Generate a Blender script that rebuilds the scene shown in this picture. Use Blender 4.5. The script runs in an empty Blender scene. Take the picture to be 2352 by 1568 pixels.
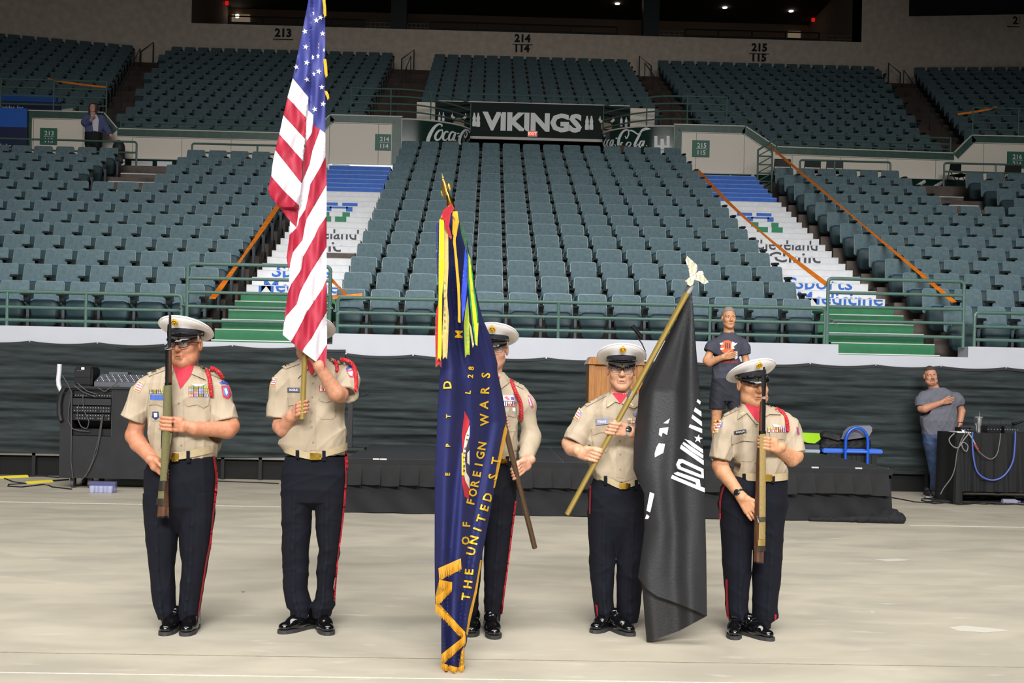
import bpy, bmesh, math, random
import numpy as np
from mathutils import Vector, Matrix, Euler
from mathutils.bvhtree import BVHTree
from mathutils.geometry import delaunay_2d_cdt

random.seed(7); np.random.seed(7)
SC = bpy.context.scene
COL = SC.collection

# ---------------------------------------------------------------- camera
F, YH, YAW, ROLL, CH = 2550.0, 880.0, 0.0247, 0.0208, 1.5
FW = Vector((math.sin(YAW), math.cos(YAW), 0))
R0 = Vector((math.cos(YAW), -math.sin(YAW), 0)); U0 = Vector((0, 0, 1))
RR = R0 * math.cos(ROLL) + U0 * math.sin(ROLL)
UU = U0 * math.cos(ROLL) - R0 * math.sin(ROLL)
cam = bpy.data.cameras.new('camera'); camo = bpy.data.objects.new('camera', cam); COL.objects.link(camo)
cam.sensor_width = 36; cam.lens = F * 36 / 2352
cam.shift_y = (YH - 784) / 2352
cam.clip_end = 300
m = Matrix((RR, UU, -FW)).transposed().to_4x4(); m.translation = (0, 0, CH)
camo.matrix_world = m
SC.camera = camo

def at(px, py, Y):
    """the point on pixel (px, py) of the photograph that lies at depth Y"""
    d = FW * F + RR * (px - 1176) + UU * (YH - py)
    return Vector((0, 0, CH)) + d * (Y / d.y)
def atz(px, py, z):
    d = FW * F + RR * (px - 1176) + UU * (YH - py)
    return Vector((0, 0, CH)) + d * ((z - CH) / d.z)
def ray(px, py):
    return (FW * F + RR * (px - 1176) + UU * (YH - py)).normalized()
def pix(p):
    v = Vector(p) - Vector((0, 0, CH)); d = v.dot(FW)
    return 1176 + F * v.dot(RR) / d, YH - F * v.dot(UU) / d

# ---------------------------------------------------------------- light
SC.view_settings.view_transform = 'Standard'; SC.view_settings.look = 'None'
SC.view_settings.gamma = 1; SC.view_settings.use_curve_mapping = False
SC.view_settings.exposure = 0.0
w = bpy.data.worlds.new('arena_air'); SC.world = w; w.use_nodes = True
w.node_tree.nodes['Background'].inputs[0].default_value = (0.93, 0.96, 1, 1)
w.node_tree.nodes['Background'].inputs[1].default_value = 0.035
def area(name, loc, aim, sx, sy, power, spread=180, col=(1, .98, .95)):
    l = bpy.data.lights.new(name, 'AREA'); l.shape = 'RECTANGLE'; l.size = sx; l.size_y = sy
    l.energy = power; l.color = col; l.spread = math.radians(spread)
    o = bpy.data.objects.new(name, l); COL.objects.link(o); o.location = loc
    o.rotation_euler = (Vector(aim) - Vector(loc)).to_track_quat('-Z', 'Y').to_euler()
    return o
area('arena_light_bank', (0, 2.5, 15), (0, 8, 0), 24, 6, 1500, 112)
area('arena_light_bank_rear', (0, -18, 15), (0, 7, 0), 22, 4, 2750, 70)

# ---------------------------------------------------------------- materials
def lin(c):
    return tuple((v / 12.92 if v <= .04045 else ((v + .055) / 1.055) ** 2.4) for v in (x / 255 for x in c[:3])) + (1,)
MATS = {}
def mat(name, c, rough=.6, metal=0, noise=0, nscale=20, bump=0, bscale=60, spec=.5, coat=0, sheen=0,
        emit=0, stretch=None, alpha=1, trans=0, c2=None):
    if name in MATS: return MATS[name]
    M = bpy.data.materials.new(name); M.use_nodes = True; nt = M.node_tree; b = nt.nodes['Principled BSDF']
    b.inputs['Base Color'].default_value = lin(c); b.inputs['Roughness'].default_value = rough
    b.inputs['Metallic'].default_value = metal; b.inputs['Specular IOR Level'].default_value = spec
    b.inputs['Coat Weight'].default_value = coat; b.inputs['Sheen Weight'].default_value = sheen
    b.inputs['Alpha'].default_value = alpha; b.inputs['Transmission Weight'].default_value = trans
    if emit:
        b.inputs['Emission Color'].default_value = lin(c); b.inputs['Emission Strength'].default_value = emit
    if noise or bump:
        tc = nt.nodes.new('ShaderNodeTexCoord'); mp = nt.nodes.new('ShaderNodeMapping')
        nt.links.new(tc.outputs['Object'], mp.inputs[0])
        if stretch: mp.inputs['Scale'].default_value = stretch
    if noise:
        n = nt.nodes.new('ShaderNodeTexNoise'); n.inputs['Scale'].default_value = nscale; n.inputs['Detail'].default_value = 5
        nt.links.new(mp.outputs[0], n.inputs['Vector'])
        r = nt.nodes.new('ShaderNodeMix'); r.data_type = 'RGBA'
        k = nt.nodes.new('ShaderNodeMapRange'); k.inputs[1].default_value = .3; k.inputs[2].default_value = .7
        nt.links.new(n.outputs[0], k.inputs[0]); nt.links.new(k.outputs[0], r.inputs[0])
        if c2 is None:
            a1 = lin([max(0, v * (1 - noise)) for v in c]); a2 = lin([min(255, v * (1 + noise)) for v in c])
        else: a1, a2 = lin(c), lin(c2)
        r.inputs[6].default_value = a1; r.inputs[7].default_value = a2
        nt.links.new(r.outputs[2], b.inputs['Base Color'])
    if bump:
        n = nt.nodes.new('ShaderNodeTexNoise'); n.inputs['Scale'].default_value = bscale; n.inputs['Detail'].default_value = 4
        nt.links.new(mp.outputs[0], n.inputs['Vector'])
        bm_ = nt.nodes.new('ShaderNodeBump'); bm_.inputs['Strength'].default_value = bump; bm_.inputs['Distance'].default_value = .01
        nt.links.new(n.outputs[0], bm_.inputs['Height']); nt.links.new(bm_.outputs[0], b.inputs['Normal'])
    MATS[name] = M
    return M

# ---------------------------------------------------------------- object helpers
def link(name, me, material=None, parent=None, loc=None, smooth=False):
    o = bpy.data.objects.new(name, me); COL.objects.link(o)
    if material is not None and me is not None:
        for mm in (material if isinstance(material, (list, tuple)) else [material]): me.materials.append(mm)
    if smooth and me is not None and len(me.polygons):
        me.polygons.foreach_set('use_smooth', [True] * len(me.polygons))
    if loc is not None: o.location = loc
    if parent is not None:
        o.parent = parent
        if loc is None: o.matrix_parent_inverse = Matrix.Translation(-Vector(parent.matrix_basis.translation))
    return o
def tag(o, label=None, cat=None, group=None, kind=None):
    if label: o['label'] = label
    if cat: o['category'] = cat
    if group: o['group'] = group
    if kind: o['kind'] = kind
    return o
def thing(name, label, cat, loc=(0, 0, 0), group=None, rz=0):
    o = bpy.data.objects.new(name, None); COL.objects.link(o); o.location = loc; o.rotation_euler = (0, 0, rz)
    o.empty_display_size = .1
    return tag(o, label, cat, group)
def copy_tree(o, parent=None):
    c = o.copy(); COL.objects.link(c)
    if parent is not None: c.parent = parent
    for ch in o.children: copy_tree(ch, c)
    return c

class MB:
    """collects simple solids into one mesh"""
    def __init__(s): s.v = []; s.f = []; s.mi = []
    def add(s, vs, fs, mi=0):
        n = len(s.v); s.v += [tuple(v) for v in vs]
        for f in fs: s.f.append(tuple(i + n for i in f)); s.mi.append(mi)
        return s
    def box(s, x0, x1, y0, y1, z0, z1, mi=0):
        vs = [(x, y, z) for x in (x0, x1) for y in (y0, y1) for z in (z0, z1)]
        return s.add(vs, [(0, 1, 3, 2), (4, 6, 7, 5), (0, 4, 5, 1), (2, 3, 7, 6), (0, 2, 6, 4), (1, 5, 7, 3)], mi)
    def obox(s, c, ax, ay, az, hx, hy, hz, mi=0):
        c = Vector(c); vs = [c + ax * (i * hx) + ay * (j * hy) + az * (k * hz) for i in (-1, 1) for j in (-1, 1) for k in (-1, 1)]
        return s.add(vs, [(0, 1, 3, 2), (4, 6, 7, 5), (0, 4, 5, 1), (2, 3, 7, 6), (0, 2, 6, 4), (1, 5, 7, 3)], mi)
    def prism(s, poly, y0, y1, axis='y', mi=0):
        """poly of (x,z) extruded along y (axis 'y'), (y,z) along x ('x'), (x,y) along z ('z')"""
        n = len(poly)
        def P(p, t):
            return {'y': (p[0], t, p[1]), 'x': (t, p[0], p[1]), 'z': (p[0], p[1], t)}[axis]
        vs = [P(p, y0) for p in poly] + [P(p, y1) for p in poly]
        fs = [tuple(range(n - 1, -1, -1)), tuple(range(n, 2 * n))] + [(i, (i + 1) % n, n + (i + 1) % n, n + i) for i in range(n)]
        return s.add(vs, fs, mi)
    def tube(s, pts, r, n=8, mi=0, closed=False, cap=True):
        pts = [Vector(p) for p in pts]; N = len(pts)
        rs = r if isinstance(r, (list, tuple)) else [r] * N
        vs = []; prev = None
        for i, p in enumerate(pts):
            if closed: t = pts[(i + 1) % N] - pts[i - 1]
            else: t = pts[min(i + 1, N - 1)] - pts[max(i - 1, 0)]
            t = t.normalized() if t.length > 1e-9 else Vector((0, 0, 1))
            if prev is None:
                a = t.cross(Vector((0, 0, 1)));
                if a.length < .05: a = t.cross(Vector((1, 0, 0)))
                a.normalize()
            else:
                a = prev - t * prev.dot(t); a.normalize()
            prev = a; b = t.cross(a)
            for k in range(n):
                th = 2 * math.pi * k / n
                vs.append(p + (a * math.cos(th) + b * math.sin(th)) * rs[i])
        fs = []
        for i in range(N if closed else N - 1):
            j = (i + 1) % N
            for k in range(n):
                fs.append((i * n + k, j * n + k, j * n + (k + 1) % n, i * n + (k + 1) % n))
        if cap and not closed:
            fs.append(tuple(range(n))); fs.append(tuple((N - 1) * n + k for k in range(n - 1, -1, -1)))
            fs[-2], fs[-1] = fs[-2], fs[-1]
        return s.add(vs, fs, mi)
    def lathe(s, c, prof, n=24, axis=Vector((0, 0, 1)), mi=0, sx=1, sy=1):
        c = Vector(c); axis = Vector(axis).normalized()
        a = axis.cross(Vector((0, 1, 0)));
        if a.length < .1: a = axis.cross(Vector((1, 0, 0)))
        a.normalize(); b = axis.cross(a)
        vs = []
        for r, h in prof:
            for k in range(n):
                th = 2 * math.pi * k / n
                vs.append(c + axis * h + a * (math.cos(th) * r * sx) + b * (math.sin(th) * r * sy))
        fs = []
        for i in range(len(prof) - 1):
            for k in range(n): fs.append((i * n + k, i * n + (k + 1) % n, (i + 1) * n + (k + 1) % n, (i + 1) * n + k))
        fs.append(tuple(range(n - 1, -1, -1))); L = len(prof) - 1
        fs.append(tuple(L * n + k for k in range(n)))
        return s.add(vs, fs, mi)
    def mesh(s, name):
        me = bpy.data.meshes.new(name); me.from_pydata(s.v, [], s.f)
        if any(s.mi): me.polygons.foreach_set('material_index', s.mi)
        me.update(); return me
    def build(s, name, material, parent=None, smooth=False, loc=None, fix=True, bevel=0):
        me = s.mesh(name)
        if fix or bevel:
            bm = bmesh.new(); bm.from_mesh(me)
            if bevel:
                bmesh.ops.bevel(bm, geom=bm.edges[:], offset=bevel, segments=2, affect='EDGES', clamp_overlap=True)
            bmesh.ops.recalc_face_normals(bm, faces=bm.faces); bm.to_mesh(me); bm.free()
        o = link(name, me, material, parent, loc, smooth)
        if smooth: me.set_sharp_from_angle(angle=math.radians(40))
        return o

def base_at(o, p):
    """move a mesh object's origin to p (world) keeping its shape in place"""
    p = Vector(p); me = o.data; me.transform(Matrix.Translation(-p)); o.location = p

def text2d(s, height, offset=0, res=2, spacing=1, xscale=1):
    cu = bpy.data.curves.new('t', 'FONT'); cu.body = s; cu.size = 1; cu.resolution_u = res; cu.offset = offset
    cu.align_x = 'CENTER'; cu.space_character = spacing
    o = bpy.data.objects.new('t', cu); COL.objects.link(o)
    dg = bpy.context.evaluated_depsgraph_get()
    me = bpy.data.meshes.new_from_object(o.evaluated_get(dg))
    v = np.array([tuple(x.co[:2]) for x in me.vertices]); f = [tuple(p.vertices) for p in me.polygons]
    bpy.data.objects.remove(o); bpy.data.curves.remove(cu); bpy.data.meshes.remove(me)
    k = height / .70
    v = v * k; v[:, 0] = (v[:, 0] - (v[:, 0].min() + v[:, 0].max()) / 2) * xscale
    return v, f
def place2d(v, f, O, ax, az, nrm, thick, name, material, parent):
    """flat 2-D shape standing in the plane (O, ax, az), thick towards nrm"""
    O = Vector(O); n = len(v)
    bm = bmesh.new()
    vs = [bm.verts.new(O + ax * float(p[0]) + az * float(p[1]) + nrm * thick) for p in v]
    for q in f:
        try: bm.faces.new([vs[i] for i in q])
        except ValueError: pass
    bmesh.ops.dissolve_limit(bm, angle_limit=.01, verts=bm.verts, edges=bm.edges)
    r = bmesh.ops.extrude_face_region(bm, geom=bm.faces[:])
    for e in r['geom']:
        if isinstance(e, bmesh.types.BMVert): e.co -= nrm * thick
    bmesh.ops.recalc_face_normals(bm, faces=bm.faces)
    me = bpy.data.meshes.new(name); bm.to_mesh(me); bm.free()
    return link(name, me, material, parent)
XA, YA, ZA = Vector((1, 0, 0)), Vector((0, 1, 0)), Vector((0, 0, 1))
def sign_text(s, px, py, Y, hpx, material, parent, name='lettering', offset=0, thick=.01, xscale=1, spacing=1, ax=XA, az=ZA, nrm=-YA):
    """lettering on a wall at depth Y; hpx = height of capitals in photo pixels, (px,py) = middle of the baseline"""
    h = hpx * Y / F
    v, f = text2d(s, h, offset, xscale=xscale, spacing=spacing)
    return place2d(v, f, at(px, py, Y), ax, az, nrm, thick, name, material, parent)

# ---------------------------------------------------------------- traced reliefs: outlines with their own depth, size and thickness
def inpoly(x, y, poly):
    n = len(poly); r = False; j = n - 1
    for i in range(n):
        xi, yi = poly[i]; xj, yj = poly[j]
        if (yi > y) != (yj > y) and x < (xj - xi) * (y - yi) / (yj - yi) + xi: r = not r
        j = i
    return r
def dense(poly, step):
    out = []
    for i in range(len(poly)):
        a = poly[i]; b = poly[(i + 1) % len(poly)]
        L = math.hypot(b[0] - a[0], b[1] - a[1]); n = max(1, int(round(L / step)))
        for k in range(n): out.append((a[0] + (b[0] - a[0]) * k / n, a[1] + (b[1] - a[1]) * k / n))
    return out
def relief(regions, depth, back, parent, step=8, smooth=True, edge=4):
    """regions: list of (name, polygon in photo pixels, material[, label]); later regions lie over earlier ones.
    depth(px,py) -> Y of the front, back(px,py) -> Y of the back (or a thickness). One solid mesh per region."""
    vs = []; es = []
    for r in regions:
        p = dense(r[1], edge); n0 = len(vs); vs += p
        es += [(n0 + i, n0 + (i + 1) % len(p)) for i in range(len(p))]
    allp = [r[1] for r in regions]
    x0 = min(p[0] for q in allp for p in q); x1 = max(p[0] for q in allp for p in q)
    y0 = min(p[1] for q in allp for p in q); y1 = max(p[1] for q in allp for p in q)
    j = 0; y = y0 + step * .5
    while y < y1:
        x = x0 + step * (.5 if j % 2 else 0.05)
        while x < x1:
            if any(inpoly(x, y, q) for q in allp): vs.append((x, y))
            x += step
        y += step * .87; j += 1
    V, E, Fc, *_ = delaunay_2d_cdt([Vector(p) for p in vs], es, [], 0, 1e-3)
    fr = [at(v.x, v.y, depth(v.x, v.y)) for v in V]
    bk = [at(v.x, v.y, (back(v.x, v.y) if callable(back) else depth(v.x, v.y) + back)) for v in V]
    byreg = {}
    for f in Fc:
        cx = sum(V[i].x for i in f) / len(f); cy = sum(V[i].y for i in f) / len(f)
        for k in range(len(regions) - 1, -1, -1):
            if inpoly(cx, cy, regions[k][1]): byreg.setdefault(k, []).append(f); break
    out = []
    for k, fs in byreg.items():
        idx = {}; vv = []
        for f in fs:
            for i in f:
                if i not in idx: idx[i] = len(idx)
        n = len(idx); order = sorted(idx, key=idx.get)
        vv = [fr[i] for i in order] + [bk[i] for i in order]
        ff = []; ed = {}
        for f in fs:
            g = [idx[i] for i in f]
            # photo y points down: front faces seen from the camera
            ff.append(tuple(g)); ff.append(tuple(q + n for q in reversed(g)))
            for a in range(len(g)):
                e = (g[a], g[(a + 1) % len(g)]); ed[e] = ed.get(e, 0) + 1
        for (a, b) in list(ed):
            if (b, a) not in ed: ff.append((b, a, a + n, b + n))
        me = bpy.data.meshes.new(regions[k][0]); me.from_pydata([tuple(v) for v in vv], [], ff)
        bm = bmesh.new(); bm.from_mesh(me); bmesh.ops.recalc_face_normals(bm, faces=bm.faces); bm.to_mesh(me); bm.free()
        o = link(regions[k][0], me, regions[k][2], parent, None, smooth)
        if smooth: me.set_sharp_from_angle(angle=math.radians(60))
        if len(regions[k]) > 3 and regions[k][3]: o['label'] = regions[k][3]
        out.append(o)
    return out
# ================================================================ the arena shell
def struct(o): o['kind'] = 'structure'; return o
GR_PIPE = mat('green_pipe', (78, 108, 100), .4, .0, .06, 30)
CONC = mat('stand_concrete', (96, 86, 80), .85, 0, .18, 3, .2, 40)
DARKCONC = mat('upper_stand_concrete', (84, 72, 64), .9, 0, .15, 2)
PANEL = mat('precast_panel', (238, 230, 216), .85, 0, .05, 60, .15, 120)
TOPW = mat('upper_wall_plaster', (246, 228, 210), .9, 0, .05, 4)
TRIMG = mat('green_trim', (52, 84, 74), .4, 0, .12, 6)
EDGE = mat('light_edge', (206, 204, 198), .5)
WHITE = mat('white_fascia', (184, 187, 196), .5, 0, .012, 3)
BLACK = mat('black_paint', (18, 18, 20), .6)
SIGNG = mat('green_sign_face', (44, 104, 84), .5)
SIGNW = mat('sign_white', (232, 234, 236), .5)
BOARDG = mat('glossy_green_board', (20, 48, 40), .12, 0, .1, 4, coat=.4)

# floor: bare concrete slab, streaked and worn
def floor_mat():
    M = bpy.data.materials.new('arena_floor'); M.use_nodes = True; nt = M.node_tree; b = nt.nodes['Principled BSDF']
    tc = nt.nodes.new('ShaderNodeTexCoord')
    def noise(scale, st, det=6, dist=0):
        mp = nt.nodes.new('ShaderNodeMapping'); mp.inputs['Scale'].default_value = st
        nt.links.new(tc.outputs['Object'], mp.inputs[0])
        n = nt.nodes.new('ShaderNodeTexNoise'); n.inputs['Scale'].default_value = scale; n.inputs['Detail'].default_value = det
        n.inputs['Distortion'].default_value = dist
        nt.links.new(mp.outputs[0], n.inputs['Vector']); return n
    def mix(fac, a, bb, lo=.3, hi=.7):
        k = nt.nodes.new('ShaderNodeMapRange'); k.inputs[1].default_value = lo; k.inputs[2].default_value = hi
        nt.links.new(fac.outputs[0], k.inputs[0])
        x = nt.nodes.new('ShaderNodeMix'); x.data_type = 'RGBA'; nt.links.new(k.outputs[0], x.inputs[0])
        for i, c in ((6, a), (7, bb)):
            if isinstance(c, tuple): x.inputs[i].default_value = lin(c)
            else: nt.links.new(c.outputs[2], x.inputs[i])
        return x
    a = mix(noise(.55, (1, 2.2, 1)), (160, 154, 139), (184, 176, 158))
    c = mix(noise(1.5, (.8, 1.7, 1), 8, .6), (152, 147, 135), (186, 178, 161), .35, .62)
    d = nt.nodes.new('ShaderNodeMix'); d.data_type = 'RGBA'; d.inputs[0].default_value = .5
    nt.links.new(a.outputs[2], d.inputs[6]); nt.links.new(c.outputs[2], d.inputs[7])
    e = mix(noise(5, (.6, 2.2, 1), 8, .4), d, (204, 200, 190), .62, .9)
    g = mix(noise(.9, (1, 1, 1), 3), e, (160, 149, 131), .6, .95)
    nt.links.new(g.outputs[2], b.inputs['Base Color'])
    r = noise(2, (1, 2, 1)); k = nt.nodes.new('ShaderNodeMapRange'); k.inputs[3].default_value = .42; k.inputs[4].default_value = .62
    nt.links.new(r.outputs[0], k.inputs[0]); nt.links.new(k.outputs[0], b.inputs['Roughness'])
    return M
fm = MB().box(-14, 15, -16, 17, -.3, 0)
floor = struct(fm.build('floor', floor_mat()))
# slab joints: narrow filled joints across the floor
JO = mat('joint_filler', (206, 200, 184), .8, 0, .1, 30)
JD = mat('joint_dark', (128, 120, 104), .85, 0, .1, 30)  # darker tone for the thin joint line
def joint(y, x0, x1, wd, M):
    MB().box(x0, x1, y - wd / 2, y + wd / 2, 0, .0012).build('floor_joint', M, floor)
for k, pts in enumerate(([(2178, 1440), (2215, 1436), (2300, 1444), (2318, 1448), (2262, 1452), (2200, 1448)], [(2005, 1284), (2065, 1282), (2092, 1286), (2040, 1289)], [(1996, 1402), (2010, 1404), (2004, 1407)], [(1172, 1283), (1184, 1281), (1182, 1285)], [(552, 1358), (563, 1357), (560, 1361)], [(1880, 1237), (1930, 1236), (1925, 1238)])):
    q = [atz(x, y, .0008) for x, y in pts]; MB().add(q, [tuple(range(len(q)))]).build('floor_scuff', mat('scuff_pale', (188, 184, 172), .7) if k != 4 else mat('scuff_dark', (120, 110, 96), .8), floor, fix=False)
joint(13.05, -9, -2.1, .05, JO); joint(6.02, -9, 10, .012, JD); joint(5.62, -9, 10, .010, JO); joint(12.35, 4.8, 12, .04, JO)


WY = 16.45
# arena wall under the stands, its white fascia and the mesh curtain hung on it
wall = MB()
wall.box(-14, 15, WY + .05, WY + .3, 0, 2.0)
wall = struct(wall.build('wall_back', mat('wall_void', (8, 8, 9), .9)))
for i in range(-14, 25):                                  # ribs that show in the gap under the curtain
    MB().box(i * .55, i * .55 + .05, WY - .03, WY + .06, 0, .36).build('wall_rib', mat('wall_rib', (24, 23, 23), .8), wall)
fz = [(-14, -4.25, 1.86, 2.19), (-4.25, -2.25, 1.86, 2.02), (-2.25, 5.25, 1.86, 2.18), (5.25, 7.2, 1.86, 2.03), (7.2, 15, 1.86, 2.19)]
for a, b, z0, z1 in fz:
    struct(MB().box(a, b, WY - .06, WY + .3, z0, z1).build('trim_1', WHITE, wall))
MB().box(-14, 15, WY - .03, WY + .0, .30, .36).build('base_rail', mat('base_rail', (120, 118, 112), .7), wall)

def curtain(x0, x1, name, label, zt, zb):
    nx = int((x1 - x0) / .04); nz = 70
    xs = np.linspace(x0, x1, nx); t = np.linspace(0, 1, nz)
    X, T = np.meshgrid(xs, t, indexing='ij')
    grom = .98
    sag = .035 * np.abs(np.sin((X - x0) * math.pi / grom)) ** .8
    Z = (zt - sag) * (1 - T) + (zb + .012 * np.sin(X * 1.7)) * T
    rng = np.random.RandomState(4); Y = np.zeros_like(X)
    for k in range(46):
        kz = rng.uniform(8, 60); kx = rng.normal(0, 1.3); ph = rng.uniform(0, 6.28); am = .062 / kz ** .75
        Y += am * np.sin(kz * Z + kx * X + ph + .9 * np.sin(X * rng.uniform(.5, 1.6) + ph))
    for k in range(10):
        kx = rng.uniform(1, 4); Y += .006 * np.sin(kx * X + rng.uniform(0, 6) + 1.5 * Z)
    Y = WY - .085 - Y * (1 - np.exp(-T * 14))
    v = np.stack([X, Y, Z], -1).reshape(-1, 3)
    f = [(i * nz + j, i * nz + j + 1, (i + 1) * nz + j + 1, (i + 1) * nz + j) for i in range(nx - 1) for j in range(nz - 1)]
    me = bpy.data.meshes.new(name); me.from_pydata(v.tolist(), [], f); me.update()
    o = thing(name, label, 'curtain', (0, WY - .08, 0))
    link('mesh_cloth', me, mat('mesh_scrim', (44, 51, 52), .8, 0, .22, 3.2, 1.0, 5.5, stretch=(.7, 1, 6), spec=.25), o, None, True)
    hem = MB(); gm = MB()
    pts = [(x, WY - .09, zt - .035 * abs(math.sin((x - x0) * math.pi / grom)) ** .8 - .012) for x in np.linspace(x0, x1, nx)]
    hv = []; hf = []
    for p in pts: hv += [(p[0], p[1], p[2] + .018), (p[0], p[1] - .004, p[2] - .022)]
    for i in range(len(pts) - 1): hf.append((2 * i, 2 * i + 1, 2 * i + 3, 2 * i + 2))
    hem.add(hv, hf).build('hem', mat('scrim_hem', (30, 32, 36), .7), o, fix=False)
    x = x0
    while x < x1:
        g = MB().lathe((x, WY - .1, zt - .005), [(.012, -.004), (.014, 0), (.012, .004)], 10, axis=(0, 1, 0)).build('grommet', mat('grommet', (210, 212, 215), .3, .8), o)
        x += grom
    return o
curtain(-13.5, -2.05, 'mesh_curtain', 'black mesh curtain hung along the wall behind the equipment cart', 1.97, .33)
curtain(-2.04, 14.5, 'mesh_curtain', 'black mesh curtain hung along the wall behind the stage', 1.89, .28)

# ---------------------------------------------------------------- lower stands
RUN, SY0, SP = .858, 17.07, .53
ZOFF = [.017, .014, .012, 0, -.007, -.024, -.036, -.028, -.024, -.018, .006, .01, .016, .037, .065]
def rowz(i): return 2.88 + .3454 * i + (ZOFF[i] if i < 15 else .07)     # top of the seat backs
def rowy(i): return SY0 + RUN * i
SEATH = .84
def terrace(name, x0, x1, rows, last_y=None, dz=0):
    st = None
    b = MB()
    for i in range(rows):
        z = rowz(i) - SEATH + dz; y0 = rowy(i) - .70 if i else WY + .3
        y1 = rowy(i) - .70 + RUN if i < rows - 1 else (last_y or rowy(i) + .16)
        b.box(x0, x1, y0, y1, -.0 + .0, z)
    return struct(b.build(name, CONC))
terrace('terrace_center', -2.36, 5.10, 15, 30.6)
terrace('terrace_left', -17, -4.22, 13, 29.9, .015)
terrace('terrace_right', 7.02, 18, 13, 29.9, -.05)

for o_, xa, xb, dz in (('terrace_left', -8.9, -7.5, .015), ('terrace_right', 10.4, 11.7, -.05)):     # steps up to the platforms in the gaps of the top rows
    for i in range(9, 13):
        for h in (0, 1):
            y = rowy(i) - .70 + h * RUN / 2; z = rowz(i) - SEATH + dz - (.17 if not h else 0)
            st_ = MB().box(xa, xb, y - .02, y + .45, z - .12, z + .0 + (.17 if h else 0)).build('step', CONC, bpy.data.objects[o_])
            MB().box(xa, xb, y - .026, y + .02, z + (.15 if h else -.02), z + (.172 if h else .002)).build('nosing', mat('nosing_pale', (214, 216, 220), .6), st_)
BLUE = mat('stair_blue', (44, 104, 200), .6, 0, .06, 8); SWHITE = mat('stair_white', (226, 228, 232), .6, 0, .03, 8); SGREEN = mat('stair_green', (34, 112, 72), .6, 0, .05, 8)
NOSE = mat('stair_nosing', (200, 206, 200), .5)
def aisle(name, x0, x1, w0, w1):
    root = struct(MB().box(x0, x1, WY + .35, 30.2, -.0, 1.5).build(name, CONC))
    steps = []
    z = 2.05
    n = 29; zs = [1.86]
    for i in range(15):
        zf = rowz(i) - SEATH
        zs += [zf, zf + (rowz(min(i + 1, 14)) - rowz(i)) / 2 if i < 14 else zf + .17]
    for k in range(n):
        zb, zt = zs[k], zs[k + 1]
        yb = WY + .10 if k == 0 else rowy(0) - .70 + RUN / 2 * (k) - .05
        M = SGREEN if k < 6 else (SWHITE if k < 23 else BLUE)
        st = MB().box(w0, w1, yb, 30.2 if k > n - 3 else yb + .9, zb, zt).build('step', M, root)
        MB().box(w0, w1, yb - .004, yb + .03, zt - .014, zt + .001).build('nosing', NOSE if k < 6 else mat('nosing_pale', (214, 216, 220), .6) if k < 23 else mat('nosing_blue', (120, 160, 220), .5), st)
        steps.append((yb, zb, zt, st))
    for s, X in ((-1, x0), (1, x1)):
        pass
    return root, steps
aisleL, stepsL = aisle('aisle_left', -4.22, -2.36, -4.06, -2.5)
aisleR, stepsR = aisle('aisle_right', 5.10, 7.02, 5.25, 6.84)
for rt, steps, xc in ((aisleL, stepsL, -3.28), (aisleR, stepsR, 6.03)):
    # lettering printed across the risers, one slice on each riser
    T = [('Sports', 8, 10, (44, 104, 200), 1.05, 0.0), ('Medicine', 6, 8, (44, 104, 200), 1.35, .1), ('Clinic', 12, 14, (66, 66, 80), .92, 0), ('Cleveland', 14, 16, (66, 66, 80), 1.3, 0)]
    for s, a, b, c, wd, dx in T:
        z0, z1 = steps[a][1], steps[b - 1][2]
        h = (z1 - z0) * .74
        v, f = text2d(s, h, .012)
        wv = v[:, 0].max() - v[:, 0].min(); v[:, 0] *= wd / wv
        v[:, 1] += z0 + (z1 - z0) * .16
        for k in range(a, b):
            yb, zb, zt, st = steps[k]
            bm = bmesh.new(); vs = [bm.verts.new((xc + dx + p[0], yb - .004, p[1])) for p in v]
            for q in f:
                try: bm.faces.new([vs[i] for i in q])
                except ValueError: pass
            for co, no in (((0, 0, zb + .004), (0, 0, -1)), ((0, 0, zt - .016), (0, 0, 1))):
                bmesh.ops.bisect_plane(bm, geom=bm.verts[:] + bm.edges[:] + bm.faces[:], plane_co=co, plane_no=no, clear_outer=True)
            if not bm.faces: bm.free(); continue
            me = bpy.data.meshes.new('lettering'); bm.to_mesh(me); bm.free()
            link('lettering', me, mat('stair_print_%d' % c[0], c, .6), st)
    # the clinic's square mark in blue and green, in four corner brackets
    for k in (17, 18, 19, 20):
        yb, zb, zt, st = steps[k]; hz = zt - zb
        C1 = mat('stair_print_44', (44, 104, 200), .6); C2 = mat('stair_print_green', (36, 130, 90), .6)
        b = MB(); y0, y1 = yb - .006, yb - .003; zz = lambda t: zb + hz * t
        if k == 20: b.box(xc - .42, xc - .08, y0, y1, zz(.0), zz(.75)); b.box(xc + .02, xc + .36, y0, y1, zz(.0), zz(.75)); M = C1
        elif k == 19: b.box(xc - .30, xc - .16, y0, y1, zz(.05), zz(.9)); b.box(xc + .16, xc + .30, y0, y1, zz(.05), zz(.9)); b.box(xc - .2, xc + .2, y0, y1, zz(.7), zz(.9)); M = C1
        elif k == 18: b.box(xc - .30, xc - .14, y0, y1, zz(.1), zz(.9)); b.box(xc + .14, xc + .30, y0, y1, zz(.1), zz(.9)); M = C2
        else: b.box(xc - .28, xc - .04, y0, y1, zz(.3), zz(1)); b.box(xc + .04, xc + .28, y0, y1, zz(.3), zz(1)); M = C2
        b.build('printed_mark', M, st)
MB().box(-3.1, -2.5, stepsL[11][0] - .006, stepsL[11][0], stepsL[11][1] + .02, stepsL[11][2] - .02).build('worn_patch', CONC, stepsL[11][3])

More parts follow.
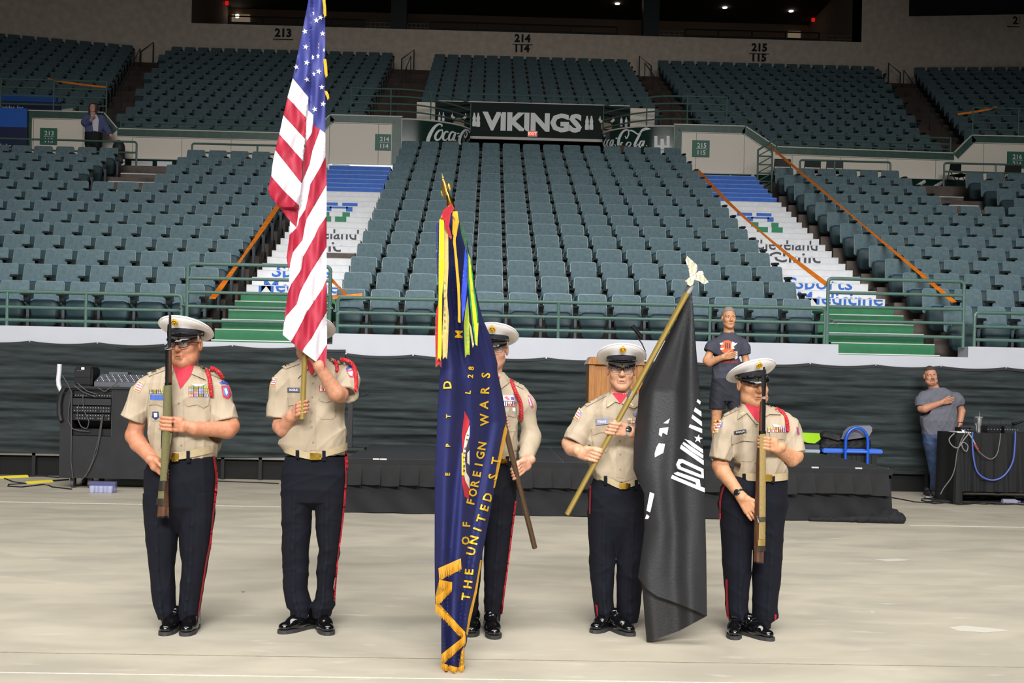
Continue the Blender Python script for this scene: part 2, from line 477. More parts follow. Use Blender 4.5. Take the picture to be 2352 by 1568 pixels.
# ---------------------------------------------------------------- ledge wall between the two levels
LY = 29.9
prof = [(-18, 8.48), (-10.30, 8.47), (-9.93, 8.05), (-4.78, 8.05), (-4.28, 8.57), (-2.37, 8.57)]
profR = [(4.98, 8.56), (6.9, 8.56), (7.75, 8.03), (12.62, 7.98), (13.1, 8.48), (20, 8.50)]
def ledge(name, pr):
    poly = [(pr[0][0], 6.0)] + pr + [(pr[-1][0], 6.0)]
    o = struct(MB().prism(poly, LY, LY + .3).build(name, PANEL))
    # vertical joints of the precast panels
    def top(x):
        for a, b in zip(pr, pr[1:]):
            if a[0] <= x <= b[0]: return a[1] + (b[1] - a[1]) * (x - a[0]) / (b[0] - a[0])
    x = pr[0][0] + .6
    while x < pr[-1][0]:
        MB().box(x, x + .012, LY - .003, LY, 7.3, top(x)).build('panel_joint', mat('panel_joint', (140, 132, 122), .9), o); x += 1.31
    for a, b in zip(pr, pr[1:]):                       # green cap band with a pale edge above
        d = Vector((b[0] - a[0], 0, b[1] - a[1])).normalized(); nz = Vector((-d.z, 0, d.x))
        A = Vector((a[0], LY, a[1])); B = Vector((b[0], LY, b[1])); L = (B - A).length
        MB().obox((A + B) / 2 - nz * .075 + YA * -.02, d, YA, nz, L / 2, .03, .09).build('cap_band', TRIMG, o)
        MB().obox((A + B) / 2 + nz * .02 + YA * -.02, d, YA, nz, L / 2 + .02, .035, .014).build('cap_edge', EDGE, o)
        MB().obox((A + B) / 2 - nz * .18 + YA * -.012, d, YA, nz, L / 2, .02, .012).build('cap_edge', EDGE, o)
    return o
wallL = ledge('wall_ledge_left', prof); wallR = ledge('wall_ledge_right', profR)
for o, xa, xb in ((wallL, -2.62, -2.37), (wallR, 4.98, 5.18), (wallL, -12.45, -12.2)):
    MB().box(xa, xb, LY - .05, LY, 7.1, 8.5).build('end_band', TRIMG, o)
MB().box(-2.64, -2.62, LY - .055, LY, 7.1, 8.36).build('cap_edge', EDGE, wallL); MB().box(5.18, 5.20, LY - .055, LY, 7.1, 8.36).build('cap_edge', EDGE, wallR)
# advertising strip along the foot of the ledge wall, cut letters showing above the stairs
for o, xa, xb in ((wallL, -18, -2.4), (wallR, 5.0, 20)):
    MB().box(xa, xb, LY - .06, LY, 6.6, 7.27).build('foot_board', BOARDG, o)
    MB().box(xa, xb, LY - .065, LY, 7.27, 7.295).build('cap_edge', EDGE, o)
def foot_letter(x0, y0, x1, y1, par):
    a = at(x0, y0, LY - .07); b = at(x1, y1, LY - .07)
    MB().box(a.x, b.x, LY - .075, LY - .06, b.z, a.z).build('letter_top', SIGNW, par)
foot_letter(302, 369, 350, 384, wallL); foot_letter(361, 370, 395, 384, wallL); foot_letter(763, 377, 803, 391, wallL)
for (x0, y0, x1, y1) in ((1673, 413, 1680, 404), (1722, 414, 1731, 402), (1731, 414, 1736, 408), (2105, 428, 2125, 416), (2145, 430, 2165, 418)):
    a = at(x0, y0, LY - .07); b = at(x1, y1, LY - .07)
    MB().tube([a, b], .045, 4).build('letter_top', SIGNW, wallR)

# section signs on the ledge
def section_sign(px0, py0, px1, py1, n1, n2, lab):
    a = at(px0, py0, LY); b = at(px1, py1, LY)
    o = thing('section_sign', lab, 'sign', ((a.x + b.x) / 2, LY - .02, b.z))
    MB().box(a.x, b.x, LY - .03, LY - .002, b.z, a.z).build('sign_panel', SIGNG, o)
    cx, w_, h_ = (a.x + b.x) / 2 + .02, b.x - a.x, a.z - b.z
    for s, zf in ((n1, .56), (n2, .13)):
        v, f = text2d(s, h_ * .27, .012); place2d(v, f, (cx, LY - .031, b.z + h_ * zf), XA, ZA, -YA, .004, 'lettering', SIGNW, o)
    MB().box(cx - w_ * .31, cx + w_ * .31, LY - .035, LY - .03, b.z + h_ * .475, b.z + h_ * .495).build('rule', SIGNW, o)
section_sign(93, 294, 131, 333, '213', '113', 'green 213 over 113 sign beside the woman')
section_sign(862, 308, 901, 346, '214', '114', 'green 214 over 114 sign beside the striped flag')
section_sign(1590, 322, 1629, 361, '215', '115', 'green 215 over 115 sign above the blue steps')
section_sign(2313, 348, 2354, 387, '216', '216', 'green 216 sign behind a folding chair')

# curved walls either side of the tunnel, carrying the drink script
def curve_pts(s):
    # from the ledge end back to the tunnel mouth; s=-1 left, 1 right
    cx = 1.31; out = []
    for t in np.linspace(0, 1, 20):
        x = 3.68 - 1.80 * math.sin(t * math.pi / 2) ** 1.0 if False else 3.68 - 1.82 * t
        y = LY + 1.35 * (1 - math.sqrt(max(0, 1 - (t * .97) ** 2)))
        out.append(Vector((cx + s * x, y, 0)))
    return out
CURVES = {}
for s, nm in ((-1, 'wall_curved_left'), (1, 'wall_curved_right')):
    P = curve_pts(s); n = len(P); b = MB()
    vs = [(p.x, p.y, z) for p in P for z in (6.6, 8.53)] + [(p.x - s * .0, p.y + .2, z) for p in P for z in (6.6, 8.53)]
    fs = []
    for i in range(n - 1):
        fs += [(2 * i, 2 * i + 2, 2 * i + 3, 2 * i + 1), (2 * n + 2 * i, 2 * n + 2 * i + 1, 2 * n + 2 * i + 3, 2 * n + 2 * i + 2), (2 * i + 1, 2 * i + 3, 2 * n + 2 * i + 3, 2 * n + 2 * i + 1)]
    o = struct(b.add(vs, fs).build(nm, BOARDG, smooth=True)); CURVES[s] = (P, o)
    MB().tube([(p.x, p.y, 8.54) for p in P], .022, 6).build('cap_edge', EDGE, o)
    MB().box(P[0].x - .02, P[0].x + .02, LY - .04, LY, 6.9, 8.53).build('corner_bead', EDGE, o)
def on_curve(s, px, py):
    """the point of a curved wall seen on a pixel"""
    P, o = CURVES[s]; d = ray(px, py); C = Vector((0, 0, CH))
    for a, b in zip(P, P[1:]):
        den = d.x * (b.y - a.y) - d.y * (b.x - a.x)
        if abs(den) < 1e-9: continue
        t = (a.x * (b.y - a.y) - a.y * (b.x - a.x)) / den
        q = C + d * t
        u = ((q.x - a.x) * (b.x - a.x) + (q.y - a.y) * (b.y - a.y)) / ((b.x - a.x) ** 2 + (b.y - a.y) ** 2)
        if -.02 <= u <= 1.02: return q - d * .02
    return None
def script_strokes(s, strokes, parent):
    """brush strokes of the script: each stroke a list of (px, py, half width)"""
    for st in strokes:
        # smooth by Catmull-Rom
        pts = []
        for i in range(len(st) - 1):
            p0 = st[max(i - 1, 0)]; p1 = st[i]; p2 = st[i + 1]; p3 = st[min(i + 2, len(st) - 1)]
            for k in range(6):
                t = k / 6
                pts.append(tuple(.5 * (2 * p1[j] + (p2[j] - p0[j]) * t + (2 * p0[j] - 5 * p1[j] + 4 * p2[j] - p3[j]) * t * t + (3 * p1[j] - p0[j] - 3 * p2[j] + p3[j]) * t ** 3) for j in range(3)))
        pts.append(st[-1]); vs = []; fs = []
        for i, p in enumerate(pts):
            a = pts[max(i - 1, 0)]; b = pts[min(i + 1, len(pts) - 1)]
            dx, dy = b[0] - a[0], b[1] - a[1]; L = math.hypot(dx, dy) or 1
            nx, ny = -dy / L, dx / L
            q1 = on_curve(s, p[0] + nx * p[2], p[1] + ny * p[2]); q2 = on_curve(s, p[0] - nx * p[2], p[1] - ny * p[2])
            if q1 is None or q2 is None: continue
            vs += [q1, q2]
        for i in range(len(vs) // 2 - 1): fs.append((2 * i, 2 * i + 1, 2 * i + 3, 2 * i + 2))
        if fs: MB().add(vs, fs).build('script_stroke', SIGNW, parent, fix=False)
# "Coca-C" on the left curve
SL = [[(1014, 291, 1.2), (1015, 287, 1.6), (1008, 285, 2.0), (998, 292, 3.2), (989, 306, 4.0), (983, 322, 4.2), (984, 330, 2)],
      [(1017, 298, 1.2), (1007, 301, 2.4), (1000, 312, 2.8), (1002, 321, 2.4), (1010, 319, 2), (1016, 308, 1.8), (1016, 300, 1.2), (1010, 299, 1.0)],
      [(1030, 304, 1.4), (1025, 302, 1.8), (1019, 309, 2.4), (1018, 319, 2.4), (1023, 322, 1.6), (1030, 316, .8)],
      [(1045, 305, 1), (1038, 303, 2), (1032, 312, 2.4), (1032, 322, 2.2), (1038, 320, 1.4), (1044, 308, 1.8)],
      [(1047, 304, 2), (1043, 315, 2.4), (1042, 324, 2.2), (1048, 321, .8)],
      [(1050, 307, 1.4), (1055, 306, 1.4)], [(1051, 313, 1), (1055, 312, 1)],
      [(1079, 307, .8), (1075, 299, 1.2), (1066, 300, 2.2), (1058, 312, 3), (1055, 325, 3), (1058, 332, 2)],
      [(1066, 310, 1), (1069, 316, 1.2), (1073, 308, 1.2), (1070, 301, 1)]]
script_strokes(-1, SL, CURVES[-1][1])
# "Coca-Cola" on the right curve
SR = [[(1391, 312, .8), (1388, 312, 1.4), (1383, 322, 1.8), (1381, 334, 1.8)],
      [(1393, 320, .8), (1390, 322, 1.2), (1387, 331, 1.4), (1389, 336, 1.2), (1393, 330, 1), (1394, 322, .8)],
      [(1400, 321, .8), (1397, 322, 1.2), (1394, 331, 1.4), (1396, 336, 1)],
      [(1408, 321, .8), (1404, 323, 1.4), (1401, 332, 1.6), (1404, 335, 1), (1409, 321, 1.3), (1407, 335, 1.3)],
      [(1414, 318, 1.6), (1418, 317, 1.6)], [(1412, 331, 1), (1414, 335, 1)],
      [(1446, 302, 1), (1440, 298, 1.6), (1430, 303, 2.4), (1422, 318, 3.2), (1420, 334, 3)],
      [(1436, 312, 1), (1439, 318, 1.4), (1444, 308, 1.4), (1444, 300, 1.2), (1454, 301, 1.8), (1466, 308, 1.4), (1474, 300, 2.2), (1483, 296, 3), (1494, 296, .8)],
      [(1431, 328, 1), (1427, 328, 1.6), (1425, 338, 1.8)],
      [(1448, 327, .8), (1442, 327, 1.6), (1438, 335, 2), (1442, 338, 1.4), (1449, 331, 1.4), (1447, 326, .8)],
      [(1482, 298, 1), (1476, 297, 1.6), (1466, 315, 2.8), (1458, 332, 2.8), (1460, 337, 1.4), (1466, 330, .8)],
      [(1478, 324, .8), (1472, 325, 1.8), (1468, 334, 2), (1471, 338, 1.2), (1480, 323, 1.6), (1476, 336, 1.8)],
      [(1484, 334, 1), (1486, 335, 1)]]
script_strokes(1, SR, CURVES[1][1])
for quad in ([(1503, 312), (1510, 312), (1510, 333), (1503, 333)], [(1503, 333), (1538, 334), (1538, 339), (1503, 338)], [(1517, 319), (1525, 319), (1525, 342), (1517, 342)], [(1531, 312), (1538, 312), (1538, 335), (1531, 335)]):
    q = [on_curve(1, *p) for p in quad]
    if all(q): MB().add(q, [(0, 1, 2, 3)]).build('upright_letter', SIGNW, CURVES[1][1], fix=False)

# tunnel with the name board above it
VY = 31.45
tun = MB(); tun.box(-.65, 3.35, VY + .1, VY + 4, 5.5, 7.0); tun.box(-.85, -.65, VY - .2, VY + 4, 6, 8.6); tun.box(3.35, 3.55, VY - .2, VY + 4, 6, 8.6); tun.box(-.85, 3.55, VY + 4, VY + 4.1, 6, 9)
tun.box(-.85, 3.55, VY + .12, VY + 4, 8.5, 8.6)
tunnel = struct(tun.build('tunnel', mat('tunnel_brown', (46, 34, 30), .9)))
MB().box(-.6, 3.34, VY - .06, VY + .05, 8.385, 8.46).build('lintel', mat('lintel', (200, 196, 190), .6), tunnel)
nb = thing('name_board', 'long dark green board with white lettering VIKINGS and bottle shapes above the tunnel', 'sign board', (1.3, VY, 8.46))
a = at(1000, 241, VY); b = at(1446, 250, VY)
MB().box(a.x, b.x, VY - .04, VY + .1, 8.46, 9.42).build('board_panel', mat('name_board', (8, 26, 20), .8, 0, .1, 4), nb)
MB().box(a.x, b.x, VY - .05, VY, 9.42, 9.445).build('cap_edge', EDGE, nb)
sign_text('VIKINGS', 1222, 299, VY - .05, 38, SIGNW, nb, offset=.05, xscale=1.1)
def bottle(px, base, top, lean):
    c = at(px, base, VY - .05); h = at(px, top, VY - .05).z - c.z
    pr = [(.12, 0), (.135, .1), (.135, .3), (.105, .45), (.13, .6), (.10, .72), (.055, .9), (.05, 1)]
    v = [(c.x + s * r * h * 1.05, VY - .05, c.z + t * h) for s in (1,) for r, t in pr] + [(c.x - r * h * 1.05, VY - .05, c.z + t * h) for r, t in reversed(pr)]
    n = len(v); v2 = [(x, VY - .04, z) for x, y, z in v]
    MB().add(v + v2, [tuple(range(n))] + [(i, n + i, n + (i + 1) % n, (i + 1) % n) for i in range(n)]).build('bottle_shape', SIGNW, nb)
for x, y0, y1 in ((1089, 290, 259), (1098, 291, 259), (1348, 298, 266), (1358, 298, 266), (1009, 277, 257), (1018, 278, 258), (1427, 290, 268), (1438, 291, 269)): bottle(x, y0, y1, 0)
for cx, cy in ((1054, 272), (1393, 280)):             # small horned helmets printed on the board
    gold = mat('print_gold', (120, 100, 60), .5)
    c = at(cx, cy, VY - .045); 
    MB().lathe((c.x, VY - .05, c.z - .14), [(.16, 0), (.16, .012)], 16, axis=(0, -1, 0)).build('helmet_print', gold, nb)
    for s in (-1, 1): MB().tube([(c.x + s * .13, VY - .05, c.z - .02), (c.x + s * .2, VY - .05, c.z + .06), (c.x + s * .18, VY - .05, c.z + .16)], [.05, .04, .006], 6).build('horn_print', SIGNW, nb)
ex = thing('exit_sign', 'small lit red exit sign hung under the VIKINGS board', 'exit sign', at(1223, 316, VY - .08))
a = at(1212, 301, VY - .08); b = at(1234, 315, VY - .08)
MB().box(a.x, b.x, VY - .14, VY - .06, b.z, a.z).build('sign_box', mat('exit_case', (200, 190, 195), .5), ex)
MB().box(a.x + .03, b.x - .03, VY - .145, VY - .138, b.z + .025, a.z - .025).build('lit_face', mat('exit_face', (200, 60, 60), .5, emit=.8), ex)
v, f = text2d('EXIT', (a.z - b.z) * .5, .02); place2d(v, f, ((a.x + b.x) / 2, VY - .146, b.z + (a.z - b.z) * .25), XA, ZA, -YA, .004, 'lettering', mat('exit_text', (255, 150, 120), .5, emit=1.6), ex)
# cream pier ends beside the board
for x0, y0, x1, y1 in ((958, 236, 1000, 272), (1447, 250, 1502, 292)):
    a = at(x0, y0, VY + .2); b = at(x1, y1, VY + .2)
    struct(MB().box(a.x, b.x, VY + .1, VY + .6, 8.0, a.z).build('wall_pier', PANEL))

# blue sponsor boards at the far left
sb = thing('sponsor_board', 'blue and navy board with white lettering at the end of the ledge wall', 'sign board', (-13.4, LY - .1, 7.2))
a = at(66, 256, LY - .1)
MB().box(-18, a.x, LY - .22, LY - .16, 8.0, 8.5).build('upper_panel', mat('sponsor_blue', (18, 92, 190), .5), sb)
MB().box(-18, a.x, LY - .22, LY - .16, 6.9, 8.0).build('lower_panel', mat('sponsor_navy', (12, 26, 72), .5), sb)
sign_text('Clinic', 4, 342, LY - .23, 13, SIGNW, sb, offset=.01)
sb2 = thing('sponsor_board', 'blue topped navy board with white lettering behind the upper railing', 'sign board', (-14, 31.5, 8.4))
a = at(140, 222, 31.5); b = at(0, 216, 31.5)
MB().box(-14.6, a.x, 31.45, 31.55, 8.4, 9.12).build('lower_panel', MATS['sponsor_navy'], sb2)
MB().box(-14.6, a.x - .1, 31.44, 31.55, 9.12, 9.30).build('upper_panel', MATS['sponsor_blue'], sb2)
sign_text('provider for', 22, 251, 31.43, 9, SIGNW, sb2, offset=.01)
struct(MB().prism([(at(110, 254, 31.6).x, 8.2), (at(167, 254, 31.6).x, 8.2), (at(167, 222, 31.6).x, 9.0), (at(138, 226, 31.6).x, 8.95)], 31.62, 32.0).build('wall_pier', PANEL))

# ---------------------------------------------------------------- upper stands
UY0, URUN, UZ0, URISE = 33.1, .86, 9.02, .413
NUP = 15
def urow(i): return UY0 + URUN * i, UZ0 + URISE * i
ub = MB(); ub.box(-30, -.85, LY + .3, UY0 - .4, 6.0, 8.05); ub.box(3.55, 32, LY + .3, UY0 - .4, 6.0, 8.05)
for i in range(NUP):
    y, z = urow(i)
    if y < VY + 4.2:
        ub.box(-30, -.85, y - .6, y + .28, 7, z - SEATH); ub.box(3.55, 32, y - .6, y + .28, 7, z - SEATH)
    else: ub.box(-30, 32, y - .6, y + .28, 7, z - SEATH)
    ub.box(-30, 32, y + .2, y + .3, z - SEATH - .4, z - SEATH) if y > VY + 4.2 else None
ub.box(-.85, 3.55, VY + .1, 36.2, 8.6, 9.3)
struct(ub.build('upper_terrace', DARKCONC))
# the wall behind the upper stands, with the concourse opening above it
TY = 46.5
tw = MB(); tw.box(-12.5, 15.2, TY, TY + .4, 12, 16.2)
tw.add([(-12.5, TY, 12), (-12.5, TY, 24), (-30, TY - 4.5, 24), (-30, TY - 4.5, 12)], [(0, 1, 2, 3)])
tw.add([(15.2, TY, 12), (15.2, TY, 24), (17.6, TY, 24), (17.6, TY, 12)], [(0, 1, 2, 3)])
tw.add([(17.6, TY, 12), (17.6, TY, 17.35), (36, TY - 2.6, 17.35), (36, TY - 2.6, 12)], [(0, 1, 2, 3)])
topwall = struct(tw.build('wall_upper', TOPW, fix=False))
cc = MB(); cc.box(-13, 16, TY + .42, 53, 16.0, 16.19); cc.box(-14, 17, 53, 53.3, 16, 20); cc.box(-12.9, -12.5, TY, 53, 16.2, 20); cc.box(15.2, 15.6, TY, 53, 16.2, 20)
struct(cc.build('wall_concourse', mat('concourse_wall', (150, 128, 110), .9)))
struct(MB().box(-14, 17, TY - .2, 53.2, 19.0, 19.2).build('ceiling', mat('concourse_ceiling', (60, 54, 50), .9)))
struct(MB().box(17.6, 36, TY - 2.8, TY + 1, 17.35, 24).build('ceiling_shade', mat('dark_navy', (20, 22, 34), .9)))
for x in (917, 1495):
    a = at(x - 18, 30, TY + .3); b = at(x + 18, 30, TY + .3)
    o = MB().box(a.x, b.x, TY + .1, TY + .7, 16.2, 19.05).build('concourse_column', mat('column_green', (16, 40, 38), .5))
    base_at(o, ((a.x + b.x) / 2, TY + .4, 16.2)); tag(o, 'square dark green column standing on the upper concourse edge', 'column', 'columns of the upper concourse')
for (x0, x1) in ((525, 838), (987, 1418), (1573, 1882)):
    a = at(x0, 60, TY + .2); b = at(x1, 60, TY + .2)
    o = thing('concourse_barrier', 'black panel barrier with a rail on the upper concourse edge', 'barrier', ((a.x + b.x) / 2, TY + .2, 16.2), 'barriers of the upper concourse')
    MB().box(a.x, b.x, TY + .12, TY + .3, 16.2, 16.34).build('panel', BLACK, o)
    MB().tube([(a.x, TY + .2, 16.6), (b.x, TY + .2, 16.6)], .03, 6).build('top_rail', BLACK, o)
    for t in np.linspace(0, 1, 5): MB().box(a.x + (b.x - a.x) * t - .03, a.x + (b.x - a.x) * t + .03, TY + .17, TY + .23, 16.2, 16.6).build('post', BLACK, o)
for (x0, x1) in ((840, 895), (936, 985), (1513, 1573), (1883, 1955)):
    a = at(x0, 60, TY + .2); b = at(x1, 60, TY + .2); gp = mat('pale_pipe', (120, 112, 106), .5)
    o = thing('pipe_guard', 'short pale pipe guard rail between the black barriers upstairs', 'guard rail', ((a.x + b.x) / 2, TY + .2, 16.2), 'pipe guards of the upper concourse')
    for z in (16.5, 16.35): MB().tube([(a.x, TY + .2, z), (b.x, TY + .2, z)], .018, 6).build('rail', gp, o)
    for t in np.linspace(0, 1, 6): MB().tube([(a.x + (b.x - a.x) * t, TY + .2, 16.2), (a.x + (b.x - a.x) * t, TY + .2, 16.5)], .015, 6).build('post', gp, o)
for n, x, yb, yl in (('213', 650, 84, None), ('214', 1200, 96, '114'), ('215', 1744, 117, '115'), ('21', 2336, 55, None)):
    NB = mat('number_black', (30, 28, 28), .7)
    yy = TY - .02 if x < 2000 else TY - .62
    o = thing('wall_number', '%s painted in black on the upper wall %s' % (n, {'213': 'behind the striped flag side', '214': 'straight above the VIKINGS board', '215': 'above the stairs by the folding chairs', '21': 'at the dark far corner'}[n]), 'number', at(x, yb, yy))
    sign_text(n, x, yb, yy, 17 if x != 650 else 18, NB, o, offset=.04)
    a = at(x - 23, yb + 5, yy); b = at(x + 23, yb + 5, yy)
    MB().box(a.x, b.x, yy - .01, yy, a.z - .03, a.z).build('rule', NB, o)
    if yl: sign_text(yl, x, yb + 23, yy, 17, NB, o, offset=.04)
# little ceiling downlights and exit lamps of the concourse
DL = mat('downlight', (255, 244, 226), .5, emit=9)
for x, y in ((545, 37), (1418, 8), (1665, 17), (1817, 25)):
    p = atz(x, y, 18.99) if y < 30 else at(x, y, 52.9)
    o = MB().lathe((p.x, p.y, 18.96 if y < 30 else p.z), [(.1, 0), (.1, .03)], 14, axis=(0, 0, 1) if y < 30 else (0, 1, 0)).build('downlight', DL)
    base_at(o, (p.x, p.y, 18.99 if y < 30 else p.z)); tag(o, 'small round downlight glowing in the concourse ceiling', 'light', 'concourse downlights')
for x, y in ((521, 5), (1868, 43)):
    p = at(x, y, 52)
    o = MB().box(p.x - .07, p.x + .07, p.y - .05, p.y + .05, p.z - .13, p.z + .13).build('exit_lamp', mat('exit_lamp', (190, 24, 20), .5, emit=1.0))
    base_at(o, p); tag(o, 'tiny red exit lamp high in the dark concourse', 'exit sign', 'concourse exit lamps')
lt = MB()
for x0, x1, y0, y1 in ((533, 574, 33, 52), (1810, 1838, 72, 91), ):
    a = at(x0, y0, 52.95); b = at(x1, y1, 52.95); MB().box(a.x, b.x, 52.9, 52.99, b.z, a.z).build('door_1', mat('lit_doorway', (190, 170, 140), .8, emit=.25))['kind'] = 'structure'
# ================================================================ seats
FAB = mat('seat_fabric', (88, 110, 117), .85, 0, .10, 14, .25, 300, sheen=.25)
SHELL = mat('seat_shell', (112, 136, 140), .35)
PAN = mat('seat_pan', (46, 66, 71), .55, 0, .06, 8, spec=.3)
PANTOP = mat('seat_pan_top', (84, 112, 134), .25, coat=.3)
ARM = mat('seat_arm', (34, 44, 46), .5); STD = mat('seat_standard', (58, 68, 78), .6); FOOT = mat('seat_foot', (24, 26, 28), .5)
def rrect(w0, w1, h, r, n=3):
    """rounded trapezoid outline, bottom width w0, top width w1, from z=0 to h"""
    P = []
    for cx, cz, a0 in ((w1 / 2 - r, h - r, 0), (-(w1 / 2 - r), h - r, 90), (-(w0 / 2 - r), r, 180), (w0 / 2 - r, r, 270)):
        for k in range(n + 1):
            a = math.radians(a0 + 90 * k / n); P.append((cx + r * math.cos(a), cz + r * math.sin(a)))
    return P
def curved_panel(name, w0, w1, h, r, t, tilt, loc, bulge, M, n=3, back=True):
    """rounded panel in the x-z plane, front towards -y, tilted back, front slightly bulged"""
    P = rrect(w0, w1, h, r, n); k = len(P)
    ins = [((x) * .88, h / 2 + (z - h / 2) * .88) for x, z in P]
    def tr(x, y, z): return (loc[0] + x, loc[1] + y * math.cos(tilt) + z * math.sin(tilt), loc[2] + z * math.cos(tilt) - y * math.sin(tilt))
    vs = [tr(x, 0, z) for x, z in P] + [tr(x, -bulge, z) for x, z in ins] + [tr(x, t, z) for x, z in P]
    fs = [(i, (i + 1) % k, k + (i + 1) % k, k + i) for i in range(k)] + [tuple(range(k, 2 * k))] + [(i, 2 * k + i, 2 * k + (i + 1) % k, (i + 1) % k) for i in range(k)] + [tuple(range(3 * k - 1, 2 * k - 1, -1))]
    return vs, fs
def seat_parts():
    T = math.radians(11); d = {}
    d['backrest'] = (curved_panel('b', .446, .42, .41, .035, .02, T, (0, -.055, .432), .016, None), FAB)
    d['back_shell'] = (curved_panel('s', .466, .438, .425, .04, .028, T, (0, -.05, .424), -.0, None), SHELL)
    d['seat_pan'] = (curved_panel('p', .36, .43, .42, .09, .07, math.radians(-6), (0, -.16, .125), .03, None), PAN)
    vs = []; fs = []
    # blue-grey top lip of the folded seat, its highlight put into the colour
    L = MB()
    n = 10
    for k in range(n + 1):
        x = -.20 + .40 * k / n; zz = .535 + .018 * (1 - (2 * k / n - 1) ** 2)
        L.v += [(x, -.205, zz - .02), (x, -.19, zz + .012), (x, -.12, zz + .005)]
    for k in range(n):
        for j in range(2): L.f.append((3 * k + j, 3 * k + 3 + j, 3 * k + 4 + j, 3 * k + 1 + j)); L.mi.append(0)
    d['seat_lip'] = ((L.v, L.f), PANTOP)
    A = MB(); A.prism([(-.34, .60), (-.30, .635), (-.04, .655), (-.04, .62), (-.12, .60), (-.14, .5), (-.2, .5), (-.22, .595)], .228, .302, 'x')
    d['armrest'] = ((A.v, A.f), ARM)
    S = MB(); S.box(.245, .285, -.14, -.06, .14, .56)
    d['standard'] = ((S.v, S.f), STD)
    Q = MB(); Q.box(.232, .298, -.17, .02, 0, .15)
    d['foot'] = ((Q.v, Q.f), FOOT)
    return d
SEATP = seat_parts()
SEATME = {}
for k, ((vs, fs), M) in SEATP.items():
    me = bpy.data.meshes.new(k); me.from_pydata([tuple(v) for v in vs], [], fs)
    bm = bmesh.new(); bm.from_mesh(me)
    if k != 'seat_lip': bmesh.ops.recalc_face_normals(bm, faces=bm.faces)
    bm.to_mesh(me); bm.free()
    me.materials.append(M)
    if k in ('backrest', 'back_shell', 'seat_pan', 'seat_lip'):
        me.polygons.foreach_set('use_smooth', [True] * len(me.polygons)); me.set_sharp_from_angle(angle=math.radians(50))
    SEATME[k] = me
ORD = ['front', 'second', 'third', 'fourth', 'fifth', 'sixth', 'seventh', 'eighth', 'ninth', 'tenth']
def seat_at(x, y, z, lab, grp):
    r = thing('arena_seat', lab, 'seat', (x, y, z), grp)
    for k, me in SEATME.items():
        o = bpy.data.objects.new(k, me); COL.objects.link(o); o.parent = r
    return r
REST = []          # (x, y, z, angle)
SECDZ = {'middle': 0, 'left': .015, 'right': -.05}
def sec_seats(sec, row):
    y = rowy(row)
    if sec == 'middle': return [1.366 - 6.5 * SP + SP * k for k in range(14)]
    if sec == 'left':
        lim = at(0, 500, y).x - .3; xs = []; x = -4.53
        while x > lim:
            if not (row >= 9 and -8.95 < x < -7.45): xs.append(x)
            x -= SP
        return xs
    lim = at(2352, 500, y).x + .3; xs = []; x = 7.33
    while x < lim:
        if not (row >= 9 and 10.45 < x < 11.75): xs.append(x)
        x += SP
    return xs
WHERE = {'left': 'behind the equipment cart side', 'middle': 'between the two white stairways', 'right': 'beyond the stairway by the skirted table'}
for sec, nr in (('middle', 15), ('left', 13), ('right', 13)):
    for row in range(nr):
        for x in sec_seats(sec, row):
            if row < 10:
                seat_at(x, rowy(row), rowz(row) - SEATH + SECDZ[sec], 'dark green folding seat, %s row of the section %s' % (ORD[row], WHERE[sec]), 'green seats, %s row, %s section' % (ORD[row], sec))
            else: REST.append((x, rowy(row), rowz(row) - SEATH + SECDZ[sec], 0))
for row in range(13):                      # the rows run on past the frame
    for sec, s in (('left', -1), ('right', 1)):
        xs = sec_seats(sec, row); x = (min(xs) if s < 0 else max(xs)) + s * SP
        for k in range(4):
            if not (row >= 9 and (-8.95 < x < -7.45 or 10.45 < x < 11.75)): REST.append((x, rowy(row), rowz(row) - SEATH + SECDZ[sec], 0))
            x += s * SP
# upper level seats
for i in range(NUP):
    y, z = urow(i); t = i / (NUP - 1)
    x = -3.95 - SP / 2
    while x > -11.0 - 2.1 * t: REST.append((x, y, z - SEATH, 0)); x -= SP
    x = 6.75 + SP / 2
    while x < 13.4 + 2.3 * t: REST.append((x, y, z - SEATH, 0)); x += SP
    if i >= 4:
        for k in range(15): REST.append((-2.35 + SP / 2 + SP * k, y, z - SEATH, 0))
    # the two end sections turn towards the floor
    a = math.radians(13); x0, y0 = -11.9 - 2.5 * t, y
    for k in range(11): s = SP * (k + .5); REST.append((x0 - s * math.cos(a), y0 - s * math.sin(a), z - SEATH, a))
    a = math.radians(7); x0, y0 = 14.6 + 2.7 * t, y
    for k in range(14): s = SP * (k + .5); REST.append((x0 + s * math.cos(a), y0 - s * math.sin(a), z - SEATH, -a))
def join_rest():
    V = []; Fq = []; mi = []; base = 0; mats = []
    keep = ['backrest', 'back_shell', 'seat_pan', 'armrest', 'standard', 'foot']
    src = []
    for k in keep:
        me = SEATME[k]; mats.append(me.materials[0])
        src.append((np.array([tuple(v.co) for v in me.vertices]), [tuple(p.vertices) for p in me.polygons]))
    for (x, y, z, a) in REST:
        c, s = math.cos(a), math.sin(a)
        for j, (v, f) in enumerate(src):
            w = np.empty_like(v); w[:, 0] = v[:, 0] * c - v[:, 1] * s + x; w[:, 1] = v[:, 0] * s + v[:, 1] * c + y; w[:, 2] = v[:, 2] + z
            V.append(w); Fq += [tuple(i + base for i in q) for q in f]; mi += [j] * len(f); base += len(v)
    me = bpy.data.meshes.new('arena_seats'); me.from_pydata(np.concatenate(V).tolist(), [], Fq)
    me.polygons.foreach_set('material_index', mi)
    o = link('arena_seats', me, mats)
    tag(o, 'far rows of dark green folding seats up to the unlit upper level', 'seats', kind='stuff')
join_rest()
print('seats rest', len(REST))

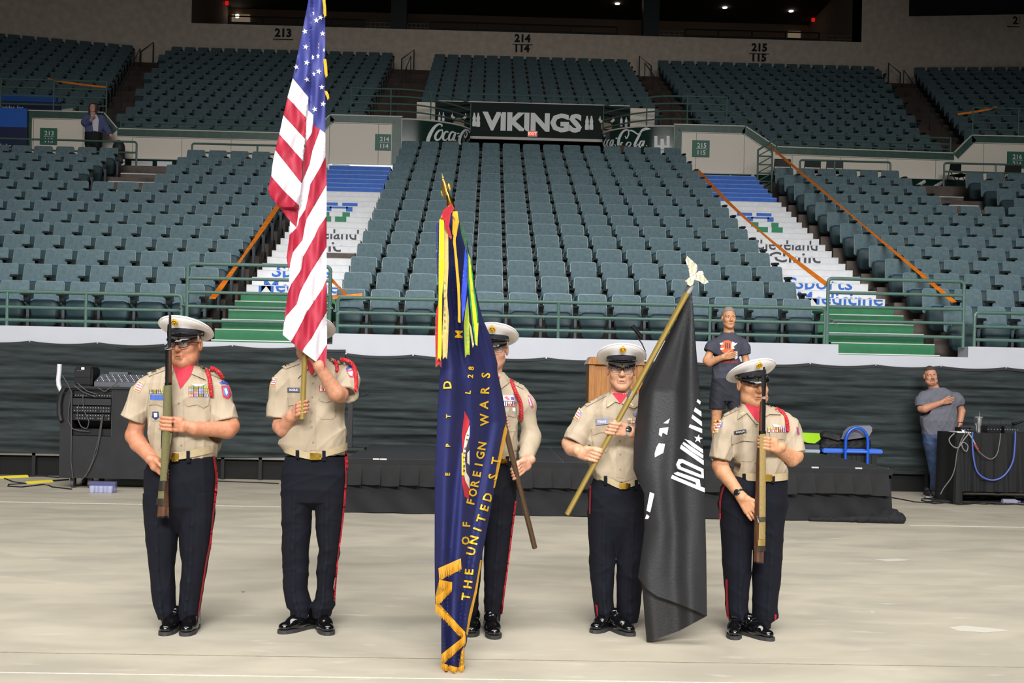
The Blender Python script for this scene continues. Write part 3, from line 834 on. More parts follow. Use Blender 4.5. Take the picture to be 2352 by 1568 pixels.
# ================================================================ railings
def bend(pts, r=.07, n=5):
    """round the corners of a polyline"""
    pts = [Vector(p) for p in pts]; out = [pts[0]]
    for i in range(1, len(pts) - 1):
        a, b, c = pts[i - 1], pts[i], pts[i + 1]
        d1 = (a - b).normalized(); d2 = (c - b).normalized()
        for k in range(n + 1):
            t = k / n; p = (b + d1 * r) * (1 - t) ** 2 + b * 2 * t * (1 - t) + (b + d2 * r) * t * t; out.append(p)
    out.append(pts[-1]); return out
def railing(lab, x0, x1, y, zb, zs, posts, grp=None, ends=(True, True), r=.027, M=None, name='railing'):
    """pipe railing along x at depth y: zs = heights of the bars (first the top one)"""
    M = M or GR_PIPE
    o = thing(name, lab, 'railing', ((x0 + x1) / 2, y, zb), grp)
    p = [(x0, y, zs[0]), (x1, y, zs[0])]
    if ends[0]: p = [(x0, y, zb)] + p
    if ends[1]: p = p + [(x1, y, zb)]
    MB().tube(bend(p), r, 8).build('top_rail', M, o, True)
    for z in zs[1:]: MB().tube([(x0, y, z), (x1, y, z)], r * .9, 8).build('rail', M, o, True)
    for x in posts: MB().tube([(x, y, zb), (x, y, zs[0])], r * .9, 8).build('post', M, o, True)
    return o
RY = WY + .08
railing('long green pipe railing in front of the middle seats', -2.2, 5.08, RY, 2.17, (2.72, 2.50, 2.30), [1.08, 3.35])
railing('green pipe railing in front of the seats above the equipment cart', -9.5, -4.5, RY, 2.17, (2.70, 2.47, 2.28), [-7.05, -5.9], ends=(False, True))
railing('green pipe railing in front of the seats above the skirted table', 7.35, 10, RY, 2.17, (2.71, 2.50, 2.30), [], ends=(True, False))
for x0, x1, lab in ((-4.42, -2.32, 'five bar green gate across the stairs behind the striped flag'), (5.12, 7.18, 'five bar green gate across the stairs near the skirted table')):
    o = railing(lab, x0, x1, RY, 2.17, (3.17, 2.96, 2.75, 2.54, 2.33), [], name='stair_gate')
    for xe in (x0, x1):                                   # chain that ties the gate
        for k in range(5):
            c = Vector((xe + (.03 + .025 * k) * (-1 if xe == x0 and x0 < 0 else 1), RY - .03, 2.56 - .02 * k + (.006 if k % 2 else 0)))
            a = [c + Vector((.018 * math.cos(t), .012 * math.sin(t) if k % 2 else 0, .012 * math.sin(t) if not k % 2 else 0)) for t in np.linspace(0, 6.28, 9)[:-1]]
            MB().tube(a, .005, 5, closed=True).build('chain_link', mat('chain', (150, 156, 160), .3, .9), o)
# rails behind the top rows of the side sections
zz = rowz(12) - SEATH
railing('two bar green rail behind the top seats where the woman stands', -14, -8.95, 28.4, zz, (7.42, 7.15), [-11.6], ends=(False, True), r=.026)
railing('two bar green rail behind the top seats beside the striped flag', -7.55, -4.5, 28.4, zz, (7.42, 7.20), [-5.9], ends=(True, True), r=.026)
railing('two bar green rail in front of the folding chairs', 8.0, 10.35, 28.4, zz, (7.40, 7.17), [8.9], ends=(True, True), r=.026)
railing('two bar green rail under the 216 sign', 11.75, 15.5, 28.4, zz, (7.42, 7.20), [13.1], ends=(True, False), r=.026)
# upper level guard rails
def urail(lab, x0, x1, y, zb, zs, n, curve=None):
    o = thing('guard_rail', lab, 'railing', ((x0 + x1) / 2, y, zb))
    def pt(t, z):
        x = x0 + (x1 - x0) * t; return (x, y + (curve(t) if curve else 0), z)
    ts = np.linspace(0, 1, 13)
    for z in zs: MB().tube([pt(t, z) for t in ts], .022, 6).build('rail', GR_PIPE, o, True)
    for t in np.linspace(0, 1, n): MB().tube([pt(t, zb), pt(t, zs[0])], .02, 6).build('post', GR_PIPE, o, True)
    return o
RS = (9.32, 9.12, 8.92, 8.74)
urail('tall green guard rail beside the blue sponsor boards', -14.5, -10.3, LY + .15, 8.47, (9.36, 9.14, 8.92, 8.70), 4)
urail('tall curved green guard rail left of the VIKINGS board', -3.75, -.55, LY + .1, 8.55, (9.36, 9.16, 8.96, 8.76), 4, lambda t: 1.3 * max(0, (t - .42) / .58) ** 2)
urail('tall curved green guard rail right of the VIKINGS board', 6.42, 3.2, LY + .1, 8.55, (9.38, 9.18, 8.98, 8.76), 4, lambda t: 1.3 * max(0, (t - .42) / .58) ** 2)
urail('low three bar green rail in front of the upper seats behind the striped flag', -9.9, -4.8, LY + .15, 8.05, (8.45, 8.28, 8.15), 5)
urail('low three bar green rail in front of the upper seats above the folding chairs', 7.75, 12.6, LY + .15, 8.03, (8.45, 8.28, 8.14), 5)
urail('tall green guard rail at the far end beside the 216 sign', 13.2, 17, LY + .15, 8.5, (9.3, 9.1, 8.9, 8.7), 4)
urail('thin green rail above the VIKINGS board', -.75, 3.5, VY + .1, 9.43, (9.68,), 6)
for x0, y0, x1, y1, Y in ((1645, 245, 1733, 278, 31), (2210, 300, 2270, 268, 31)):
    a, b = at(x0, y0, Y), at(x1, y1, Y)
    o = MB().tube([a, b, b - Vector((0, 0, .3))], .025, 6).build('stair_handrail', GR_PIPE, None, True); base_at(o, b - Vector((0, 0, .3)))
    tag(o, 'sloping green handrail beside the upper stairs', 'handrail', 'upper stair handrails')
for X0, X1 in ((-3.2, -3.2), (6.15, 6.15), (-11.4, -13.9), (14.0, 16.6)):     # handrails in the upper aisles
    o = thing('stair_handrail', 'thin handrail running up the dark upper stairs', 'handrail', (X0, UY0, 8.2), 'handrails of the upper stairs')
    pts = []
    for k in range(6):
        i = k * 2.6; y = UY0 + URUN * i; z = 8.2 + URISE * i; X = X0 + (X1 - X0) * k / 5
        pts.append((X, y, z + .85)); MB().tube([(X, y, z - .1), (X, y, z + .85)], .02, 6).build('post', mat('dark_pipe', (64, 70, 66), .5), o)
    MB().tube(pts, .02, 6).build('rail', MATS['dark_pipe'], o)
    # frame at the head of the stairs
    y = TY - .5
    MB().tube([(X1, y, 14.0), (X1, y, 15.2), (X1 + (.5 if X0 > 0 else -.5), y, 14.8), (X1 + (.5 if X0 > 0 else -.5), y, 14.0)], .03, 6).build('head_frame', MATS['dark_pipe'], o)
# ================================================================ bodies from distance fields
class Grid:
    def __init__(s, lo, hi, h):
        s.lo = np.array(lo, float); s.h = h
        n = np.ceil((np.array(hi) - s.lo) / h).astype(int) + 1
        s.ax = [s.lo[i] + h * np.arange(n[i]) for i in range(3)]
        s.D = np.full(tuple(n), 1.0, np.float32)
    def sl(s, lo, hi):
        r = []
        for i in range(3):
            a = max(0, int((lo[i] - s.lo[i]) / s.h)); b = min(len(s.ax[i]), int((hi[i] - s.lo[i]) / s.h) + 2)
            if b <= a: return None, None
            r.append(slice(a, b))
        return tuple(r), (s.ax[0][r[0]][:, None, None], s.ax[1][r[1]][None, :, None], s.ax[2][r[2]][None, None, :])
    def put(s, prim, k=.0, op='add', pad=0):
        f, lo, hi = prim; m_ = k + pad + .01
        sl, c = s.sl(np.array(lo) - m_, np.array(hi) + m_)
        if sl is None: return s
        d = f(*c).astype(np.float32); D = s.D[sl]
        if op == 'add':
            if k: h = np.maximum(k - np.abs(D - d), 0) / k; s.D[sl] = np.minimum(D, d) - h * h * k * .25
            else: s.D[sl] = np.minimum(D, d)
        else:
            d = -d
            if k: h = np.maximum(k - np.abs(D - d), 0) / k; s.D[sl] = np.maximum(D, d) + h * h * k * .25
            else: s.D[sl] = np.maximum(D, d)
        return s
    def mesh(s):
        D = s.D; I = D < 0; n = np.array(D.shape)
        cnt = np.zeros(tuple(n - 1), np.uint8)
        for a in (0, 1):
            for b in (0, 1):
                for c in (0, 1): cnt += I[a:n[0] - 1 + a, b:n[1] - 1 + b, c:n[2] - 1 + c]
        act = np.argwhere((cnt > 0) & (cnt < 8))
        cell = np.full(tuple(n - 1), -1, np.int32); cell[act[:, 0], act[:, 1], act[:, 2]] = np.arange(len(act))
        cor = {}
        for a in (0, 1):
            for b in (0, 1):
                for c in (0, 1): cor[a, b, c] = D[act[:, 0] + a, act[:, 1] + b, act[:, 2] + c]
        pos = np.zeros((len(act), 3)); num = np.zeros(len(act))
        for ax in range(3):
            for u in (0, 1):
                for v in (0, 1):
                    p0 = [0, 0, 0]; o = [i for i in range(3) if i != ax]; p0[o[0]] = u; p0[o[1]] = v
                    p1 = list(p0); p1[ax] = 1
                    d0, d1 = cor[tuple(p0)], cor[tuple(p1)]; m_ = (d0 < 0) != (d1 < 0)
                    t = np.where(m_, d0 / np.where(m_, d0 - d1, 1), 0)
                    for i in range(3): pos[:, i] += np.where(m_, p0[i] + (t if i == ax else 0), 0)
                    num += m_
        pos = (pos / num[:, None] + act) * s.h + s.lo
        Q = []
        for ax in range(3):
            o = [i for i in range(3) if i != ax]
            a = [slice(None)] * 3; b = [slice(None)] * 3; a[ax] = slice(0, -1); b[ax] = slice(1, None)
            ch = np.argwhere(I[tuple(a)] != I[tuple(b)])
            ok = np.ones(len(ch), bool)
            for i in o: ok &= (ch[:, i] > 0) & (ch[:, i] < n[i] - 1)
            ch = ch[ok]; ins = I[ch[:, 0], ch[:, 1], ch[:, 2]]
            q = []
            for du, dv in ((-1, -1), (0, -1), (0, 0), (-1, 0)):
                w = ch.copy(); w[:, o[0]] += du; w[:, o[1]] += dv; q.append(cell[w[:, 0], w[:, 1], w[:, 2]])
            q = np.stack(q, 1); flip = ins if ax != 1 else ~ins
            q[~flip] = q[~flip][:, ::-1]; Q.append(q)
        return pos, np.concatenate(Q)
def np_mesh(name, v, q):
    me = bpy.data.meshes.new(name); k = q.shape[1]
    me.vertices.add(len(v)); me.vertices.foreach_set('co', np.ascontiguousarray(v, np.float32).ravel())
    me.loops.add(q.size); me.loops.foreach_set('vertex_index', np.ascontiguousarray(q, np.int32).ravel())
    me.polygons.add(len(q)); me.polygons.foreach_set('loop_start', np.arange(0, q.size, k, dtype=np.int32))
    me.update(calc_edges=True); me.validate(); me.polygons.foreach_set('use_smooth', np.ones(len(q), bool))
    return me
def V3(p): return np.array([float(x) for x in p])
def rcone(a, b, ra, rb, flat=None):
    a, b = V3(a), V3(b); ab = b - a; L2 = max((ab ** 2).sum(), 1e-12); R = max(ra, rb)
    def f(x, y, z):
        px, py, pz = x - a[0], y - a[1], z - a[2]
        t = np.clip((px * ab[0] + py * ab[1] + pz * ab[2]) / L2, 0, 1)
        dx, dy, dz = px - t * ab[0], py - t * ab[1], pz - t * ab[2]
        if flat is not None:
            n, sc = flat; u = dx * n[0] + dy * n[1] + dz * n[2]; g = 1 / sc - 1
            dx, dy, dz = dx + u * n[0] * g, dy + u * n[1] * g, dz + u * n[2] * g
        d = np.sqrt(dx * dx + dy * dy + dz * dz) - (ra + (rb - ra) * t)
        return d
    return f, np.minimum(a, b) - R, np.maximum(a, b) + R
def ell(c, r, M=None):
    c, r = V3(c), V3(r); R = r.max()
    Mi = np.eye(3) if M is None else np.array(M)          # columns = local axes
    def f(x, y, z):
        p = [x - c[0], y - c[1], z - c[2]]
        q = [(p[0] * Mi[0, i] + p[1] * Mi[1, i] + p[2] * Mi[2, i]) for i in range(3)]
        k0 = np.sqrt(sum((q[i] / r[i]) ** 2 for i in range(3))); k1 = np.sqrt(sum((q[i] / r[i] ** 2) ** 2 for i in range(3))) + 1e-9
        return k0 * (k0 - 1) / k1
    return f, c - R, c + R
def loft(T, n=2.3):
    """T rows (z, cx, cy, a, b): stacked ellipses"""
    T = np.array(sorted([tuple(map(float, r)) for r in T])); zs = T[:, 0]
    def f(x, y, z):
        cx, cy, a, b = (np.interp(z, zs, T[:, i]) for i in (1, 2, 3, 4))
        q = (np.abs((x - cx) / a) ** n + np.abs((y - cy) / b) ** n) ** (1 / n)
        d = (q - 1) * np.minimum(a, b)
        return np.maximum(d, np.maximum(zs[0] - z, z - zs[-1]))
    return f, (np.min(T[:, 1] - T[:, 3]), np.min(T[:, 2] - T[:, 4]), zs[0]), (np.max(T[:, 1] + T[:, 3]), np.max(T[:, 2] + T[:, 4]), zs[-1])
def wrinkle(g, amp, seed, lo, hi, kx=30, kz=20, n=7, ridge=False):
    rng = np.random.RandomState(seed); sl, (x, y, z) = g.sl(lo, hi)
    w_ = 0
    for i in range(n):
        d = rng.normal(size=3) * np.array([kx, kx * .6, kz]); ph = rng.uniform(0, 6.28)
        t = d[0] * x + d[1] * y + d[2] * z + ph
        t = t + 1.3 * np.sin(.45 * t + rng.uniform(0, 6) + 4 * z)
        w_ = w_ + ((1 - np.abs(np.sin(t * .5))) ** 2 * 2 - .8 if ridge else np.sin(t))
    g.D[sl] -= (amp * w_ / math.sqrt(n)).astype(np.float32)

def skin_mat(name, c):
    return mat(name, c, .5, 0, .07, 45, .08, 220, spec=.35)

def head_sdf(g, C, R, s=1, jowl=0, nose=1, wide=1, capped=False):
    """R: 3x3 columns = right, back, up of the head"""
    R = np.array(R); C = V3(C)
    def W(x, y, z): return C + s * (R @ np.array([x * wide, y, z]))
    E = lambda c, r, k=.012, op='add': g.put(ell(W(*c), np.array(r) * s * np.array([wide, 1, 1]), R), k * s, op)
    K = lambda a, b, ra, rb, k=.01, op='add': g.put(rcone(W(*a), W(*b), ra * s, rb * s), k * s, op)
    if capped: E((0, .016, .020), (.074, .092, .050), 0)           # skull, flattened under the cap
    else: E((0, .018, .045), (.075, .095, .088), 0)
    E((0, -.028, -.025), (.063, .066, .088), .03)                  # face
    K((-.046, -.02, -.058), (-.016, -.068, -.094), .022, .02, .03); K((.046, -.02, -.058), (.016, -.068, -.094), .022, .02, .03)
    E((0, -.076, -.096), (.024, .02, .018), .02)                   # chin
    E((-.041, -.058, -.022), (.026, .03, .026), .02); E((.041, -.058, -.022), (.026, .03, .026), .02)
    if jowl: E((-.044, -.035, -.075), (.024 + jowl, .035, .028), .03); E((.044, -.035, -.075), (.024 + jowl, .035, .028), .03); E((0, -.03, -.11), (.045, .045, .028), .03)
    K((-.046, -.074, .032), (.046, -.074, .032), .011, .011, .016)  # brow
    K((0, -.088, .026), (0, -.112, -.022), .008, .0125 * nose, .012) # nose
    E((-.012, -.1, -.026), (.0095, .012, .009), .006); E((.012, -.1, -.026), (.0095, .012, .009), .006)
    for sx in (-1, 1):
        E((sx * .032, -.104, .010), (.019, .017, .012), .014, 'sub')   # sockets
        E((sx * .031, -.079, .009), (.014, .012, .011), .004)         # lids
        K((sx * .018, -.1, -.032), (sx * .034, -.083, -.066), .0042, .003, .006, 'sub')
        E((sx * .078, .012, -.002), (.010, .02, .032), .008)           # ears
        E((sx * .088, .006, .002), (.008, .011, .018), .006, 'sub')
        K((sx * .006, -.108, -.036), (sx * .007, -.1, -.037), .003, .002, .003, 'sub')
    K((-.017, -.091, -.055), (.017, -.091, -.055), .0065, .0065, .008)
    K((-.015, -.089, -.067), (.015, -.089, -.067), .0075, .0075, .008)
    K((-.02, -.099, -.061), (.02, -.099, -.061), .0022, .0022, .004, 'sub')
    E((0, -.094, -.082), (.018, .006, .005), .01, 'sub')
    return W

def grip(g, C, A, e1, e2, R, fr=.0088, gap=.0195, th=(15, 195), thumb='over', order=1):
    """closed hand round a bar: A bar direction (index finger side), e1 towards the wrist, e2 the side the fingers cross"""
    C, A, e1, e2 = V3(C), V3(Vector(A).normalized()), V3(Vector(e1).normalized()), V3(Vector(e2).normalized())
    Rf = R + fr
    for i, (o, ext) in enumerate(((1.5, 0), (.5, 12), (-.5, 4), (-1.5, -22))):
        a0, a1 = math.radians(th[0]), math.radians(th[1] + ext)
        pts = []
        for t in np.linspace(0, 1, 6):
            a = a0 + (a1 - a0) * t
            pts.append(C + A * (o * gap) + (Rf + (.012 * (1 - t) if t < .35 else 0)) * (math.cos(a) * e1 + math.sin(a) * e2))
        for p, q, t in zip(pts, pts[1:], range(5)):
            r0 = fr * (1.08 - .05 * t); g.put(rcone(p, q, r0, r0 * .96), .003)
        k = pts[0]; palm = C + e1 * (R + .055) + A * (o * gap * .8)
        g.put(rcone(k, palm, fr * 1.15, .016), .008)
    base = C + e1 * (R + .05)
    g.put(rcone(base + A * .022, base - A * .022 + e1 * .02, .02, .02), .02)
    if thumb == 'over':
        p = [base + A * .028 + e2 * .008, C + e1 * (R + .012) + A * .044 + e2 * (R + .002), C - e1 * (R * .6) + A * .047 + e2 * (R + .006)]
    elif thumb == 'along':
        p = [base + A * .03 + e2 * .01, C + e1 * (R + .004) + A * .052 + e2 * (R + .004), C + e1 * (R * .2) + A * .085 + e2 * (R + .008)]
    else:
        p = [base + A * .026 - e2 * .008, C + e1 * (R + .008) + A * .03 - e2 * (R + .004), C - e1 * (R * .7) + A * .034 - e2 * (R + .008)]
    g.put(rcone(p[0], p[1], .013, .0105), .01); g.put(rcone(p[1], p[2], .0105, .0085), .004)
    return C + e1 * (R + .098)
def flathand(g, Wp, d, side, nrm, s=1, curl=0, spread=.012, thumb=1):
    """open hand from the wrist Wp along d; side = towards the thumb; nrm = back of the hand"""
    Wp = V3(Wp); d, side, nrm = (V3(Vector(v).normalized()) for v in (d, side, nrm))
    kn = []
    for i, o in enumerate((.033, .011, -.011, -.031)):
        kb = Wp + d * (.088 * s) + side * (o * s); kn.append(kb)
        g.put(rcone(Wp + side * (o * .6 * s), kb, .016 * s, .0125 * s, ), .012)
        L = (.07, .08, .074, .058)[i] * s; dd = d + side * (o * spread / .012 * .25 / .033 * .033 * 4)
        dd = dd / np.linalg.norm(dd); p0 = kb
        for j in range(3):
            bend_ = -nrm * curl * (j + .3) * .35; q = p0 + (dd + bend_) / np.linalg.norm(dd + bend_) * L * (.42, .33, .25)[j]
            g.put(rcone(p0, q, .0092 * s * (1 - .06 * j), .0088 * s * (1 - .06 * j)), .003); p0 = q
    if thumb:
        a = Wp + d * .022 * s + side * .026 * s; b = Wp + d * .058 * s + side * .056 * s; c = Wp + d * .09 * s + side * .064 * s
        g.put(rcone(Wp + d * .01, a, .015 * s, .015 * s), .01); g.put(rcone(a, b, .0145 * s, .011 * s), .008); g.put(rcone(b, c, .011 * s, .0085 * s), .003)

class BV:
    """first surface seen on a pixel, over one or more mesh objects"""
    def __init__(s, objs):
        V = []; P = []
        for o in objs:
            n = len(V); me = o.data; M = o.matrix_basis if o.parent is None else (Matrix.Translation(o.parent.matrix_basis.translation) @ o.matrix_parent_inverse @ o.matrix_basis)
            c = np.empty(len(me.vertices) * 3, np.float32); me.vertices.foreach_get('co', c); c = c.reshape(-1, 3) + np.array(M.translation)
            V += c.tolist(); P += [[i + n for i in p.vertices] for p in me.polygons]
        s.t = BVHTree.FromPolygons(V, P)
    def Y(s, px, py, dflt=None):
        h = s.t.ray_cast(Vector((0, 0, CH)), ray(px, py))
        return h[0].y if h[0] is not None else dflt
    def fn(s, lift, dflt):
        def f(px, py):
            v = s.Y(px, py)
            if v is None:
                for d in (3, 6, 10, 15, 22):
                    for q in ((d, 0), (-d, 0), (0, d), (0, -d)):
                        v = s.Y(px + q[0], py + q[1])
                        if v is not None: break
                    if v is not None: break
            return (v if v is not None else dflt) - lift
        return f
def patch(bv, name, poly, M, parent, lift=.003, step=6, dflt=None, label=None, edge=3, clamp=.2):
    f0 = bv.fn(lift, dflt); b0 = bv.fn(-.004, dflt)
    cy = sorted(f0(*p) for p in poly)[len(poly) // 2]
    f = lambda x, y: min(cy + clamp, max(cy - clamp, f0(x, y))); b = lambda x, y: max(f(x, y) + .002, min(cy + clamp + .012, b0(x, y)))
    return relief([(name, poly, M, label)], f, b, parent, step=step, edge=edge)[0]
def surf(bv, px, py, lift, dflt=None):
    Y = bv.fn(lift, dflt)(px, py); return at(px, py, Y)
def quad(x0, y0, x1, y1): return [(x0, y0), (x1, y0), (x1, y1), (x0, y1)]
def txt_on(bv, s, px, py, hpx, M, parent, ang=0, lift=.006, dflt=None, wpx=None, name='lettering', offset=.01, lead=(1, 0)):
    v, f = text2d(s, hpx, offset)
    if wpx: v[:, 0] *= wpx / (v[:, 0].max() - v[:, 0].min())
    c, n = math.cos(ang), math.sin(ang); vs = []
    for x, y in v:
        X, Y = px + x * c + y * n, py + x * n - y * c
        vs.append(surf(bv, X, Y, lift, dflt))
    return MB().add(vs, [tuple(reversed(q)) for q in f]).build(name, M, parent, fix=False)
def braid(pts, r, M, parent, name='cord', twist=26):
    """twisted cord along points"""
    pts = [Vector(p) for p in pts]; P = []
    for i in range(len(pts) - 1):
        p0, p1, p2, p3 = pts[max(i - 1, 0)], pts[i], pts[i + 1], pts[min(i + 2, len(pts) - 1)]
        n = max(4, int((p2 - p1).length / .006))
        for k in range(n):
            t = k / n; P.append(.5 * (2 * p1 + (p2 - p0) * t + (2 * p0 - 5 * p1 + 4 * p2 - p3) * t * t + (3 * p1 - p0 - 3 * p2 + p3) * t ** 3))
    P.append(pts[-1]); b = MB()
    for ph in (0, 2.09, 4.19):
        q = []; L = 0
        for i, p in enumerate(P):
            t = (P[min(i + 1, len(P) - 1)] - P[max(i - 1, 0)]).normalized(); a = t.cross(YA).normalized(); bb = t.cross(a)
            if i: L += (p - P[i - 1]).length
            th = ph + L * 190; q.append(p + (a * math.cos(th) + bb * math.sin(th)) * r * .55)
        b.tube(q, r * .55, 6)
    return b.build(name, M, parent, True)

KHAKI = mat('khaki_shirt', (160, 146, 126), .85, 0, .03, 12, .5, 13, stretch=(1, 1, .6))
KHAKI2 = mat('khaki_flap', (154, 140, 120), .85, 0, .03, 12, .3, 16)
NAVY = mat('navy_trousers', (8, 10, 22), .85, 0, .12, 9, .15, 300, spec=.25)
REDT = mat('red_turtleneck', (178, 28, 52), .75, 0, .05, 20, .1, 300)
REDC = mat('red_cord', (168, 22, 32), .6)
STRIPE = mat('red_stripe', (160, 20, 36), .7)
PATENT = mat('patent_black', (8, 8, 10), .06, coat=.6); SOLE = mat('shoe_sole', (44, 44, 46), .6)
BRASS = mat('brass', (212, 172, 70), .22, 1.0); GOLD = mat('badge_gold', (226, 186, 70), .3, .9); WEB = mat('web_belt', (164, 148, 116), .8, 0, .04, 60, .2, 500)
CAPW = mat('cap_white', (236, 234, 236), .55, 0, .015, 8); CAPB = mat('cap_band', (30, 32, 42), .75, 0, .1, 40, .3, 300)
SILVER = mat('silver', (200, 204, 208), .25, .9)
HAIRG = mat('grey_hair', (150, 144, 138), .7, 0, .2, 90, .6, 200)

def head_frame(yaw=0, pitch=0, roll=0):
    """yaw>0 turns the face to the right of the picture, pitch>0 down, roll>0 clockwise in the picture"""
    M = Euler((math.radians(pitch), 0, 0)).to_matrix()
    M = Matrix.Rotation(math.radians(yaw), 3, 'Z') @ Matrix.Rotation(math.radians(roll), 3, 'Y') @ M
    return np.array(M)
def loc_fn(C, R, s):
    C = V3(C); R = np.array(R)
    return lambda x, y, z: Vector(C + s * (R @ np.array([x, y, z])))
def face_bits(L, s, parent, brow, lip, eye=(70, 60, 50), frown=.004, mouthw=.021):
    ew = mat('eye_white', (214, 206, 198), .3); ei = mat('eye_iris_%d' % eye[0], eye, .2)
    lm = mat('lip_%d' % lip[0], lip, .5); bm_ = mat('brow_%d' % brow[0], brow, .8)
    for sx in (-1, 1):
        c = L(sx * .031, -.0825, .0095)
        e = MB(); ax = (L(0, -1, 0) - L(0, 0, 0)).normalized(); u = (L(0, 0, 1) - L(0, 0, 0)).normalized(); r = (L(1, 0, 0) - L(0, 0, 0)).normalized()
        vs = [c + ax * .0095 * s] + [c + (r * math.cos(t) * .0115 + u * math.sin(t) * .0042) * s + ax * .007 * s for t in np.linspace(0, 6.28, 13)[:-1]]
        o = e.add(vs, [(0, 1 + i, 1 + (i + 1) % 12) for i in range(12)]).build('eye', ew, parent)
        vs = [c + ax * .0105 * s] + [c + (r * math.cos(t) * .0046 + u * math.sin(t) * .0042) * s + ax * .0098 * s for t in np.linspace(0, 6.28, 11)[:-1]]
        MB().add(vs, [(0, 1 + i, 1 + (i + 1) % 10) for i in range(10)]).build('iris', ei, o)
        MB().tube([L(sx * .014, -.09, .027), L(sx * .03, -.09, .032), L(sx * .048, -.076, .027)], [.003 * s, .0042 * s, .002 * s], 6).build('eyebrow', bm_, parent, True)
        MB().tube([L(sx * .019, -.09, .014), L(sx * .031, -.0925, .0165), L(sx * .044, -.083, .013)], .0013 * s, 5).build('eyelid_line', mat('lash', (60, 44, 38), .7), o)
    MB().tube([L(-mouthw * 1.1, -.0895, -.061 - frown), L(-mouthw * .5, -.0985, -.0605), L(0, -.1, -.0600), L(mouthw * .5, -.0985, -.0605), L(mouthw * 1.1, -.0895, -.061 - frown)], [.0012 * s, .0024 * s, .0026 * s, .0024 * s, .0012 * s], 6).build('mouth', lm, parent, True)
def ring_loft(rings, n=40):
    """rings: list of functions theta -> Vector"""
    vs = []; fs = []
    for rg in rings: vs += [rg(2 * math.pi * k / n) for k in range(n)]
    for i in range(len(rings) - 1):
        for k in range(n): fs.append((i * n + k, i * n + (k + 1) % n, (i + 1) * n + (k + 1) % n, (i + 1) * n + k))
    return vs, fs
def cap(L, s, parent, tilt=.48, label=None):
    """peaked service cap: white flared cover tilted up at the front, dark band, patent peak, gold badge"""
    def ring(z, rx, ry, yo=0, tl=0):
        return lambda th: L(rx * math.cos(th), yo + ry * math.sin(th), z - tl * (ry * math.sin(th)))
    B0, B1 = .046, .074
    rg = [ring(B1, .083, .103, .012, .14), ring(B1 + .003, .088, .107, .012, .17), ring(B1 + .002, .108, .118, .008, .30), ring(B1 + .001, .128, .131, .004, .42), ring(B1 + .005, .140, .1405, .002, tilt), ring(B1 + .011, .1435, .143, .002, tilt), ring(B1 + .019, .141, .141, .002, tilt), ring(B1 + .025, .128, .129, .004, tilt), ring(B1 + .028, .09, .09, .006, tilt), ring(B1 + .030, .03, .03, .008, tilt), ring(B1 + .030, .001, .001, .008, tilt)]
    vs, fs = ring_loft(rg)
    c = MB().add(vs, fs).build('cap', CAPW, parent, True)
    if label: c['label'] = label
    MB().tube([ring(B1 + .011, .145, .1445, .002, tilt)(2 * math.pi * k / 48) for k in range(48)], .0022 * s, 5, closed=True).build('piping', CAPW, c, True)
    vs, fs = ring_loft([ring(B0, .083, .102, .012, .04), ring(B0 + .002, .0855, .1045, .012, .05), ring(B1 + .002, .087, .1055, .012, .15), ring(B1 + .004, .082, .101, .012, .15)])
    MB().add(vs, fs).build('band', CAPB, c, True)
    # peak
    ph = np.linspace(math.radians(200), math.radians(340), 19); P = []
    for k, p in enumerate(ph):
        w_ = max(0., math.sin(math.pi * k / 18)) ** .7
        for j in range(5):
            t = j / 4; ext = .050 * w_ * t
            P.append(L((.085 + ext * .55) * math.cos(p), .012 + (.105 + ext * .95) * math.sin(p), B0 + .006 - .032 * w_ * t ** 1.25 + .004 * math.sin(t * 3.14)))
    n = len(ph); fs = [(i * 5 + j, i * 5 + j + 1, (i + 1) * 5 + j + 1, (i + 1) * 5 + j) for i in range(n - 1) for j in range(4)]
    m_ = len(P); dn = (L(0, 0, -1) - L(0, 0, 0)).normalized() * .004
    MB().add(P + [p + dn for p in P], fs + [tuple(m_ + i for i in reversed(f)) for f in fs] + [(i * 5 + 4, (i + 1) * 5 + 4, m_ + (i + 1) * 5 + 4, m_ + i * 5 + 4) for i in range(n - 1)]).build('peak', PATENT, c, True)
    MB().tube([ring(B0 + .010, .0875, .107, .012, .07)(t) for t in np.linspace(math.radians(182), math.radians(358), 25)], .0052 * s, 6).build('chin_strap', PATENT, c, True)
    for t in (182, 358):
        p = ring(B0 + .014, .0885, .108, .012, .07)(math.radians(t)); d = (p - L(0, .012, B0)).normalized()
        MB().lathe(p, [(.007, -.002), (.007, .002), (.004, .005), (.0005, .006)], 12, d).build('button', GOLD, c, True)
    # badge: disc, wreath and spread wings in relief
    p = L(0, -.142, B1 + .074); q = L(0, -.110, B1 + .024); d = (q - p); n_ = (L(0, -1, 0) - L(0, 0, 0)).normalized(); up = -d.normalized(); nn = (n_ - up * n_.dot(up)).normalized(); rt = up.cross(nn).normalized()
    bc = (p + q) / 2 + nn * .004
    b = MB().lathe(bc, [(.019 * s, 0), (.02 * s, .003), (.017 * s, .006), (.015 * s, .0045), (.001, .0045)], 22, nn)
    for k in range(16):
        a = k * math.pi / 8; b.lathe(bc + (rt * math.cos(a) + up * math.sin(a)) * .0165 * s + nn * .004, [(.0032 * s, 0), (.002 * s, .003)], 6, nn)
    b.tube([bc + up * .008 * s + nn * .006, bc + nn * .009, bc - up * .008 * s + nn * .006], [.003 * s, .005 * s, .003 * s], 6)
    for sx in (-1, 1): b.tube([bc + rt * sx * .002 + nn * .007, bc + rt * sx * .008 * s + up * .006 * s + nn * .007, bc + rt * sx * .011 * s - up * .004 * s + nn * .005], [.003 * s, .0035 * s, .0015 * s], 6)
    b.lathe(bc + up * .021 * s, [(.005 * s, -.001), (.004 * s, .004)], 8, nn)
    b.build('badge', GOLD, c, True)
    return c
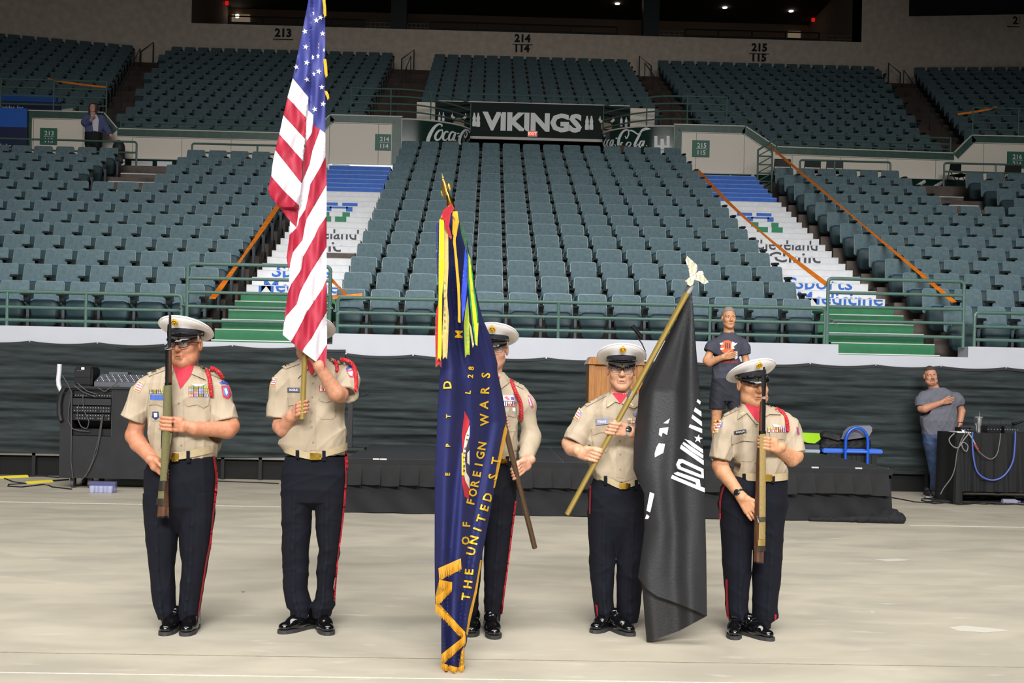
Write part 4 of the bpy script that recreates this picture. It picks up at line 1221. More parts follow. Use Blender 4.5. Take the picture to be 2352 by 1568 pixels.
def glasses(L, s, parent, M, w_=.026, h_=.017, r=.0018, lens=True):
    o = None
    for sx in (-1, 1):
        pts = []
        for t in np.linspace(0, 2 * math.pi, 21)[:-1]:
            cx, sn = math.cos(t), math.sin(t)
            x = sx * .033 + w_ * math.copysign(abs(cx) ** .6, cx); z = .006 + h_ * math.copysign(abs(sn) ** .7, sn)
            pts.append(L(x, -.113 + 5.5 * (abs(x) - .01) ** 2 * 1.2, z))
        if o is None: o = MB().tube(pts, r * s, 5, closed=True).build('glasses', M, parent, True)
        else: MB().tube(pts, r * s, 5, closed=True).build('rim', M, o, True)
        if lens:
            c = sum(pts, Vector()) / len(pts); n = len(pts)
            MB().add([c] + pts, [(0, 1 + i, 1 + (i + 1) % n) for i in range(n)]).build('lens', mat('lens_glass', (150, 150, 150), .05, alpha=.22), o, True)
        MB().tube([L(sx * .058, -.097, .012), L(sx * .076, -.06, .013), L(sx * .08, .012, .01)], r * 1.3 * s, 5).build('temple', M, o, True)
    MB().tube([L(-.009, -.112, .01), L(0, -.115, .013), L(.009, -.112, .01)], r * s, 5).build('bridge', M, o, True)
    return o
def shoe(g_toe, heel, zt, parent, Mu=None, Ms=None, W=.047, name='shoe'):
    """shoe from heel to toe on the floor (z = 0)"""
    Mu = Mu or PATENT; Ms = Ms or SOLE
    h = Vector((heel[0], heel[1], zt)); t = Vector((g_toe[0], g_toe[1], zt)); d = (t - h); Ln = d.length; d.normalize(); sd = Vector((d.y, -d.x, 0))
    lo = np.minimum(V3(h), V3(t)) - .1; hi = np.maximum(V3(h), V3(t)) + np.array([.1, .1, .2])
    g = Grid(lo, hi, .0045); P = lambda a, b, z: V3(h + d * (a * Ln) + sd * b + Vector((0, 0, z)))
    fl = (V3(ZA), .8)
    g.put(rcone(P(.12, 0, .052), P(.16, 0, .09), W * .72, W * .78), 0)
    g.put(rcone(P(.14, 0, .045), P(.55, 0, .042), W * .72, W * .86), .03)
    g.put(rcone(P(.5, 0, .044), P(.83, 0, .036), W * .88, W * .74, (V3(ZA), .75)), .03)
    g.put(rcone(P(.35, 0, .07), P(.6, 0, .058), W * .66, W * .6), .03)
    g.put(rcone(P(.2, 0, .09), P(.26, 0, .10), W * .74, W * .74), .02)
    b = P(0, 0, .018)[2]
    sl, c = g.sl(lo, hi); g.D[sl] = np.maximum(g.D[sl], (b - c[2]).astype(np.float32))
    v, q = g.mesh(); o = link(name, np_mesh(name, v, q), Mu, parent)
    # sole outline
    pl = []
    for t_, w_ in ((0, .35), (.03, .62), (.12, .74), (.35, .72), (.6, .9), (.75, .92), (.9, .7), (.97, .42), (1, .0)):
        pl.append((t_, w_))
    out = [(a, w_ * W * 1.06) for a, w_ in pl] + [(a, -w_ * W * 1.06) for a, w_ in reversed(pl)]
    vs = [h + d * (a * Ln) + sd * b_ + Vector((0, 0, z)) for z in (0, .021) for a, b_ in out]; n = len(out)
    MB().add(vs, [tuple(range(n)), tuple(range(2 * n - 1, n - 1, -1))] + [(i, (i + 1) % n, n + (i + 1) % n, n + i) for i in range(n)]).build('sole', Ms, o)
    # laces
    for k in range(4):
        a = .34 + .07 * k
        MB().tube([Vector(P(a, -.02, .115 - .012 * k)), Vector(P(a + .02, 0, .122 - .013 * k)), Vector(P(a, .02, .115 - .012 * k))], .0028, 5).build('lace', mat('lace', (14, 14, 16), .7), o)
    return o

def table(rows, Yg, b, dy=0):
    """photo rows (y, x_left, x_right[, half depth]) -> loft table"""
    T = []
    for r in rows:
        a, c = at(r[1], r[0], Yg), at(r[2], r[0], Yg); m_ = (a + c) / 2
        T.append((m_.z, m_.x, Yg + dy + (r[4] if len(r) > 4 else 0), (c - a).length / 2, r[3] if len(r) > 3 else b))
    return T
def bounds(T, pad=.06):
    T = np.array(T); return np.array([np.min(T[:, 1] - T[:, 3]), np.min(T[:, 2] - T[:, 4]), T[:, 0].min()]) - pad, np.array([np.max(T[:, 1] + T[:, 3]), np.max(T[:, 2] + T[:, 4]), T[:, 0].max()]) + pad

def make_person(S):
    """one person: body (skin) as one mesh; shirt, trousers, shoes and details as parts"""
    Yg = S['Y']; P = lambda px, py, dy=0: at(px, py, Yg + dy)
    root = thing('person', S['label'], 'person', (S['foot'][0], S['foot'][1], S.get('z0', 0)))
    hs = S.get('hs', 1.0); vox = S.get('vox', .0038)
    Rh = head_frame(*S.get('turn', (0, 0, 0))); Hc = P(*S['head']); L = loc_fn(Hc, Rh, hs)
    # ---- shirt
    T = table(S['torso'], Yg, .13)
    lo, hi = bounds(T, .05)
    for a in S['sleeves']:
        for q in a['pts']: lo = np.minimum(lo, V3(P(*q[:3])) - .13); hi = np.maximum(hi, V3(P(*q[:3])) + .13)
    g = Grid(lo, hi, S.get('vox2', .0055)); g.put(loft(T, 2.4), 0)
    for a in S['sleeves']:
        pts = a['pts']
        for p, q in zip(pts, pts[1:]): g.put(rcone(P(*p[:3]), P(*q[:3]), p[3], q[3]), a.get('k', .035))
    wrinkle(g, S.get('wr', .0062), S.get('seed', 1), lo, hi, 34, 20, 8, True)
    for a in S['sleeves']:
        # cut the sleeve end square and hollow it
        e, p = V3(P(*a['pts'][-1][:3])), V3(P(*a['pts'][-2][:3])); d = (e - p) / np.linalg.norm(e - p); r = a['pts'][-1][3]
        sl, c = g.sl(e - r * 2.2, e + r * 2.2)
        if sl is not None:
            pl = (c[0] - e[0]) * d[0] + (c[1] - e[1]) * d[1] + (c[2] - e[2]) * d[2]
            near = np.sqrt((c[0] - e[0]) ** 2 + (c[1] - e[1]) ** 2 + (c[2] - e[2]) ** 2) < r * 1.75
            g.D[sl] = np.where(near & (pl > 0), np.maximum(g.D[sl], pl), g.D[sl]).astype(np.float32)
        if a.get('hollow', True): g.put(rcone(e + d * .05, e - d * .02, r - .021, r - .03), 0, 'sub')
    v, q = g.mesh(); shirt = link(S.get('shirt_name', 'shirt'), np_mesh('shirt', v, q), S.get('shirt', KHAKI), root)
    # ---- trousers
    tr = None
    if 'legs' in S:
        T2 = table(S['pelvis'], Yg, .13); Ts = [table(l, Yg, .1) for l in S['legs']]
        lo, hi = bounds(T2 + sum(Ts, []), .03)
        g = Grid(lo, hi, S.get('vox2', .0055)); g.put(loft(Ts[0], 2.0), 0)
        for t in Ts[1:]: g.put(loft(t, 2.0), .006)
        g.put(loft(T2, 2.4), S.get('legk', .008))
        for t in Ts:                                        # pressed creases down the fronts
            if S.get('crease'):
                for p, q in zip(t, t[1:]): g.put(rcone((p[1], p[2] - p[4] + .004, p[0]), (q[1], q[2] - q[4] + .004, q[0]), .007, .007), .02)
        wrinkle(g, .004, S.get('seed', 1) + 9, lo, hi, 20, 26, 7, True)
        v, q = g.mesh(); tr = link(S.get('leg_name', 'trousers'), np_mesh('trousers', v, q), S.get('trousers', NAVY), root)
    # ---- skin
    lo, hi = np.array([9., 99, 99]), np.array([-99., -99, -99]); allp = [V3(Hc) + np.array([0, 0, .16]), V3(Hc) - np.array([.12, .15, 0]), V3(Hc) + np.array([.12, .14, 0])]
    for a in S['arms']:
        for q in a['pts']: allp.append(V3(P(*q[:3])))
        if 'C' in a: allp.append(V3(P(*a['C'])) + .1); allp.append(V3(P(*a['C'])) - .1)
        if 'flat' in a: w0 = V3(P(*a['pts'][-1][:3])); allp += [w0 + .19, w0 - .19]
    for q in S.get('core', []): allp.append(V3(P(*q[:3])))
    allp = np.array(allp); lo, hi = allp.min(0) - .075, allp.max(0) + .075
    g = Grid(lo, hi, vox)
    head_sdf(g, Hc, Rh, hs, S.get('jowl', 0), S.get('nose', 1), S.get('wide', 1), S.get('capped', False))
    nb = V3(P(*S['neck'])); nr = S.get('neckr', .056)
    g.put(rcone(L(0, .025, -.05), nb, nr * hs, nr * 1.1), .03)
    core = [V3(P(*q[:3])) for q in S.get('core', [])]; cr = [q[3] for q in S.get('core', [])]
    if core:
        g.put(rcone(nb, core[0], nr * 1.1, cr[0]), .03)
        for i in range(len(core) - 1):
            if S.get('corelinks') is None: g.put(rcone(core[i], core[i + 1], cr[i], cr[i + 1]), .03)
        for i, j in S.get('corelinks', []): g.put(rcone(core[i], core[j], cr[i], cr[j]), .02)
    for a in S['arms']:
        pts = [(q[0], q[1], q[2] + (.015 if k == 0 else 0), q[3] * (.8 if k == 0 else 1)) for k, q in enumerate(a['pts'])]; g.put(rcone(nb if not core else core[0], P(*pts[0][:3]), .04, pts[0][3]), .02)
        W3 = [V3(P(*q[:3])) for q in pts]
        for i in range(len(W3) - 1): g.put(rcone(W3[i], W3[i + 1], pts[i][3], pts[i + 1][3]), .016)
        if 'C' in a:
            A = Vector(a['A']); wr = grip(g, P(*a['C']), A, a['e1'], a['e2'], a['R'], th=a.get('th', (15, 195)), thumb=a.get('thumb', 'over'), fr=a.get('fr', .0088), gap=a.get('gap', .0195))
            g.put(rcone(W3[-1], wr, pts[-1][3], pts[-1][3] * .85), .014)
        if 'flat' in a:
            f = a['flat']; flathand(g, W3[-1], f[0], f[1], f[2], f[3] if len(f) > 3 else 1, f[4] if len(f) > 4 else .3, thumb=a.get('thumbon', 1))
    v, q = g.mesh()
    body = link('body', np_mesh('body', v, q), skin_mat('skin_%d' % S['skin'][1], S['skin']), root)
    return root, shirt, tr, body, L, P
# ================================================================ the colour guard
def floor_pt(px, py): return atz(px, py, 0)
def leg_core(S):
    def mid(rows, y):
        ys = [r[0] for r in rows]; return np.interp(y, ys, [(r[1] + r[2]) / 2 for r in rows])
    y0, y1 = S['torso'][-1][0] + 70, S['pelvis'][1][0]
    cx = (S['torso'][3][1] + S['torso'][3][2]) / 2
    yk = S['legs'][0][0][0] + 120; yb = S['legs'][0][-1][0]
    c = [(cx, y0, 0, .07), (cx, y1 - 10, 0, .06)]
    for l in S['legs']: c += [(mid(l, l[0][0]), l[0][0], 0, .05), (mid(l, yk), yk, 0, .04), (mid(l, yb), yb + 8, .02, .036)]
    S['core'] = c; S['corelinks'] = [(0, 1), (1, 2), (2, 3), (3, 4), (1, 5), (5, 6), (6, 7)]
def flag_patch(bv, q, par, Yd):
    """small striped flag patch with a gold edge; q = four photo corners, top left first"""
    lerp = lambda u, v: tuple((q[0][i] * (1 - u) + q[1][i] * u) * (1 - v) + (q[3][i] * (1 - u) + q[2][i] * u) * v for i in (0, 1))
    R = [('patch', [lerp(-.1, -.1), lerp(1.1, -.1), lerp(1.1, 1.1), lerp(-.1, 1.1)], mat('patch_gold', (214, 184, 110), .8))]
    for k in range(7): R.append(('patch_stripe', [lerp(0, k / 7), lerp(1, k / 7), lerp(1, (k + 1) / 7), lerp(0, (k + 1) / 7)], mat('patch_red', (190, 80, 90), .8) if k % 2 == 0 else mat('patch_white', (232, 226, 226), .8)))
    R.append(('patch_canton', [lerp(.45, 0), lerp(1, 0), lerp(1, .52), lerp(.45, .52)], mat('patch_blue', (120, 134, 196), .8)))
    o = None
    for r in R:
        n = patch(bv, r[0], r[1], r[2], o or par, .004 if o is None else .0055, 5, Yd, clamp=.03); o = o or n
def ribbons(bv, x0, y0, x1, y1, rows, cols, par, Yd, seed, skew=0):
    pal = [((196, 40, 40), (240, 236, 230)), ((230, 190, 60), (40, 70, 150)), ((40, 60, 140), (240, 240, 240)), ((60, 120, 70), (230, 200, 70)), ((150, 40, 60), (230, 220, 200)), ((230, 230, 230), (190, 50, 50)), ((90, 50, 110), (240, 240, 240)), ((50, 50, 56), (230, 180, 60))]
    rng = random.Random(seed)
    for r in range(rows):
        for c in range(cols):
            a = x0 + (x1 - x0) * c / cols + .4; b = x0 + (x1 - x0) * (c + 1) / cols - .4
            t = y0 + (y1 - y0) * r / rows + .3; d = y0 + (y1 - y0) * (r + 1) / rows - .3
            k = rng.randrange(len(pal)); p1, p2 = pal[k]; s0 = skew * (a - x0); s1 = skew * (b - x0)
            o = patch(bv, 'ribbon', [(a, t + s0), (b, t + s1), (b, d + s1), (a, d + s0)], mat('ribbon_a%d' % k, p1, .7), par, .006, 5, Yd)
            for f0, f1 in ((.2, .36), (.64, .8)):
                e0, e1 = a + (b - a) * f0, a + (b - a) * f1
                patch(bv, 'ribbon_stripe', [(e0, t + s0), (e1, t + s0), (e1, d + s0), (e0, d + s0)], mat('ribbon_b%d' % k, p2, .7), o, .0072, 5, Yd)
def dress(root, shirt, tr, S, D):
    Yd = S['Y'] - .12; bv = BV([shirt]); bt = BV([tr]) if tr else None
    P = lambda px, py, dy=0: at(px, py, S['Y'] + dy)
    if 'V' in D: patch(bv, 'undershirt', D['V'], REDT, root, .004, 5, Yd, 'red turtleneck in the open collar')
    for q in D.get('collar', []): patch(bv, 'collar', q, KHAKI2, shirt, .013, 5, Yd)
    for q in D.get('epaulette', []): patch(bv, 'epaulette', q, KHAKI2, shirt, .008, 5, Yd)
    for q in D.get('placket', []): patch(bv, 'placket', q, KHAKI2, shirt, .003, 6, Yd)
    for q in D.get('pocket', []): patch(bv, 'pocket', q, KHAKI, shirt, .0035, 6, Yd)
    for q in D.get('flap', []): patch(bv, 'pocket_flap', q, KHAKI2, shirt, .009, 5, Yd)
    for x, y in D.get('buttons', []):
        p = surf(bv, x, y, .006, Yd); MB().lathe(p, [(.0055, -.004), (.0055, .001), (.004, .003), (.001, .0025)], 12, (0, -1, 0)).build('button', mat('button', (150, 134, 108), .4), shirt, True)
    for x, y in D.get('brass_pin', []):
        p = surf(bv, x, y, .013, Yd); MB().lathe(p, [(.007, -.004), (.008, .001), (.005, .004), (.001, .005)], 12, (0, -1, 0)).build('pin', SILVER, shirt, True)
    for d in D.get('tag', []):
        o = patch(bv, 'name_tag', d[0], mat('tag_%d' % d[1][0], d[1], .5), shirt, .010, 5, Yd)
        if d[2]:
            cx = sum(p[0] for p in d[0]) / 4; cy = sum(p[1] for p in d[0]) / 4
            ang = math.atan2(d[0][1][1] - d[0][0][1], d[0][1][0] - d[0][0][0])
            hh = abs(d[0][3][1] - d[0][0][1])
            txt_on(bv, d[2], cx, cy + hh * .22, hh * .46, mat('tag_text', (225, 228, 235), .5), o, ang, .0115, Yd, wpx=(d[0][1][0] - d[0][0][0]) * .66)
    for d in D.get('ribbons', []): ribbons(bv, *d, shirt, Yd, S['seed'])
    for d in D.get('badge', []):
        patch(bv, 'badge', d[0], mat('badge_%d_%d' % (d[1][0], d[1][1]), d[1], .45, .3 if d[1] == (190, 192, 196) else 0), shirt, d[2] if len(d) > 2 else .008, 4, Yd, clamp=.04)
    if 'flag' in D: flag_patch(bv, D['flag'], shirt, S['Y'])
    for k, pth in enumerate(D.get('cord', [])):
        braid([surf(bv, x, y, .012, S['Y'] - .05) for x, y in pth], .0125, REDC, shirt)
    # web belt with brass buckle
    if 'belt' in D:
        b = D['belt']                                      # (y_left, y_mid, y_right, x_left, x_right, height px)
        sc = S['Y'] / F; a, c = P(b[3], b[0]), P(b[4], b[2]); m_ = (a + c) / 2; ax = (c - a).length / 2 + .004; dp = S['torso'][0][3] + .012; h_ = b[5] * sc
        front = at((b[3] + b[4]) / 2, b[1], S['Y'] - dp).z
        n = 48; vs = []
        for k in range(n):
            th = 2 * math.pi * k / n; ca, sa = math.cos(th), math.sin(th)
            x = m_.x + ax * math.copysign(abs(ca) ** .85, ca); y = S['Y'] + dp * math.copysign(abs(sa) ** .85, sa)
            z = (a.z if ca < 0 else c.z) * abs(ca) + (front if sa < 0 else (a.z + c.z) / 2 + .02) * (1 - abs(ca))
            vs += [(x, y, z + h_ / 2), (x, y, z - h_ / 2), (m_.x + (x - m_.x) * .95, S['Y'] + (y - S['Y']) * .95, z + h_ / 2), (m_.x + (x - m_.x) * .95, S['Y'] + (y - S['Y']) * .95, z - h_ / 2)]
        fs = []
        for k in range(n):
            j = (k + 1) % n
            fs += [(4 * k, 4 * k + 1, 4 * j + 1, 4 * j), (4 * k, 4 * j, 4 * j + 2, 4 * k + 2), (4 * k + 1, 4 * k + 3, 4 * j + 3, 4 * j + 1), (4 * k + 2, 4 * j + 2, 4 * j + 3, 4 * k + 3)]
        belt = MB().add(vs, fs).build('belt', WEB, root, True)
        bb = BV([belt])
        if 'buckle' in D:
            q = D['buckle']; relief([('buckle', quad(*q), BRASS, None)], bb.fn(.012, Yd), bb.fn(-.002, Yd), belt, step=8)
            relief([('buckle_tip', quad(q[2] + 1, q[1] + 1, q[2] + 6, q[3] - 1), BRASS, None)], bb.fn(.007, Yd), bb.fn(-.002, Yd), belt, step=8)
        for x in D.get('loops', []):
            xx, yy = x; relief([('belt_loop', quad(xx - 4, yy - b[5] * .75, xx + 4, yy + b[5] * .75), NAVY, None)], bb.fn(.006, Yd), bb.fn(-.002, Yd), belt, step=8)
    for pth in D.get('stripe', []):
        patch(bt, 'side_stripe', pth, STRIPE, tr, .009, 7, S['Y'] - .02)
    return bv

GS = []
# ---- first rifle bearer
S1 = dict(Y=6.65, seed=11, label='person in khaki uniform shirt and white cap holding a rifle upright, wearing dark framed glasses',
    foot=floor_pt(402, 1445), head=(428, 791, 0), turn=(-12, 4, 0), hs=1.09, skin=(174, 118, 90), jowl=.004, neck=(420, 858, .01), neckr=.062,
    torso=[(1050, 352, 498, .145), (1020, 343, 506, .152), (980, 338, 504, .152), (940, 335, 502, .145), (900, 333, 503, .135), (880, 336, 501, .125), (864, 348, 490, .11), (851, 366, 474, .095), (841, 384, 458, .085), (833, 396, 448, .07)],
    sleeves=[dict(pts=[(345, 884, 0, .068), (330, 905, 0, .075), (304, 963, -.01, .082)]), dict(pts=[(490, 884, 0, .066), (506, 905, 0, .072), (519, 966, -.02, .080)])],
    arms=[dict(pts=[(338, 885, 0, .055), (308, 1000, 0, .050), (318, 1018, -.03, .048), (362, 1066, -.15, .035)], C=(377, 1086, -.2), A=(0, 0, 1), e1=(-.75, .2, .65), e2=(0, 1, 0), R=.02, thumb='under', th=(20, 150)),
          dict(pts=[(500, 885, 0, .055), (530, 978, -.03, .050), (522, 986, -.06, .052), (446, 984, -.18, .038)], C=(383, 972, -.205), A=(.05, 0, 1), e1=(1, .1, -.1), e2=(-.05, -1, 0), R=.023, th=(8, 168), gap=.0215, fr=.0102, thumb='under')],
    pelvis=[(1046, 352, 498, 0.142), (1080, 333, 499, 0.145), (1120, 328, 498, 0.142), (1160, 331, 493, 0.127), (1225, 366, 456, 0.03)],
    legs=[[(1130, 327, 414, .12), (1200, 330, 411, .11), (1260, 338, 407, .1), (1300, 341, 402, .095), (1350, 348, 404, .09), (1385, 352, 404, .09), (1400, 356, 406, .094), (1420, 364, 404, .092)],
          [(1130, 412, 498, .12), (1200, 410, 493, .11), (1260, 412, 484, .1), (1290, 416, 478, .095), (1330, 414, 470, .09), (1370, 411, 464, .09), (1395, 408, 461, .094), (1424, 410, 456, .092)]])
D1 = dict(V=[(396, 836), (449, 836), (449, 846), (438, 862), (414, 894), (404, 862)],
    collar=[[(450, 828), (458, 838), (473, 872), (440, 858), (446, 842)], [(380, 840), (396, 832), (398, 850), (392, 868), (378, 866)]],
    epaulette=[[(461, 839), (469, 842), (511, 863), (506, 869), (462, 850)], [(337, 856), (379, 841), (379, 850), (341, 864)]],
    placket=[[(404, 890), (420, 890), (424, 1036), (408, 1038)]], buttons=[(410, 925), (414, 958), (415, 992), (416, 1022), (466, 846)],
    pocket=[[(424, 930), (484, 930), (484, 962), (477, 968), (432, 968), (424, 960)], [(342, 928), (376, 930), (374, 966), (348, 966)]],
    flap=[[(424, 912), (480, 912), (479, 930), (468, 937), (453, 929), (430, 933), (424, 926)], [(342, 916), (378, 918), (376, 934), (360, 929), (342, 930)]],
    tag=[([(345, 906), (376, 907), (376, 919), (345, 918)], (64, 96, 170), '')],
    ribbons=[(433, 886, 479, 911, 4, 4), (343, 894, 377, 904, 2, 4)],
    badge=[([(350, 945), (364, 945), (365, 958), (357, 964), (349, 958)], (40, 48, 96)), ([(353, 948), (361, 948), (361, 957), (354, 958)], (220, 222, 230), .0095), (quad(448, 913, 457, 925), (190, 192, 196)), ([(440, 882), (472, 882), (462, 887), (450, 887)], (190, 192, 196), .006),
           ([(504, 878), (512, 873), (523, 878), (525, 884), (513, 880), (506, 884)], (54, 72, 150), .005), ([(508, 886), (526, 885), (532, 907), (524, 916), (512, 911)], (196, 50, 70), .005), ([(512, 889), (523, 888), (527, 906), (522, 911), (514, 906)], (90, 120, 190), .0065), ([(515, 893), (520, 891), (524, 902), (520, 907)], (232, 232, 238), .008)],
    flag=[(319, 876), (330, 881), (320, 899), (309, 894)], cord=[[(476, 850), (481, 868), (484, 888), (486, 910)], [(484, 845), (494, 848), (504, 856), (511, 868)]],
    belt=(1040, 1047, 1028, 353, 497, 17), buckle=(394, 1040, 404, 1060), loops=[(432, 1048)],
    stripe=[[(488, 1040), (493, 1040), (501, 1090), (499, 1130), (492, 1180), (486, 1250), (476, 1290), (467, 1350), (459, 1400), (456, 1424), (452, 1426), (456, 1396), (464, 1340), (473, 1284), (482, 1240), (488, 1180), (493, 1130), (495, 1092)]])
# ---- bearer of the striped flag
S2 = dict(Y=6.72, seed=23, label='person in khaki uniform shirt whose face is hidden behind the striped flag they carry',
    foot=floor_pt(704, 1440), head=(711, 787, .02), turn=(0, 2, 0), hs=1.06, skin=(178, 126, 100), neck=(717, 848, .02),
    torso=[(1044, 653, 795, .14), (1020, 640, 798, .146), (980, 645, 797, .145), (940, 652, 796, .14), (900, 652, 796, .133), (870, 650, 798, .122), (855, 654, 794, .11), (842, 664, 782, .1), (832, 676, 768, .09), (822, 690, 752, .072)],
    sleeves=[dict(pts=[(660, 868, 0, .066), (648, 890, 0, .072), (637, 960, -.02, .076)]), dict(pts=[(786, 858, 0, .066), (800, 872, -.08, .072), (797, 906, -.19, .074)])],
    arms=[dict(pts=[(656, 875, .01, .048), (644, 978, -.03, .046), (650, 984, -.08, .046), (670, 956, -.16, .034)], C=(697, 937, -.235), A=(0, 0, 1), e1=(-.68, .62, -.35), e2=(-.66, -.75, 0), R=.017, th=(25, 225), gap=.0215, fr=.0098, thumb='under'),
          dict(pts=[(790, 862, 0, .052), (781, 904, -.2, .048), (772, 902, -.24, .047), (733, 840, -.30, .032)], C=(702, 800, -.27), A=(0, 0, 1), e1=(.7, 0, -.7), e2=(0, 1, 0), R=.017)],
    pelvis=[(1046, 653, 796, 0.138), (1080, 645, 801, 0.14), (1120, 645, 797, 0.136), (1150, 648, 789, 0.12), (1172, 684, 752, 0.03)],
    legs=[[(1110, 644, 722, .115), (1160, 645, 719, .11), (1230, 646, 714, .1), (1255, 646, 711, .096), (1300, 648, 711, .09), (1350, 650, 708, .09), (1375, 653, 714, .096), (1392, 656, 719, .1), (1400, 664, 716, .095), (1417, 664, 714, .09)],
          [(1110, 718, 797, .115), (1160, 722, 791, .11), (1230, 726, 784, .1), (1260, 732, 780, .094), (1300, 726, 776, .09), (1350, 726, 768, .09), (1375, 722, 772, .096), (1390, 712, 772, .1), (1402, 716, 764, .094), (1418, 718, 760, .09)]])
D2 = dict(V=[(704, 828), (734, 828), (730, 842), (716, 862), (706, 846)],
    collar=[[(694, 821), (704, 826), (708, 846), (684, 868), (687, 840)], [(752, 818), (736, 828), (724, 846), (718, 864), (740, 852)]],
    epaulette=[[(646, 841), (688, 827), (691, 834), (656, 847)], [(756, 820), (796, 834), (800, 842), (758, 828)]],
    placket=[[(712, 862), (724, 862), (726, 1034), (712, 1034)]], buttons=[(719, 879), (717, 911), (716, 946), (716, 980), (719, 1015)],
    pocket=[[(730, 920), (772, 920), (772, 956), (764, 962), (738, 962), (730, 954)], [(661, 930), (690, 930), (700, 962), (668, 968)]],
    flap=[[(729, 904), (768, 904), (768, 918), (750, 924), (736, 921)], [(660, 913), (690, 913), (690, 928), (662, 932)]],
    tag=[([(660, 890), (688, 890), (688, 900), (660, 900)], (70, 74, 96), 'BOGUS')],
    ribbons=[(733, 884, 751, 898, 2, 2)],
    badge=[([(794, 846), (804, 839), (815, 844), (813, 850), (804, 845), (797, 851)], (70, 90, 170), .005), ([(795, 851), (814, 848), (812, 866), (803, 865)], (200, 70, 90), .005), ([(799, 854), (810, 852), (809, 863), (803, 861)], (232, 228, 236), .0065)],
    flag=[(626, 867), (636, 868), (630, 884), (622, 884)], cord=[[(768, 827), (773, 838), (775, 852)], [(783, 825), (800, 829), (812, 840), (817, 858), (818, 878), (817, 896)]],
    belt=(1028, 1048, 1026, 655, 796, 15), buckle=(712, 1040, 732, 1056), loops=[(683, 1041), (744, 1046)],
    stripe=[[(791, 1034), (796, 1034), (800, 1060), (797, 1100), (794, 1150), (786, 1220), (778, 1280), (772, 1350), (770, 1380), (766, 1380), (768, 1346), (775, 1276), (783, 1216), (789, 1150), (793, 1096)]])
# ---- bearer of the navy blue flag
S3 = dict(Y=6.74, seed=35, label='person in long sleeved khaki uniform shirt half hidden behind the gold lettered navy flag',
    foot=floor_pt(1112, 1450), head=(1134, 803, .02), turn=(-5, 3, 0), hs=1.04, skin=(190, 140, 116), neck=(1128, 868, .02),
    torso=[(1058, 1053, 1185, .135), (1030, 1048, 1192, .142), (990, 1048, 1193, .14), (950, 1046, 1196, .135), (920, 1046, 1202, .13), (900, 1048, 1200, .12), (886, 1056, 1192, .11), (874, 1070, 1180, .098), (864, 1084, 1168, .088), (855, 1096, 1158, .07)],
    sleeves=[dict(pts=[(1190, 902, 0, .064), (1206, 930, 0, .066), (1218, 996, .02, .058), (1216, 1012, 0, .058), (1206, 1056, -.10, .045)], k=.03), dict(pts=[(1058, 902, 0, .064), (1044, 930, 0, .066), (1030, 1000, .02, .056), (1048, 1000, -.12, .045)], k=.03)],
    arms=[dict(pts=[(1192, 905, 0, .05), (1220, 998, .02, .042), (1208, 1054, -.10, .031)], C=(1185, 1082, -.175), A=(-.22, -.35, .9), e1=(.75, .1, .6), e2=(-.1, -1, -.1), R=.017, th=(10, 190), gap=.0215, fr=.0098),
          dict(pts=[(1056, 905, 0, .05), (1032, 996, .02, .042), (1085, 985, -.22, .031)], C=(1156, 966, -.33), A=(-.22, -.35, .9), e1=(-1, .1, 0), e2=(0, -1, 0), R=.017)],
    pelvis=[(1056, 1054, 1185, 0.134), (1090, 1048, 1190, 0.136), (1130, 1048, 1187, 0.132), (1165, 1053, 1179, 0.11399999999999999), (1230, 1088, 1144, 0.03)],
    legs=[[(1130, 1046, 1118, .115), (1200, 1050, 1114, .105), (1280, 1056, 1108, .096), (1340, 1062, 1104, .09), (1395, 1066, 1100, .092), (1430, 1068, 1098, .088)],
          [(1130, 1114, 1188, .115), (1200, 1112, 1180, .105), (1280, 1111, 1170, .096), (1340, 1110, 1162, .09), (1395, 1110, 1154, .092), (1428, 1111, 1151, .088)]])
D3 = dict(V=[(1098, 866), (1156, 864), (1152, 880), (1130, 904), (1110, 890)],
    collar=[[(1152, 857), (1160, 862), (1170, 878), (1150, 893), (1146, 876)]],
    epaulette=[[(1158, 862), (1166, 864), (1205, 886), (1202, 893), (1160, 872)]],
    placket=[[(1122, 900), (1136, 900), (1136, 1050), (1122, 1050)]], buttons=[(1150, 930), (1148, 970), (1147, 1010), (1212, 1060)],
    pocket=[[(1146, 956), (1186, 956), (1186, 990), (1150, 992)]], flap=[[(1142, 944), (1184, 945), (1184, 958), (1164, 954), (1146, 958)]],
    ribbons=[(1146, 922, 1186, 932, 2, 4)], badge=[([(1146, 908), (1180, 908), (1182, 920), (1148, 920)], (232, 230, 240), .007), ([(1158, 912), (1164, 909), (1172, 917), (1166, 919)], (180, 60, 80), .0085), ([(1172, 911), (1180, 911), (1181, 918), (1174, 918)], (110, 80, 160), .0085), (quad(1177, 936, 1184, 944), (232, 230, 234)), (quad(1178, 944, 1185, 955), (190, 192, 196)),
           ([(1212, 905), (1217, 910), (1226, 934), (1222, 938), (1214, 922)], (180, 70, 110), .004), ([(1213, 911), (1216, 913), (1222, 931), (1219, 932)], (190, 190, 220), .0055)],
    cord=[[(1173, 874), (1184, 899), (1196, 926), (1197, 946), (1197, 963)]],
    belt=(1052, 1062, 1044, 1056, 1185, 14), buckle=(1146, 1053, 1160, 1064), loops=[(1166, 1058)],
    stripe=[[(1183, 1150), (1187, 1150), (1178, 1220), (1168, 1300), (1162, 1345), (1154, 1410), (1150, 1410), (1158, 1345), (1165, 1300), (1174, 1220)]])
